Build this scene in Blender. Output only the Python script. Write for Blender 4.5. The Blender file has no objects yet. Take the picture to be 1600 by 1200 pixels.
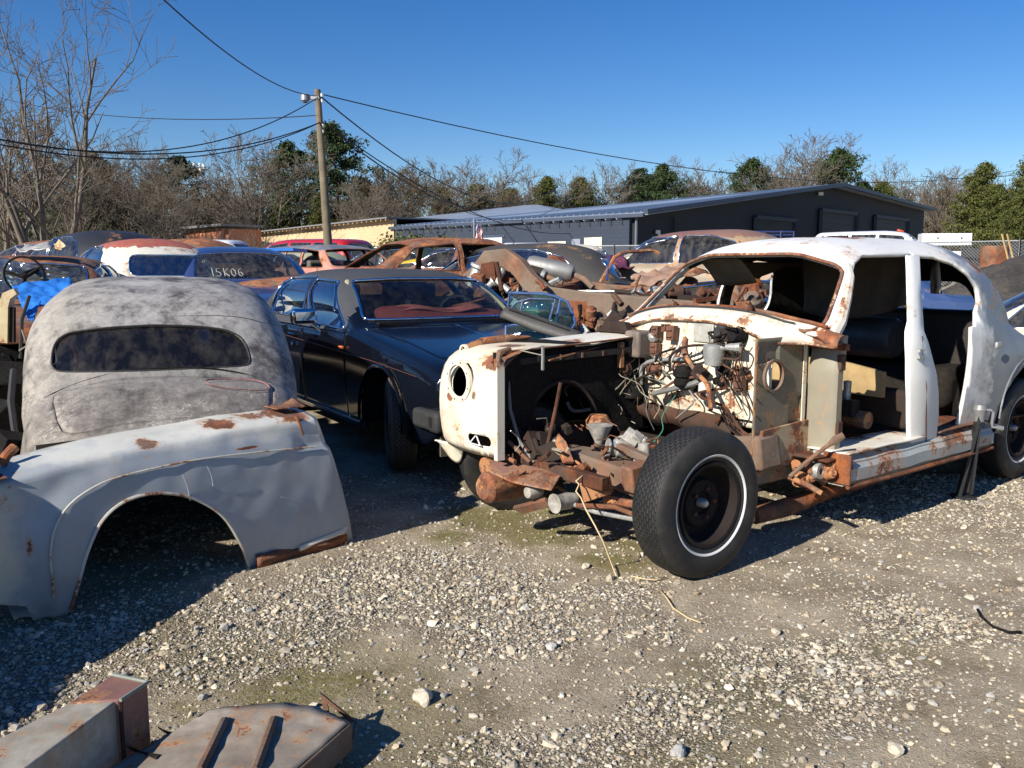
import bpy, bmesh, math, random
import numpy as np
from mathutils import Vector, Matrix, noise as mnoise
R = math.radians
random.seed(7)
rng = np.random.default_rng(7)
scene = bpy.context.scene
COL = scene.collection

# ------------------------------------------------------------------ camera
FPX = 1340.0; HCAM = 1.5; TILT = math.atan(180/FPX)
cam = bpy.data.cameras.new('camera'); camo = bpy.data.objects.new('camera', cam); COL.objects.link(camo)
cam.sensor_width = 36; cam.lens = FPX/1600*36; cam.clip_start = 0.05; cam.clip_end = 3000
camo.location = (0, 0, HCAM); camo.rotation_euler = (math.pi/2-TILT, 0, 0)
scene.camera = camo
# ------------------------------------------------------------------ sky + sun
SUN_EL = R(31); SHADOW_AZ = R(45)      # shadows fall towards +x +y
w = bpy.data.worlds.new('World'); scene.world = w; w.use_nodes = True
nt = w.node_tree; nt.nodes.clear()
sky = nt.nodes.new('ShaderNodeTexSky'); sky.sky_type = 'NISHITA'; sky.sun_disc = False
sky.sun_elevation = SUN_EL; sky.sun_rotation = R(225)
sky.air_density = 1.0; sky.dust_density = 0.05; sky.ozone_density = 4.0
bg = nt.nodes.new('ShaderNodeBackground'); bg.inputs[1].default_value = 0.075
wo = nt.nodes.new('ShaderNodeOutputWorld')
hsv = nt.nodes.new('ShaderNodeHueSaturation'); hsv.inputs['Saturation'].default_value = 1.32; hsv.inputs['Hue'].default_value = .512; nt.links.new(sky.outputs[0], hsv.inputs['Color']); nt.links.new(hsv.outputs[0], bg.inputs[0]); nt.links.new(bg.outputs[0], wo.inputs[0])
sl = bpy.data.lights.new('sun', 'SUN'); sl.energy = 5.0; sl.angle = R(0.53); sl.color = (1, .935, .83)
so = bpy.data.objects.new('sun', sl); COL.objects.link(so)
sd = Vector((math.cos(SHADOW_AZ)*math.cos(SUN_EL), math.sin(SHADOW_AZ)*math.cos(SUN_EL), -math.sin(SUN_EL)))
so.rotation_euler = sd.to_track_quat('-Z', 'Y').to_euler()
scene.view_settings.view_transform = 'Standard'; scene.view_settings.look = 'None'
scene.view_settings.exposure = 0.62; scene.view_settings.gamma = 1
scene.cycles.max_bounces = 6; scene.cycles.transparent_max_bounces = 12

# ------------------------------------------------------------------ pixel -> place helpers
_c, _s = math.cos(TILT), math.sin(TILT)
def ray(px, py):
    a = (px-800)/FPX; b = (600-py)/FPX
    return Vector((a, _c+b*_s, -_s+b*_c))
def W(px, py, d):           # world point seen at that pixel, d metres along y
    r = ray(px, py); r = r*(d/r.y); return Vector((r.x, r.y, r.z+HCAM))
def GP(px, py, z=0.0):
    r = ray(px, py); t = (z-HCAM)/r.z; return Vector((r.x*t, r.y*t, z))
class Frame:
    def __init__(s, ox, oy, deg):
        s.o = Vector((ox, oy, 0)); a = R(deg); s.a = a
        s.ex = Vector((math.cos(a), math.sin(a), 0)); s.ey = Vector((-math.sin(a), math.cos(a), 0))
    def onY(s, px, py, y):
        r = ray(px, py); o = Vector((0, 0, HCAM))-s.o; t = (y-o.dot(s.ey))/r.dot(s.ey); p = o+r*t
        return (p.dot(s.ex), p.z)
    def onX(s, px, py, x):
        r = ray(px, py); o = Vector((0, 0, HCAM))-s.o; t = (x-o.dot(s.ex))/r.dot(s.ex); p = o+r*t
        return (p.dot(s.ey), p.z)
    def side(s, px, py, yf):   # on a leaning side y=yf(z)
        z = 1.0
        for _ in range(12): x, z = s.onY(px, py, yf(z))
        return (x, z)
def ss(a, b, x):
    t = min(1, max(0, (x-a)/(b-a))); return t*t*(3-2*t)
def G(x, y):
    return .45*ss(8, 17, y) + .012*mnoise.noise(Vector((x*.7, y*.7, 0)))+.006*mnoise.noise(Vector((x*2.3, y*2.3, 5)))

# ------------------------------------------------------------------ objects
def tag(o, label=None, cat=None, group=None, kind=None):
    if label: o['label'] = label
    if cat: o['category'] = cat
    if group: o['group'] = group
    if kind: o['kind'] = kind
    return o
def thing(name, label, cat, loc=(0, 0, 0), rotz=0, group=None):
    o = bpy.data.objects.new(name, None); COL.objects.link(o); o.empty_display_size = .1
    o.location = loc; o.rotation_euler = (0, 0, rotz)
    return tag(o, label, cat, group)
def link(name, me, mats, parent=None, sharp=35, loc=None, rot=None):
    if not isinstance(mats, (list, tuple)): mats = [mats]
    for m in mats: me.materials.append(m)
    me.polygons.foreach_set('use_smooth', [True]*len(me.polygons))
    if sharp is not None:
        me.set_sharp_from_angle(angle=R(sharp))
    o = bpy.data.objects.new(name, me); COL.objects.link(o)
    if parent is not None: o.parent = parent
    if loc is not None: o.location = loc
    if rot is not None: o.rotation_euler = rot
    return o
def solid(o, t, off=-1, inner=None):
    m = o.modifiers.new('s', 'SOLIDIFY'); m.thickness = t; m.offset = off; m.use_even_offset = False
    if inner: m.material_offset = inner; m.material_offset_rim = 0
    return o
def bevel(o, w_, seg=2):
    m = o.modifiers.new('b', 'BEVEL'); m.width = w_; m.segments = seg; m.limit_method = 'ANGLE'; m.angle_limit = R(40)
    return o
class MB:
    def __init__(s): s.v = []; s.f = []; s.mi = []
    def add(s, vs, fs, mi=0):
        b = len(s.v); s.v += [tuple(v) for v in vs]; s.f += [tuple(i+b for i in f) for f in fs]; s.mi += [mi]*len(fs); return s
    def box(s, c, d, rot=None, mi=0):
        M = Matrix.Identity(3)
        if rot is not None:
            from mathutils import Euler
            M = Euler(rot).to_matrix()
        vs = [Vector(c)+M@Vector((x*d[0]/2, y*d[1]/2, z*d[2]/2)) for x in (-1, 1) for y in (-1, 1) for z in (-1, 1)]
        return s.add(vs, [(0, 1, 3, 2), (4, 6, 7, 5), (0, 4, 5, 1), (2, 3, 7, 6), (0, 2, 6, 4), (1, 5, 7, 3)], mi)
    def tube(s, pts, r, n=8, mi=0, cap=True, flat=1.0, up=None):
        pts = [Vector(p) for p in pts]; m = len(pts)
        rs = r if isinstance(r, (list, tuple)) else [r]*m
        vs = []; u = None
        for i, p in enumerate(pts):
            t = (pts[min(i+1, m-1)]-pts[max(i-1, 0)])
            t = t.normalized() if t.length > 1e-9 else Vector((0, 0, 1))
            if u is None:
                u = Vector(up) if up else (Vector((0, 0, 1)) if abs(t.z) < .9 else Vector((1, 0, 0)))
            u = (u-t*u.dot(t)).normalized(); v = t.cross(u)
            for k in range(n):
                a = 2*math.pi*(k+.5)/n; vs.append(p+(u*math.cos(a)+v*math.sin(a)*flat)*rs[i])
        fs = [(i*n+k, i*n+(k+1) % n, (i+1)*n+(k+1) % n, (i+1)*n+k) for i in range(m-1) for k in range(n)]
        if cap: fs += [tuple(range(n-1, -1, -1)), tuple((m-1)*n+k for k in range(n))]
        return s.add(vs, fs, mi)
    def lathe(s, prof, c=(0, 0, 0), axis='Z', n=24, mi=0, close=False):  # prof (r,h)
        vs = []; c = Vector(c)
        for r, h in prof:
            for k in range(n):
                a = 2*math.pi*k/n; x, y = r*math.cos(a), r*math.sin(a)
                p = {'Z': (x, y, h), 'Y': (x, h, y), 'X': (h, x, y)}[axis]; vs.append(c+Vector(p))
        m = len(prof); rng_ = range(m if close else m-1)
        fs = [(i*n+k, i*n+(k+1) % n, ((i+1) % m)*n+(k+1) % n, ((i+1) % m)*n+k) for i in rng_ for k in range(n)]
        if axis == 'Y': fs = [tuple(reversed(f)) for f in fs]
        return s.add(vs, fs, mi)
    def prism(s, poly, thick, fn, mi=0):   # poly 2D ; fn(a,b,h)->3D
        n = len(poly)
        vs = [fn(a, b, 0) for a, b in poly]+[fn(a, b, thick) for a, b in poly]
        fs = [tuple(range(n-1, -1, -1)), tuple(range(n, 2*n))]+[(i, (i+1) % n, n+(i+1) % n, n+i) for i in range(n)]
        return s.add(vs, fs, mi)
    def grid(s, rows, mi=0, closed=False):
        n = len(rows[0]); vs = [p for r_ in rows for p in r_]
        fs = [(i*n+k, i*n+(k+1) % n, (i+1)*n+(k+1) % n, (i+1)*n+k) for i in range(len(rows)-1) for k in range(n if closed else n-1)]
        return s.add(vs, fs, mi)
    def mesh(s):
        me = bpy.data.meshes.new('m'); me.from_pydata(s.v, [], s.f); me.update()
        return me
    def build(s, name, mats, parent=None, sharp=35, fix=False, **k):
        me = s.mesh()
        o = link(name, me, mats, parent, sharp, **k)
        if any(s.mi): me.polygons.foreach_set('material_index', s.mi)
        if fix:
            bm = bmesh.new(); bm.from_mesh(me); bmesh.ops.recalc_face_normals(bm, faces=bm.faces); bm.to_mesh(me); bm.free()
        return o
def box(name, c, d, m, parent=None, rot=None, bv=.006):
    return bevel(MB().box(c, d, rot).build(name, m, parent, 30), bv)
def npmesh(V, F):      # quads or tris numpy
    me = bpy.data.meshes.new('m'); k = F.shape[1]
    me.vertices.add(len(V)); me.vertices.foreach_set('co', V.astype(np.float32).ravel())
    me.loops.add(F.size); me.loops.foreach_set('vertex_index', F.astype(np.int32).ravel())
    me.polygons.add(len(F)); me.polygons.foreach_set('loop_start', np.arange(0, F.size, k, dtype=np.int32))
    me.update(calc_edges=True); return me
def spl(tab, x):       # Catmull-Rom over rows keyed by column 0
    n = len(tab)
    if x <= tab[0][0]: return list(tab[0][1:])
    if x >= tab[-1][0]: return list(tab[-1][1:])
    i = max(j for j in range(n) if tab[j][0] <= x); i = min(i, n-2)
    p1, p2 = tab[i], tab[i+1]; p0 = tab[max(i-1, 0)]; p3 = tab[min(i+2, n-1)]
    h = p2[0]-p1[0]; t = (x-p1[0])/h; out = []
    for k in range(1, len(p1)):
        d1 = (p2[k]-p1[k])/h
        m1 = (p2[k]-p0[k])/(p2[0]-p0[0]) if p0 is not p1 else d1
        m2 = (p3[k]-p1[k])/(p3[0]-p1[0]) if p3 is not p2 else d1
        # monotone limiter
        dA = (p1[k]-p0[k])/(p1[0]-p0[0]) if p0 is not p1 else d1
        dB = (p3[k]-p2[k])/(p3[0]-p2[0]) if p3 is not p2 else d1
        if dA*d1 <= 0: m1 = 0
        else: m1 = math.copysign(min(abs(m1), 3*abs(d1), 3*abs(dA)), d1)
        if dB*d1 <= 0: m2 = 0
        else: m2 = math.copysign(min(abs(m2), 3*abs(d1), 3*abs(dB)), d1)
        t2, t3 = t*t, t*t*t
        out.append((2*t3-3*t2+1)*p1[k]+(t3-2*t2+t)*h*m1+(-2*t3+3*t2)*p2[k]+(t3-t2)*h*m2)
    return out
# shell of a car: rows x, halfwidth, zsill, zbelt, ztop, cabin halfwidth, exponent
def shell_rows(tab, step=.06, nl=6, nu=14, bow=.1, bump=None):
    x0, x1 = tab[0][0], tab[-1][0]; n = int((x1-x0)/step)+1; rows = []
    xm = (x0+x1)/2; hl = (x1-x0)/2
    for i in range(n+1):
        x = x0+(x1-x0)*i/n; hw, zs, zb, zt, ch, ex = spl(tab, x); half = []
        for k in range(nl+1):
            t = k/nl; y = hw*(1-.06*(1-t)**2-.035*t**3)
            half.append((y, zs+(zb-zs)*t))
        for k in range(1, nu+1):
            a = (math.pi/2)*k/nu; e = 2/ex
            y = ch*max(0, math.cos(a))**e; z = zb+.004+(zt-zb)*math.sin(a)**e
            half.append((y if k < nu else 0, z))
        b = bow*max(-1, min(1, (x-xm)/hl*1.6))
        row = []
        for y, z in half:
            yy = y+(bump(x, z) if bump and y > .3*hw else 0)
            row.append(Vector((x+b*(1-(min(y/hw, 1))**2), -yy, z)))
        row2 = row+[Vector((p.x, -p.y, p.z)) for p in reversed(row[:-1])]
        rows.append(row2)
    return rows
def bm_rows(rows):
    m = MB().grid(rows).mesh(); bm = bmesh.new(); bm.from_mesh(m); bpy.data.meshes.remove(m)
    bmesh.ops.remove_doubles(bm, verts=bm.verts, dist=1e-5)
    bmesh.ops.recalc_face_normals(bm, faces=bm.faces)
    # make normals point outward (top faces up)
    s_ = sum(f.normal.z*f.calc_area() for f in bm.faces)
    if s_ < 0: bmesh.ops.reverse_faces(bm, faces=bm.faces)
    return bm
def cut(bm, poly, axes, sel):
    i, j = axes; cx = sum(p[0] for p in poly)/len(poly); cy = sum(p[1] for p in poly)/len(poly)
    mnx, mxx = min(p[0] for p in poly)-.15, max(p[0] for p in poly)+.15
    mny, mxy = min(p[1] for p in poly)-.15, max(p[1] for p in poly)+.15
    Rf = []
    for f in bm.faces:
        c = f.calc_center_median()
        if mnx < c[i] < mxx and mny < c[j] < mxy and sel(c): Rf.append(f)
    for a, b in zip(poly, poly[1:]+poly[:1]):
        if not Rf: break
        nx, ny = b[1]-a[1], -(b[0]-a[0]); L = math.hypot(nx, ny)
        if L < 1e-6: continue
        nx /= L; ny /= L
        if nx*(cx-a[0])+ny*(cy-a[1]) > 0: nx, ny = -nx, -ny
        co = [0, 0, 0]; no = [0, 0, 0]; co[i], co[j] = a; no[i], no[j] = nx, ny
        es = set(); vs = set()
        for f in Rf: es.update(f.edges); vs.update(f.verts)
        res = bmesh.ops.bisect_plane(bm, geom=Rf+list(es)+list(vs), dist=1e-5, plane_co=co, plane_no=no)
        nf = [g for g in res['geom'] if isinstance(g, bmesh.types.BMFace)]
        Rf = []
        for f in set(nf):
            if not f.is_valid: continue
            c = f.calc_center_median()
            if nx*(c[i]-a[0])+ny*(c[j]-a[1]) < 0: Rf.append(f)
    if not Rf: return None
    idx = {}; V = []; F = []
    for f in Rf:
        ff = []
        for v in f.verts:
            if v.index not in idx or True:
                key = (round(v.co.x, 5), round(v.co.y, 5), round(v.co.z, 5))
                if key not in idx: idx[key] = len(V); V.append(v.co.copy())
                ff.append(idx[key])
        if len(set(ff)) == len(ff): F.append(ff)
    bmesh.ops.delete(bm, geom=Rf, context='FACES')
    return V, F
def piece(name, VF, mat, parent, off=0.0, sharp=60, thick=None):
    V, F = VF; me = bpy.data.meshes.new('m'); me.from_pydata(V, [], F); me.update()
    if off:
        bm = bmesh.new(); bm.from_mesh(me); bm.normal_update()
        for v in bm.verts: v.co -= v.normal*off
        bm.to_mesh(me); bm.free()
    o = link(name, me, mat, parent, sharp)
    if thick: solid(o, thick)
    return o
def rim_loop(VF):       # ordered boundary of a cut piece
    V, F = VF; cnt = {}
    for f in F:
        for a, b in zip(f, f[1:]+f[:1]): cnt[(a, b)] = 1
    nxt = {a: b for (a, b) in cnt if (b, a) not in cnt}
    if not nxt: return []
    s0 = next(iter(nxt)); out = [s0]; c = nxt[s0]
    while c != s0 and c in nxt and len(out) < 2000: out.append(c); c = nxt[c]
    return [V[i] for i in out]
def trim(name, VF, r, mat, parent, n=6):
    lp = rim_loop(VF)
    if len(lp) < 4: return None
    # thin out
    q = [lp[0]]
    for p in lp[1:]:
        if (p-q[-1]).length > .02: q.append(p)
    rows = MB(); m = len(q); vs = []
    for i, p in enumerate(q):
        t = (q[(i+1) % m]-q[i-1]).normalized(); u = Vector((0, 0, 1)) if abs(t.z) < .8 else Vector((1, 0, 0))
        u = (u-t*u.dot(t)).normalized(); v = t.cross(u)
        for k in range(n):
            a = 2*math.pi*k/n; vs.append(p+(u*math.cos(a)+v*math.sin(a))*r)
    # frames can flip between neighbours: use closest-vertex pairing
    fs = []
    for i in range(m):
        j = (i+1) % m; base = vs[i*n]; off = min(range(n), key=lambda k: (vs[j*n+k]-base).length)
        for k in range(n): fs.append((i*n+k, i*n+(k+1) % n, j*n+(k+1+off) % n, j*n+(k+off) % n))
    return MB().add(vs, fs).build(name, mat, parent, None)
def to_obj(name, bm, mats, parent, sharp=40):
    me = bpy.data.meshes.new('m'); bm.to_mesh(me); bm.free()
    return link(name, me, mats, parent, sharp)
def rrect(x0, x1, y0, y1, r, n=4):
    pts = []
    for cx, cy, a0 in ((x1-r, y1-r, 0), (x0+r, y1-r, 90), (x0+r, y0+r, 180), (x1-r, y0+r, 270)):
        for k in range(n+1):
            a = R(a0+90*k/n); pts.append((cx+r*math.cos(a), cy+r*math.sin(a)))
    return pts
def rpoly(P, r, n=3):   # rounded convex polygon
    out = []; m = len(P)
    for i in range(m):
        p = Vector(P[i]); a = Vector(P[i-1]); b = Vector(P[(i+1) % m])
        ra = min(r, (a-p).length*.45); rb = min(r, (b-p).length*.45)
        s_ = p+(a-p).normalized()*ra; e_ = p+(b-p).normalized()*rb
        for k in range(n+1):
            t = k/n; q = s_*(1-t)**2+p*2*t*(1-t)+e_*t*t; out.append((q.x, q.y))
    return out

def smooth(pts, k=5):
    pts = [Vector(p) for p in pts]; out = []
    for i in range(len(pts)-1):
        p0 = pts[max(i-1, 0)]; p1 = pts[i]; p2 = pts[i+1]; p3 = pts[min(i+2, len(pts)-1)]
        for j in range(k):
            t_ = j/k; out.append(.5*((2*p1)+(p2-p0)*t_+(2*p0-5*p1+4*p2-p3)*t_*t_+(3*p1-p0-3*p2+p3)*t_**3))
    return out+[pts[-1]]
# ------------------------------------------------------------------ materials
_M = {}
def nodes(name):
    m = bpy.data.materials.new(name); m.use_nodes = True; t = m.node_tree; b = t.nodes['Principled BSDF']
    return m, t, b
def N(t, typ, **k):
    n = t.nodes.new(typ)
    for a, v in k.items():
        if a.startswith('i_'):
            key = a[2:]; n.inputs[int(key) if key.isdigit() else key].default_value = v
        else: setattr(n, a, v)
    return n
def tc(t, scale=(1, 1, 1), loc=(0, 0, 0)):
    c = t.nodes.new('ShaderNodeTexCoord'); mp = t.nodes.new('ShaderNodeMapping')
    mp.inputs['Scale'].default_value = scale; mp.inputs['Location'].default_value = loc
    t.links.new(c.outputs['Object'], mp.inputs[0]); return mp.outputs[0]
def noise(t, v, sc, det=8, rough=.6, dist=0):
    n = N(t, 'ShaderNodeTexNoise'); n.inputs['Scale'].default_value = sc; n.inputs['Detail'].default_value = det
    n.inputs['Roughness'].default_value = rough; n.inputs['Distortion'].default_value = dist
    if v is not None: t.links.new(v, n.inputs['Vector'])
    return n.outputs['Fac']
def ramp(t, f, stops):
    r = N(t, 'ShaderNodeValToRGB'); el = r.color_ramp.elements
    while len(el) < len(stops): el.new(.5)
    for e, (p, c) in zip(el, stops):
        e.position = p; e.color = (c, c, c, 1) if isinstance(c, (int, float)) else tuple(c)+(1,)
    t.links.new(f, r.inputs[0]); return r.outputs[0]
def mixc(t, f, a, b):
    m = N(t, 'ShaderNodeMix', data_type='RGBA')
    for s_, i in ((a, 6), (b, 7)):
        if isinstance(s_, (tuple, list)): m.inputs[i].default_value = tuple(s_)+(1,)
        else: t.links.new(s_, m.inputs[i])
    if isinstance(f, (int, float)): m.inputs[0].default_value = f
    else: t.links.new(f, m.inputs[0])
    return m.outputs[2]
def mathn(t, op, a, b=None):
    m = N(t, 'ShaderNodeMath', operation=op)
    for i, s_ in enumerate((a, b)):
        if s_ is None: continue
        if isinstance(s_, (int, float)): m.inputs[i].default_value = s_
        else: t.links.new(s_, m.inputs[i])
    return m.outputs[0]
def bump(t, b, h, st=.3, d=.01):
    n = N(t, 'ShaderNodeBump'); n.inputs['Strength'].default_value = st; n.inputs['Distance'].default_value = d
    t.links.new(h, n.inputs['Height']); t.links.new(n.outputs[0], b.inputs['Normal'])
def mat(name, col, rough=.5, metal=0, var=.15, vs=6, bmp=0, coat=0, spec=.5):
    if name in _M: return _M[name]
    m, t, b = nodes(name); v = tc(t)
    f = noise(t, v, vs, 8); f2 = noise(t, v, vs*7, 6)
    c = mixc(t, ramp(t, f, [(.3, 0), (.7, 1)]), tuple(x*(1-var) for x in col), tuple(min(1, x*(1+var)) for x in col))
    c = mixc(t, mathn(t, 'MULTIPLY', ramp(t, f2, [(.45, 0), (.75, 1)]), min(1, var*1.6)), c, tuple(.5*x+.03 for x in col))
    t.links.new(c, b.inputs['Base Color']); b.inputs['Metallic'].default_value = metal
    r = ramp(t, f2, [(.2, max(0, rough-.08)), (.8, min(1, rough+.1))]); t.links.new(r, b.inputs['Roughness'])
    b.inputs['Coat Weight'].default_value = coat; b.inputs['Specular IOR Level'].default_value = spec
    if bmp: bump(t, b, f2, bmp, .01)
    _M[name] = m; return m
RUST_D = (.055, .022, .012); RUST_O = (.30, .095, .03); RUST_B = (.14, .05, .025)
def rustcol(t, v, sc=9, tan=.0):
    f = noise(t, v, sc, 10, .7); g = noise(t, v, sc*.35, 6)
    c = ramp(t, f, [(.28, RUST_D), (.47, RUST_B), (.62, RUST_O), (.8, (.36, .17, .08))])
    return mixc(t, ramp(t, g, [(.45-tan*.2, 0), (.75-tan*.2, 1)]), c, mixc(t, f, (.10, .07, .05), (.26, .2, .15)))
def rusty(name, tan=0.0, dark=1.0, sc=9):
    if name in _M: return _M[name]
    m, t, b = nodes(name); v = tc(t); c = rustcol(t, v, sc, tan)
    if dark != 1: c = mixc(t, 1-dark, c, (.012, .010, .010))
    t.links.new(c, b.inputs['Base Color']); b.inputs['Roughness'].default_value = .85; b.inputs['Specular IOR Level'].default_value = .25
    bump(t, b, noise(t, v, sc*6, 8, .7), .5, .01); _M[name] = m; return m
def paint(name, col, rust=.3, col2=None, dirt=.3, rough=.4, seed=0., sc=3., coat=0., rustc=None, streak=0, spec=.5, spots=(), grad=None):
    if name in _M: return _M[name]
    m, t, b = nodes(name); v = tc(t, loc=(seed, seed*1.7, seed*.6))
    big = noise(t, v, sc*.5, 6); mid = noise(t, v, sc*2.4, 10, .65); fine = noise(t, v, sc*14, 8, .7)
    c = mixc(t, ramp(t, big, [(.35, 0), (.65, 1)]), col, col2 or tuple(x*.85 for x in col))
    for ax, g0, g1, gc in (grad if isinstance(grad, list) else [grad] if grad else []):
        sx = N(t, 'ShaderNodeSeparateXYZ'); t.links.new(tc(t), sx.inputs[0])
        gf = mathn(t, 'ADD', mathn(t, 'DIVIDE', mathn(t, 'SUBTRACT', sx.outputs[ax], g0), g1-g0), mathn(t, 'MULTIPLY', mathn(t, 'SUBTRACT', mid, .5), 2.2))
        c = mixc(t, ramp(t, gf, [(.2, 0), (.8, 1)]), c, gc)
    dm = mathn(t, 'MULTIPLY', ramp(t, mid, [(.4, 0), (.75, 1)]), dirt)
    c = mixc(t, dm, c, tuple(.42*x+.03*k for x, k in zip(col, (1, .85, .6))))
    if streak:
        v2 = tc(t, (9, 9, .8), (seed, 0, 0)); sk = noise(t, v2, 2.0, 8, .6)
        c = mixc(t, mathn(t, 'MULTIPLY', ramp(t, sk, [(.48, 0), (.75, 1)]), streak), c, rustc or (.42, .24, .10))
    rm = noise(t, v, sc, 12, .68, .3); a = .64-rust*.28
    # two scales of flaking joined, so patches have ragged rims and pin-holes
    rmx = mathn(t, 'ADD', mathn(t, 'MULTIPLY', rm, .75), mathn(t, 'MULTIPLY', fine, .25))
    if spots:
        oc = tc(t)
        for cx, cy, cz, rx, ry, rz, am in spots:
            sb = N(t, 'ShaderNodeVectorMath', operation='SUBTRACT'); t.links.new(oc, sb.inputs[0]); sb.inputs[1].default_value = (cx, cy, cz)
            dvn = N(t, 'ShaderNodeVectorMath', operation='DIVIDE'); t.links.new(sb.outputs[0], dvn.inputs[0]); dvn.inputs[1].default_value = (rx, ry, rz)
            ln = N(t, 'ShaderNodeVectorMath', operation='LENGTH'); t.links.new(dvn.outputs[0], ln.inputs[0])
            rmx = mathn(t, 'ADD', rmx, mathn(t, 'MULTIPLY', ramp(t, ln.outputs['Value'], [(0, 1), (1, 0)]), am))
    mk = ramp(t, rmx, [(a, 0), (a+.025, 1)])
    halo = ramp(t, rmx, [(a-.05, 0), (a, .55)])
    if rust > 0:
        c = mixc(t, halo, c, (.45, .22, .08)); c = mixc(t, mk, c, rustcol(t, v, sc*4))
    t.links.new(c, b.inputs['Base Color'])
    rr = mixc(t, mk, (rough,)*3, (.85,)*3) if rust > 0 else mixc(t, dm, (rough,)*3, (min(1, rough+.3),)*3)
    t.links.new(rr, b.inputs['Roughness']); b.inputs['Coat Weight'].default_value = coat; b.inputs['Coat Roughness'].default_value = .08
    b.inputs['Specular IOR Level'].default_value = spec
    bump(t, b, mathn(t, 'ADD', mathn(t, 'MULTIPLY', mk, -.5) if rust > 0 else 0, mathn(t, 'MULTIPLY', fine, .25)), .35, .006)
    _M[name] = m; return m
def glass(name, tint=(.5, .6, .6), dirt=.25, gl=.0):
    if name in _M: return _M[name]
    m, t, b = nodes(name); t.nodes.remove(b); out = t.nodes['Material Output']
    tr = N(t, 'ShaderNodeBsdfTransparent'); tr.inputs[0].default_value = tint+(1,)
    g = N(t, 'ShaderNodeBsdfGlossy'); g.inputs['Roughness'].default_value = .02; g.inputs[0].default_value = (.9, .95, 1, 1)
    d = N(t, 'ShaderNodeBsdfDiffuse'); d.inputs[0].default_value = (.22, .2, .16, 1)
    fr = N(t, 'ShaderNodeLayerWeight'); fr.inputs[0].default_value = .5
    f = mathn(t, 'ADD', mathn(t, 'MULTIPLY', mathn(t, 'POWER', fr.outputs['Facing'], 4.0), .8), gl+.05)
    m1 = N(t, 'ShaderNodeMixShader'); t.links.new(f, m1.inputs[0]); t.links.new(tr.outputs[0], m1.inputs[1]); t.links.new(g.outputs[0], m1.inputs[2])
    v = tc(t, (6, 6, 1.2)); nn = noise(t, v, 2.2, 10, .65)
    m2 = N(t, 'ShaderNodeMixShader'); t.links.new(mathn(t, 'MULTIPLY', ramp(t, nn, [(.42, .15), (.7, 1)]), dirt), m2.inputs[0])
    t.links.new(m1.outputs[0], m2.inputs[1]); t.links.new(d.outputs[0], m2.inputs[2]); t.links.new(m2.outputs[0], out.inputs[0])
    _M[name] = m; return m
# ================================================================== THE SETTING
def vnoise(x, y, sc, seed=0, octv=4):
    out = np.zeros_like(x); amp = 1; tot = 0
    for o in range(octv):
        X = x*sc+seed*17.3+o*5.1; Y = y*sc-seed*9.7+o*3.3
        xi = np.floor(X).astype(int); yi = np.floor(Y).astype(int); fx = X-xi; fy = Y-yi
        fx = fx*fx*(3-2*fx); fy = fy*fy*(3-2*fy)
        def h(a, b):
            n = (a*374761393+b*668265263+int(seed)*982451653) & 0x7fffffff
            n = ((n ^ (n >> 13))*1274126177) & 0x7fffffff
            return ((n ^ (n >> 16)) & 0xffff)/65535.0
        v = (h(xi, yi)*(1-fx)+h(xi+1, yi)*fx)*(1-fy)+(h(xi, yi+1)*(1-fx)+h(xi+1, yi+1)*fx)*fy
        out += v*amp; tot += amp; amp *= .55; sc *= 2.1
    return out/tot
def blob(x, y, pts):
    out = np.zeros_like(x)
    for px, py, r, s_ in pts:
        p = GP(px, py); out = np.maximum(out, s_*np.exp(-((x-p.x)**2+(y-p.y)**2)/(r*r)))
    return out
def ssn(a, b, x):
    t = np.clip((x-a)/(b-a), 0, 1); return t*t*(3-2*t)
GRAV = [(560, 920, .5, 1.1), (400, 1000, .45, 1.1), (330, 1020, .35, 1), (650, 880, .4, .9), (480, 960, .45, 1.1), (760, 930, .35, .8), (1350, 1060, .5, 1), (1180, 1050, .35, .9),
        (1050, 1100, .3, .9), (1480, 990, .45, .8), (860, 1000, .35, .7), (120, 1010, .5, .8), (30, 1090, .4, .8), (1320, 790, .5, .7), (700, 980, .4, .8), (1020, 1180, .35, .8), (980, 920, .3, .8), (780, 1180, .3, .8),
        (270, 830, .3, .7), (1500, 760, .6, .6), (1000, 1000, .3, .7)]
MOSS = [(480, 1065, .22, 1), (400, 1085, .2, .9), (620, 1110, .16, .9), (560, 1050, .2, .9), (760, 810, .35, 1), (850, 840, .3, 1.), (960, 880, .25, .9), (700, 840, .25, .8), (890, 800, .3, .9),
        (240, 830, .3, .7), (580, 1110, .2, .8), (330, 1100, .25, .7), (1000, 850, .3, .8)]
BARE = [(1000, 1030, .3, 1), (900, 1080, .25, .8), (1200, 930, .4, .7), (760, 1090, .25, .8), (1560, 900, .6, .8), (1550, 1120, .5, .9), (650, 1010, .2, .5)]
def masks(x, y):
    g = blob(x, y, GRAV)-.9*blob(x, y, BARE)
    gm = ssn(.38, .72, .55*g+.62*vnoise(x, y, 2.1, 3)+.02)
    mo = blob(x, y, MOSS); mm = ssn(.55, .85, .62*mo+.6*vnoise(x, y, 5.3, 8))*ssn(.25, .5, mo+.35*vnoise(x, y, .8, 5))
    mm = np.maximum(mm, .5*ssn(.58, .78, vnoise(x, y, .9, 12)))
    return gm*(1-.6*mm), mm
def gh(x, y):      # numpy ground height, same shape as G
    t = np.clip((y-8)/9, 0, 1); base = .45*t*t*(3-2*t)
    return base+.05*(vnoise(x, y, .8, 21, 3)-.5)+.018*(vnoise(x, y, 5, 22, 3)-.5)
def G(x, y): return float(gh(np.array([float(x)]), np.array([float(y)]))[0])
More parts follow.
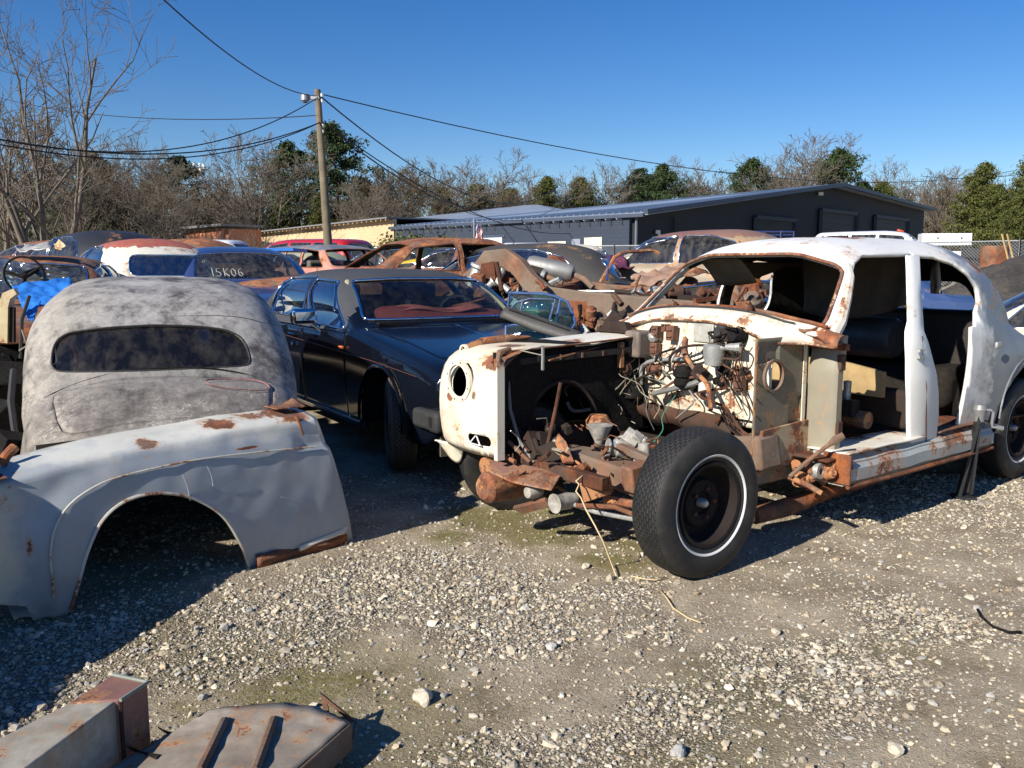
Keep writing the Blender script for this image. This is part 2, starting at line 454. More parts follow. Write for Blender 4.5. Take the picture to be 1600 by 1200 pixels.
def axis_pts(a, b, d0, far, gr):
    lo = [a]; s_ = d0
    while lo[-1] > -far: s_ *= gr; lo.append(lo[-1]-s_)
    hi = [b]; s_ = d0
    while hi[-1] < far: s_ *= gr; hi.append(hi[-1]+s_)
    return np.array(lo[::-1][:-1]+list(np.arange(a, b, d0))+hi)
gx = axis_pts(-4.5, 5.5, .035, 1500, 1.12); gy = axis_pts(1.2, 8.5, .035, 1500, 1.10)
XX, YY = np.meshgrid(gx, gy); xf, yf = XX.ravel(), YY.ravel()
zf = gh(xf, yf); fine_ = .008*(vnoise(xf, yf, 7, 31, 2)-.5); near = (xf > -5) & (xf < 6) & (yf < 9) & (yf > 1)
zf = zf+np.where(near, fine_, 0)
V = np.stack([xf, yf, zf], 1); nx_, ny_ = len(gx), len(gy)
ii = (np.arange(ny_-1)[:, None]*nx_+np.arange(nx_-1)[None, :]).ravel()
me = npmesh(V, np.stack([ii, ii+1, ii+nx_+1, ii+nx_], 1))
gm, mm = masks(xf, yf)
ca = me.color_attributes.new('cover', 'FLOAT_COLOR', 'POINT')
ca.data.foreach_set('color', np.stack([gm, mm, vnoise(xf, yf, 1.2, 44), np.ones_like(gm)], 1).astype(np.float32).ravel())
m, t, b = nodes('yard_ground'); v = tc(t)
at = N(t, 'ShaderNodeAttribute', attribute_name='cover'); sp = N(t, 'ShaderNodeSeparateColor'); t.links.new(at.outputs['Color'], sp.inputs[0])
n1 = noise(t, v, 3, 10, .65); n2 = noise(t, v, 45, 8, .7); n3 = noise(t, v, 170, 4, .6)
dirt = ramp(t, n1, [(.32, (.16, .118, .072)), (.45, (.31, .245, .165)), (.57, (.44, .365, .26)), (.72, (.54, .46, .34))])
dirt = mixc(t, mathn(t, 'MULTIPLY', ramp(t, n2, [(.35, 0), (.7, 1)]), .5), dirt, (.40, .345, .265))
vo = N(t, 'ShaderNodeTexVoronoi'); vo.inputs['Scale'].default_value = 95; t.links.new(v, vo.inputs['Vector'])
vo2 = N(t, 'ShaderNodeTexVoronoi'); vo2.inputs['Scale'].default_value = 190; t.links.new(v, vo2.inputs['Vector'])
hs = N(t, 'ShaderNodeSeparateColor'); t.links.new(vo.outputs['Color'], hs.inputs[0])
stone = ramp(t, hs.outputs[0], [(0, (.15, .125, .09)), (.35, (.34, .295, .23)), (.7, (.50, .44, .34)), (1, (.64, .57, .45))])
edge = ramp(t, vo.outputs['Distance'], [(.25, 1), (.62, .25)])
stone = mixc(t, edge, (.07, .06, .045), stone)
c = mixc(t, mathn(t, 'MULTIPLY', sp.outputs[0], .92), dirt, stone)
scat = mathn(t, 'MULTIPLY', ramp(t, hs.outputs[1], [(.70, 0), (.74, 1)]), ramp(t, vo.outputs['Distance'], [(.35, 1), (.45, 0)]))
c = mixc(t, scat, c, stone)
hs2 = N(t, 'ShaderNodeSeparateColor'); t.links.new(vo2.outputs['Color'], hs2.inputs[0])
grit = ramp(t, hs2.outputs[0], [(0, (.10, .08, .055)), (.4, (.25, .21, .15)), (.75, (.48, .42, .32)), (1, (.66, .60, .48))])
c = mixc(t, mathn(t, 'MULTIPLY', ramp(t, vo2.outputs['Distance'], [(.3, 1), (.6, 0)]), ramp(t, hs2.outputs[1], [(.35, 0), (.6, .75)])), c, grit)
moss = ramp(t, n2, [(.3, (.07, .065, .018)), (.55, (.19, .165, .04)), (.8, (.26, .21, .09))])
c = mixc(t, mathn(t, 'MULTIPLY', sp.outputs[1], mathn(t, 'ADD', ramp(t, n2, [(.3, 0), (.6, .7)]), .2)), c, moss)
c = mixc(t, mathn(t, 'MULTIPLY', ramp(t, n3, [(.4, 0), (.7, 1)]), .25), c, (.08, .065, .045))
t.links.new(c, b.inputs['Base Color']); b.inputs['Roughness'].default_value = .95; b.inputs['Specular IOR Level'].default_value = .15
hh = mathn(t, 'MULTIPLY', mathn(t, 'ADD', mathn(t, 'MULTIPLY', vo.outputs['Distance'], -1.2), mathn(t, 'MULTIPLY', vo2.outputs['Distance'], -.5)), mathn(t, 'ADD', mathn(t, 'MULTIPLY', sp.outputs[0], .9), .06))
hh = mathn(t, 'ADD', hh, mathn(t, 'ADD', n2, mathn(t, 'MULTIPLY', n3, .5)))
bump(t, b, hh, .9, .014)
tag(link('ground', me, m, None, None), kind='structure')

# loose gravel (stuff)
def ico():
    p = (1+5**.5)/2
    v_ = np.array([(-1, p, 0), (1, p, 0), (-1, -p, 0), (1, -p, 0), (0, -1, p), (0, 1, p), (0, -1, -p), (0, 1, -p), (p, 0, -1), (p, 0, 1), (-p, 0, -1), (-p, 0, 1)], float)
    v_ /= np.linalg.norm(v_[0])
    f_ = np.array([(0, 11, 5), (0, 5, 1), (0, 1, 7), (0, 7, 10), (0, 10, 11), (1, 5, 9), (5, 11, 4), (11, 10, 2), (10, 7, 6), (7, 1, 8), (3, 9, 4), (3, 4, 2), (3, 2, 6), (3, 6, 8), (3, 8, 9), (4, 9, 5), (2, 4, 11), (6, 2, 10), (8, 6, 7), (9, 8, 1)])
    return v_, f_
IV, IF = ico()
def stone_mat():
    m, t, b = nodes('gravel_stone'); a = N(t, 'ShaderNodeAttribute', attribute_name='tone')
    n_ = noise(t, tc(t), 60, 6, .7)
    c = mixc(t, mathn(t, 'MULTIPLY', ramp(t, n_, [(.35, 0), (.7, 1)]), .45), a.outputs['Color'], (.16, .14, .11))
    t.links.new(c, b.inputs['Base Color']); b.inputs['Roughness'].default_value = .9; b.inputs['Specular IOR Level'].default_value = .2
    bump(t, b, n_, .5, .006); return m
STONE = stone_mat()
def scatter(name, xs, ys, sz, label):
    n = len(xs); zs = gh(xs, ys); zs = zs+.008*(vnoise(xs, ys, 7, 31, 2)-.5)
    vv = IV[None]*(1+rng.uniform(-.42, .34, (n, 12, 1)))
    sc_ = sz[:, None]*np.stack([rng.uniform(.75, 1.35, n), rng.uniform(.65, 1.1, n), rng.uniform(.42, .8, n)], 1)
    vv = vv*sc_[:, None, :]
    a = rng.uniform(0, 6.283, n); ca_, sa_ = np.cos(a), np.sin(a); tl = rng.normal(0, .35, n); ct, st_ = np.cos(tl), np.sin(tl)
    x, y, z = vv[..., 0], vv[..., 1], vv[..., 2]
    x, z = x*ct[:, None]-z*st_[:, None], x*st_[:, None]+z*ct[:, None]
    x, y = x*ca_[:, None]-y*sa_[:, None], x*sa_[:, None]+y*ca_[:, None]
    V = np.stack([x+xs[:, None], y+ys[:, None], z+(zs+sc_[:, 2]*.25)[:, None]], 2).reshape(-1, 3)
    F = (IF[None]+(np.arange(n)*12)[:, None, None]).reshape(-1, 3)
    me = npmesh(V, F)
    pal = np.array([(.56, .50, .39), (.46, .40, .30), (.34, .29, .22), (.37, .355, .32), (.60, .52, .38), (.50, .40, .27), (.66, .61, .50), (.24, .19, .13)])
    col = pal[rng.choice(8, n, p=[.2, .2, .13, .14, .12, .1, .05, .06])]*rng.uniform(.75, 1.2, (n, 1))
    c4 = np.concatenate([np.repeat(col, 12, 0), np.ones((n*12, 1))], 1).astype(np.float32)
    me.color_attributes.new('tone', 'FLOAT_COLOR', 'POINT').data.foreach_set('color', c4.ravel())
    o = link(name, me, STONE, None, None); me.polygons.foreach_set('use_smooth', [False]*len(me.polygons)); return o
def pick(n, x0, x1, y0, y1, pw, base):
    xs = rng.uniform(x0, x1, n); ys = rng.uniform(y0, y1, n)
    k = np.abs(xs) < ys*.62+.5; xs, ys = xs[k], ys[k]
    g_, m_ = masks(xs, ys); keep = rng.uniform(0, 1, len(xs)) < (base+(1-base)*g_**pw)*(1-.5*m_); return xs[keep], ys[keep]
A = pick(250000, -3.6, 5.6, 1.8, 6.2, 1.0, .17); B_ = pick(22000, -6, 7, 6.2, 11, 1, .2)
xs = np.concatenate([A[0], B_[0]]); ys = np.concatenate([A[1], B_[1]])
sz = np.exp(rng.normal(math.log(.0050), .5, len(xs))).clip(.0025, .019)
tag(scatter('gravel', xs, ys, sz, ''), kind='stuff', label='loose grey and tan gravel scattered over the yard', cat='gravel')
xs, ys = pick(3000, -3.5, 5.5, 1.9, 7.5, 1.2, .06); sz = np.exp(rng.normal(math.log(.015), .3, len(xs))).clip(.009, .028)
tag(scatter('coarse_gravel', xs, ys, sz, ''), kind='stuff', label='coarser pale stones strewn among the gravel', cat='gravel')
# grass tufts on mossy spots
n = 60000; xs = rng.uniform(-2.6, 1.6, n); ys = rng.uniform(2.0, 6.5, n); g_, m_ = masks(xs, ys); k = rng.uniform(0, 1, n) < m_**2*.9; xs, ys = xs[k], ys[k]; n = len(xs)
zs = gh(xs, ys); a = rng.uniform(0, 6.28, n); h_ = rng.uniform(.006, .02, n); ln = rng.uniform(.2, 1.1, n)*h_
dx, dy = np.cos(a), np.sin(a); wd = .0016
V = np.stack([np.stack([xs-dy*wd, ys+dx*wd, zs-.002], 1), np.stack([xs+dy*wd, ys-dx*wd, zs-.002], 1), np.stack([xs+dx*ln, ys+dy*ln, zs+h_], 1)], 1).reshape(-1, 3)
tag(link('grass', npmesh(V, np.arange(3*n).reshape(-1, 3)), mat('grass_blade', (.13, .145, .04), .8, var=.4, vs=3), None, None), label='short mossy grass in patches of the yard', cat='grass', kind='stuff')
# single stones
def rock(px, py, s_, label, col):
    p = GP(px, py); m_ = mat('stone_%s' % ('tan' if col else 'grey'), (.52, .46, .36) if col else (.42, .41, .38), .9, var=.25, vs=20, bmp=.5, spec=.2)
    bm = bmesh.new(); bmesh.ops.create_icosphere(bm, subdivisions=3, radius=1)
    sd_ = rng.uniform(0, 99)
    for v_ in bm.verts:
        q = v_.co.copy(); k = 1+.38*mnoise.noise(q*1.1+Vector((sd_, 0, 0)))+.16*mnoise.noise(q*2.6+Vector((0, sd_, 0)))+.05*mnoise.noise(q*7)
        v_.co = Vector((q.x*1.15*k, q.y*.9*k, q.z*.72*k))*s_
    o = to_obj('stone', bm, m_, None, 25); o.location = (p.x, p.y, G(p.x, p.y)+s_*.42); o.rotation_euler = (rng.uniform(-.2, .2), .1, rng.uniform(0, 6))
    tag(o, label, 'stone')
for a in [(661, 1089, .038, 'fist-sized cream stone on the mossy ground beside a small tooth-shaped shadow', 1),
          (915, 888, .022, 'pale stone on moss just left of the twine end by the whitewall tyre', 1),
          (690, 787, .020, 'small white stone on the shaded edge in front of the black sedan bumper', 0),
          (1400, 1178, .024, 'round tan stone alone at the bottom edge of the gravel right of centre', 1),
          (1212, 987, .020, 'pale stone on bare tan ground below the whitewall tyre', 1),
          (1527, 957, .018, 'flat whitish stone near the right edge beside a black wire', 0),
          (1292, 857, .016, 'small pale stone just past the shadow of the whitewall tyre', 1),
          (1060, 1180, .026, 'pale angular stone in the gravel at the bottom middle', 0),
          (862, 1012, .020, 'chalky lump of stone in the gravel straight below the hanging twine', 0)]: rock(*a)

# ------------------------------------------------------------------ buildings
def wallpoly(name, pts, mt, parent, th=.25):
    mb = MB(); n = len(pts); a, b_, c_ = [Vector(p) for p in pts[:3]]
    no = (b_-a).cross(c_-a).normalized()*th
    vs = [Vector(p) for p in pts]+[Vector(p)+no for p in pts]
    mb.add(vs, [tuple(range(n-1, -1, -1)), tuple(range(n, 2*n))]+[(i, (i+1) % n, n+(i+1) % n, n+i) for i in range(n)])
    return mb.build(name, mt, parent, 20, fix=True)
BC = Vector((5.8, 42, 0)); BS = Vector((-.73, .68, 0)).normalized(); BG = Vector((.68, .73, 0)).normalized()
def bp(s_, z): p = BC+BS*s_; return (p.x, p.y, z)
def bg_(g_, z): p = BC+BG*g_; return (p.x, p.y, z)
m, t, b = nodes('navy_block'); v = tc(t, (1, 1, 1)); br = N(t, 'ShaderNodeTexBrick')
def brickmat(name, c1, c2, mo, scl=1.0, bw=.4, bh=.2):
    m, t, b = nodes(name); c = t.nodes.new('ShaderNodeTexCoord'); sp = N(t, 'ShaderNodeSeparateXYZ'); t.links.new(c.outputs['Object'], sp.inputs[0])
    s_ = mathn(t, 'SUBTRACT', sp.outputs[0], sp.outputs[1]); cb = N(t, 'ShaderNodeCombineXYZ'); t.links.new(mathn(t, 'MULTIPLY', s_, .72), cb.inputs[0]); t.links.new(sp.outputs[2], cb.inputs[1])
    br = N(t, 'ShaderNodeTexBrick'); t.links.new(cb.outputs[0], br.inputs[0]); br.inputs['Scale'].default_value = scl
    br.inputs['Color1'].default_value = c1+(1,); br.inputs['Color2'].default_value = c2+(1,); br.inputs['Mortar'].default_value = mo+(1,)
    br.inputs['Brick Width'].default_value = bw; br.inputs['Row Height'].default_value = bh; br.inputs['Mortar Size'].default_value = .012
    n_ = noise(t, c.outputs['Object'], 1.5, 8); cc = mixc(t, mathn(t, 'MULTIPLY', n_, .35), br.outputs[0], tuple(.6*x for x in c1))
    t.links.new(cc, b.inputs['Base Color']); b.inputs['Roughness'].default_value = .85; bump(t, b, br.outputs['Fac'], -.3, .01); return m
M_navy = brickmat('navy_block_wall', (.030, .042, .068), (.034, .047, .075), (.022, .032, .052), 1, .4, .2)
M_navyg = mat('navy_gable_shaded', (.008, .011, .019), .7, var=.15, vs=.6)  # darker than the side wall: the gable's shade is put into the colour
M_roof = mat('metal_roof', (.30, .36, .44), .45, .3, var=.1, vs=.5)
M_tan = brickmat('tan_wall', (.60, .45, .27), (.56, .42, .25), (.5, .38, .22), 1, .4, .2)
M_brick = brickmat('orange_brick', (.60, .21, .09), (.52, .18, .08), (.4, .2, .12), 1, .25, .08)
M_dark = mat('dark_opening', (.012, .014, .02), .7)
M_white = mat('white_trim', (.75, .75, .72), .6, var=.08)
M_steel = mat('galvanised_steel', (.32, .33, .34), .5, .6, var=.15)
M_wood = mat('weathered_wood', (.17, .135, .09), .9, var=.3, vs=4, bmp=.4)
shed = thing('warehouse', 'long dark navy warehouse with metal roof and three roll-up doors in its gable', 'warehouse', (0, 0, 0))
ridge = Vector(bg_(22.4, 6.85)); rl = Vector((4.3, 84, 6.9)); re_ = Vector(bg_(41.0, 6.2))
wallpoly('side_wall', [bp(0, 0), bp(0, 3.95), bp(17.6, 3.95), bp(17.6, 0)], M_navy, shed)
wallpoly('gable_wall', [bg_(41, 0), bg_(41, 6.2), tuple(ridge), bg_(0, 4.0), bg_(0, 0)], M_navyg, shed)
wallpoly('roof', [bp(-.9, 4.16), (ridge.x-.9*BS.x+.1, ridge.y-.9*BS.y, ridge.z+.16), (rl.x, rl.y, rl.z+.16), bp(18.0, 4.12)], M_roof, shed, -.12)
wallpoly('roof', [(ridge.x+.4, ridge.y-.6, ridge.z+.15), (re_.x+.8, re_.y-.4, re_.z+.1), (re_.x-17, re_.y+25, re_.z+.1), (rl.x, rl.y, rl.z+.15)], M_roof, shed, -.12)
def seams(parent, a, b_, c_, d_, n, mt):
    mb = MB()
    for i in range(n+1):
        f = i/n; p = Vector(a).lerp(Vector(b_), f); q = Vector(d_).lerp(Vector(c_), f); mb.tube([p+Vector((0, 0, .03)), q+Vector((0, 0, .03))], .035, 4)
    mb.build('roof_seam', mt, parent)
seams(shed, bp(-.9, 4.18), bp(18, 4.14), (rl.x, rl.y, rl.z+.18), (ridge.x, ridge.y, ridge.z+.18), 46, M_roof)
fa = MB()
fa.tube([Vector(bp(-.9, 4.02))-BG*.35, Vector(bp(18, 4.0))-BG*.35], .12, 4); fa.build('gutter', mat('navy_trim', (.05, .065, .1), .5), shed)
fa = MB(); fa.tube([Vector(bg_(-.35, 4.16))-BS*1.0, ridge-BS*1.0+Vector((0, 0, .14)), re_-BS*1.0+Vector((0, 0, .1))], .16, 4); fa.build('rake_trim', mat('navy_trim', (.05, .065, .1), .5), shed)
mb = MB()
for i in range(26):      # eave outriggers
    s_ = .4+i*.66
    if 6.6 < s_ < 8.6: continue
    p = Vector(bp(s_, 3.45)); mb.tube([p-BG*.05, p-BG*.75+Vector((0, 0, .42))], .03, 4); mb.tube([p+Vector((0, 0, .42)), p-BG*.75+Vector((0, 0, .42))], .03, 4)
mb.build('eave_bracket', mat('pale_bracket', (.42, .44, .46), .6), shed)
def gp_(g_, z, o=-.02): p = BC+BG*g_-BS*.27*0+(-BS)*(-o*0)+Vector((0, 0, 0)); return Vector((p.x, p.y, z))
nG = -BS   # outward normal of gable
def door(g0, g1, zt, name='roll_up_door'):
    f = wallpoly(name, [tuple(Vector(bg_(g0, .3))+nG*.30), tuple(Vector(bg_(g1, .3))+nG*.30), tuple(Vector(bg_(g1, zt))+nG*.30), tuple(Vector(bg_(g0, zt))+nG*.30)], mat('shutter', (.006, .008, .013), .6), shed, .03)
    mb = MB()
    for gg in (g0, g1): mb.tube([Vector(bg_(gg, 0))+nG*.36, Vector(bg_(gg, zt))+nG*.36], .16, 4)
    mb.tube([Vector(bg_(g0, zt))+nG*.36, Vector(bg_(g1, zt))+nG*.36], .16, 4); mb.build('door_frame', mat('navy_jamb', (.016, .022, .036), .6), f)
    mb = MB()
    for k in range(12): z = .5+(zt-.5)*k/12; mb.tube([Vector(bg_(g0, z))+nG*.34, Vector(bg_(g1, z))+nG*.34], .03, 4)
    mb.build('slat', mat('shutter', (.02, .03, .045), .6), f)
door(11.7, 17.0, 4.45); door(20.6, 26.6, 5.3); door(30, 37, 5.3)
wl = MB().box(Vector(bg_(1.6, 3.3))+nG*.4, (.22, .22, .16)).box(Vector(bg_(1.6, 3.18))+nG*.5, (.12, .12, .1)); wl.build('wall_lamp', M_white, shed)
wl = MB().box(Vector(bg_(20.3, 6.3))+nG*.4, (.3, .3, .2)); wl.build('wall_lamp', M_white, shed)
dn = MB().tube([Vector(bg_(3.2, 4.1))+nG*.36, Vector(bg_(3.2, .2))+nG*.36], .06, 6); dn.build('downpipe', mat('navy_jamb', (.016, .022, .036), .6), shed)
dn = MB().tube([Vector(bg_(.1, 3.9))+nG*.3-BG*.2, Vector(bg_(.1, .2))+nG*.3-BG*.2], .07, 6); dn.build('downpipe', mat('grey_pipe', (.10, .12, .15), .5), shed)
nS = -BG   # outward normal of the long side
def swin(s0, s1, z0, z1, mt, name='window'):
    f = wallpoly(name, [tuple(Vector(bp(s0, z0))+nS*.30), tuple(Vector(bp(s1, z0))+nS*.30), tuple(Vector(bp(s1, z1))+nS*.30), tuple(Vector(bp(s0, z1))+nS*.30)], mt, shed, .03); return f
M_lit = mat('pale_window_panel', (.62, .60, .48), .4, var=.25, vs=2)
swin(1.6, 2.7, 2.35, 3.05, M_lit); swin(2.95, 3.5, 2.35, 3.0, mat('grey_panel', (.22, .25, .3), .5)); swin(3.9, 5.1, 2.3, 2.9, M_lit)
swin(6.2, 8.0, 2.1, 2.7, mat('navy_jamb', (.016, .022, .036), .6)); swin(8.4, 10.2, 2.2, 3.2, mat('white_sign_board', (.6, .66, .72), .5), 'sign_board')
mb = MB()
for k in range(4): mb.box(Vector(bp(9.3, 2.45+.2*k))+nS*.34, (.9, .9, .04), (0, 0, 0))
swin(8.2, 10.4, 3.2, 3.35, mat('navy_trim', (.05, .065, .1), .5), 'sign_hood')
for s_ in (6.0, 10.6, 13.0): 
    MB().tube([Vector(bp(s_, .3))+nS*.36, Vector(bp(s_, 3.9))+nS*.1], .08, 4).build('pilaster', mat('navy_jamb', (.016, .022, .036), .6), shed)
swin(13.6, 15.6, 1.9, 2.5, M_lit); swin(11.0, 12.8, 1.9, 2.6, mat('tan_low_panel', (.5, .45, .3), .6), 'panel')
# second raised roof behind
a0 = W(628, 347, 66); a1 = W(837, 322, 78)
r2 = thing('rooftop_block', 'pale blue-grey raised metal roof section behind the left end of the navy warehouse', 'roof', (0, 0, 0))
wallpoly('roof', [tuple(W(622, 360, 60)), tuple(W(869, 333, 72)), tuple(W(884, 331, 84)), tuple(W(837, 322, 84)), tuple(W(628, 346, 72))], M_roof, r2, .2)
seams(r2, W(622, 359, 60), W(869, 332, 72), W(837, 322, 84), W(628, 346, 72), 22, mat('roof_rib', (.2, .25, .32), .5))
wallpoly('wall', [tuple(W(628, 420, 60.5)), tuple(W(860, 420, 74)), tuple(W(860, 334, 74)), tuple(W(628, 360, 60.5))], M_navy, r2, -.2)
# tan building
tanb = thing('tan_workshop', 'low tan block workshop with white shutter between the brick hut and the navy warehouse', 'workshop')
wallpoly('wall', [bp(17.7, 0), bp(17.7, 4.55), bp(34.8, 4.05), bp(34.8, 0)], M_tan, tanb)
e0 = Vector(bp(34.8, 0)); wallpoly('wall', [tuple(e0), tuple(e0+Vector((0, 0, 4))), tuple(e0+BG*14+Vector((0, 0, 4.2))), tuple(e0+BG*14)], M_tan, tanb, -.25)
wallpoly('roof', [tuple(Vector(bp(17.7, 4.66))+nS*.8), tuple(Vector(bp(35.2, 4.16))+nS*.8), tuple(Vector(bp(35.2, 4.4))+BG*14), tuple(Vector(bp(17.7, 4.9))+BG*14)], mat('grey_felt_roof', (.2, .2, .2), .8), tanb, .08)
mb = MB()
for i in range(36):
    s_ = 17.9+i*.48; p = Vector(bp(s_, 4.50-.5*(s_-17.7)/17.1)); mb.tube([p-BG*.1, p-BG*.72], .06, 4)
mb.build('rafter_end', mat('tan_timber', (.4, .3, .2), .7), tanb)
def tw(s0, s1, z0, z1, mt, name):
    return wallpoly(name, [tuple(Vector(bp(s0, z0))+nS*.30), tuple(Vector(bp(s1, z0))+nS*.30), tuple(Vector(bp(s1, z1))+nS*.30), tuple(Vector(bp(s0, z1))+nS*.30)], mt, tanb, .04)
tw(18.3, 20.8, .3, 2.9, M_white, 'shutter'); tw(26.2, 27.8, .3, 3.0, mat('pale_door', (.6, .52, .36), .6), 'door'); tw(30.0, 31.0, .3, 3.0, M_dark, 'door')
tw(31.2, 32.0, .9, 2.9, mat('pink_poster', (.6, .25, .3), .5), 'poster'); tw(32.8, 33.8, 1.5, 2.9, M_white, 'window'); tw(23, 24.6, .3, 3.0, mat('pale_door', (.6, .52, .36), .6), 'door')
for s_ in (22.0, 28.6): MB().box(Vector(bp(s_, 3.35))+nS*.6, (1.2, 1.0, .12), (0, 0, R(137))).build('awning', M_white, tanb)
# brick hut
bk = thing('brick_hut', 'small orange brick hut with flat roof left of the tan workshop', 'hut')
q0 = W(298, 400, 56); q1 = W(352, 400, 54.0); q2 = W(404, 400, 60)
def vz(p, z): return (p.x, p.y, z)
wallpoly('wall', [vz(q0, 0), vz(q1, 0), vz(q1, 3.95), vz(q0, 3.85)], M_brick, bk); wallpoly('wall', [vz(q1, 0), vz(q2, 0), vz(q2, 4.15), vz(q1, 3.95)], M_brick, bk)
wallpoly('roof', [vz(q0+Vector((-.5, -.6, 0)), 3.98), vz(q1+Vector((.1, -.9, 0)), 4.1), vz(q2+Vector((.6, -.4, 0)), 4.3), vz(q2+Vector((-4, 6, 0)), 4.3), vz(q0+Vector((-2, 6, 0)), 4.0)], mat('grey_felt_roof', (.2, .2, .2), .8), bk, .14)
for k, f in enumerate((.22, .5, .78)):
    p = q0.lerp(q1, f); MB().box((p.x, p.y-.12, 1.9), (.45 if k else .3, .12, 2.0)).build('door' if k else 'window', mat('pale_door', (.6, .52, .36), .6) if k else M_dark, bk)

# ------------------------------------------------------------------ utility pole and wires
mp = thing('utility_pole', 'leaning weathered wooden utility pole with wires left of centre', 'utility pole', tuple(W(514, 405, 24).xy)+(0,))
pb = W(514, 400, 24); pt = W(496, 140, 24); base = Vector((pb.x, pb.y, 0))
def rel(p): return Vector(p)-base
mb = MB(); mb.tube([rel(Vector((pb.x+.02, pb.y, -.2))), rel(pb), rel(pb.lerp(pt, .5)), rel(pt)], [.125, .12, .105, .085], 12); mb.build('pole_shaft', M_wood, mp)
tp = rel(pt)
MB().box(tp+Vector((-.15, -.06, -.22)), (.42, .08, .1)).build('bracket', M_steel, mp)
MB().lathe([(.02, 0), (.11, -.05), (.12, -.2), (.06, -.26)], tp+Vector((-.32, -.1, -.1)), n=12).build('lamp', M_steel, mp)
mb = MB()
for dz in (-.15, -.3, -.95, -1.1): mb.lathe([(.0, .05), (.035, .04), (.03, -.04), (0, -.05)], tp+Vector((.12, -.03, dz)), n=8)
mb.build('insulator', M_white, mp)
M_wire = mat('black_cable', (.012, .012, .014), .6)
def wire(a, b_, sag, r, label):
    pts = [Vector(a).lerp(Vector(b_), k/28)+Vector((0, 0, -sag*4*(k/28)*(1-k/28))) for k in range(29)]
    tag(MB().tube(pts, r, 5, cap=False).build('overhead_wire', M_wire, None, None), label, 'wire')
T = W(500, 150, 24); T2 = W(503, 190, 24); T3 = W(498, 180, 24)
wire(T, W(235, -20, 12), .35, .012, 'black overhead wire dropping from the upper left corner of the sky to the pole top')
wire(T, W(-30, 212, 15), .75, .014, 'overhead wire sagging left from the pole top across the bare tree')
wire(T2, W(-30, 212, 15.5), .55, .016, 'upper of the pair of overhead wires running left from below the pole top')
wire(T2, W(-30, 220, 15.2), .6, .014, 'lower of the pair of overhead wires running left from below the pole top')
wire(T3, W(-30, 145, 40), .5, .014, 'faint thin overhead wire running far left behind the bare tree')
wire(W(506, 148, 24), W(1700, 236, 60), 2.2, .016, 'long thin overhead wire crossing the sky to the right edge')
wire(T, W(870, 292, 62), 1.9, .022, 'thick overhead wire swooping from pole top down to the warehouse roof')
wire(T2, W(1020, 298, 62), 3.0, .018, 'lowest sagging overhead wire between the pole and the warehouse ridge')
wire(T2, W(820, 300, 62), 1.7, .018, 'overhead wire under the thick one heading for the far pines')

wire(T2, W(900, 296, 62), 2.4, .014, 'thin overhead wire between the two that dip behind the warehouse roof')
wire(W(1440, 275, 90), W(1800, 225, 60), 1.0, .03, 'distant overhead wire above the yellow-green tree at the right edge')

# ------------------------------------------------------------------ trees
def segs_mesh(P0, P1, R0, R1, k=3):
    P0, P1 = np.array(P0), np.array(P1); R0, R1 = np.array(R0)[:, None, None], np.array(R1)[:, None, None]
    d = P1-P0; L = np.linalg.norm(d, axis=1, keepdims=True); d = d/np.maximum(L, 1e-6)
    u = np.where(np.abs(d[:, 2:3]) < .9, np.array([[0, 0, 1.]]), np.array([[1., 0, 0]])); u = u-d*(u*d).sum(1, keepdims=True); u /= np.linalg.norm(u, axis=1, keepdims=True); v_ = np.cross(d, u)
    a = np.arange(k)*2*np.pi/k; off = u[:, None]*np.cos(a)[None, :, None]+v_[:, None]*np.sin(a)[None, :, None]
    V = np.concatenate([P0[:, None]+off*R0, P1[:, None]+off*R1], 1).reshape(-1, 3); n = len(P0)
    q = np.array([(i, (i+1) % k, k+(i+1) % k, k+i) for i in range(k)]); F = (q[None]+(np.arange(n)*2*k)[:, None, None]).reshape(-1, 4)
    return npmesh(V, F)
def branches(h, seed, levels=5, stems=1, spread=.5, r0=.2, twig=.008, nb=(5, 5, 4, 4), first=.25, up=.35):
    rg = random.Random(seed); S = []
    def grow(p, d, L, r, lv):
        n = 5 if lv < 2 else 3; pts = [p]; rr = [r]; tapr = .55
        for i in range(n):
            d = (d+Vector((rg.gauss(0, .13), rg.gauss(0, .13), rg.gauss(0, .08)+.05*up))).normalized(); p = p+d*(L/n)
            pts.append(p); rr.append(max(twig, r*(1-(1-tapr*.5)*(i+1)/n)))
        for i in range(n): S.append((pts[i], pts[i+1], rr[i], rr[i+1], lv))
        if lv >= levels: return
        k = nb[min(lv, len(nb)-1)]
        for j in range(k):
            f = first+(1-first)*(j+rg.random())/k if lv == 0 else .2+.8*(j+rg.random())/k
            x = f*n; i = min(n-1, int(x)); q = pts[i].lerp(pts[i+1], x-i); dd = (pts[i+1]-pts[i]).normalized()
            a = rg.uniform(0, 6.283); s_ = Vector((math.cos(a), math.sin(a), 0)); s_ = (s_-dd*s_.dot(dd)).normalized()
            ang = rg.uniform(.45, .95)*(1 if lv else .9)
            nd = (dd*math.cos(ang)+s_*math.sin(ang)+Vector((0, 0, up*.35))).normalized()
            grow(q, nd, L*rg.uniform(.42, .68)*(1.15-.45*f), max(twig, rr[i]*.55), lv+1)
    for s_ in range(stems):
        a = rg.uniform(0, 6.28); t_ = spread*rg.uniform(.5, 1) if stems > 1 else .04
        grow(Vector((0, 0, -.1)), Vector((math.cos(a)*t_, math.sin(a)*t_, 1)).normalized(), h*rg.uniform(.72, .85), r0, 0)
    return S
def seg_obj(name, S, mt, parent):
    me = segs_mesh([tuple(s_[0]) for s_ in S], [tuple(s_[1]) for s_ in S], [s_[2] for s_ in S], [s_[3] for s_ in S], 4)
    return link(name, me, mt, parent, None)
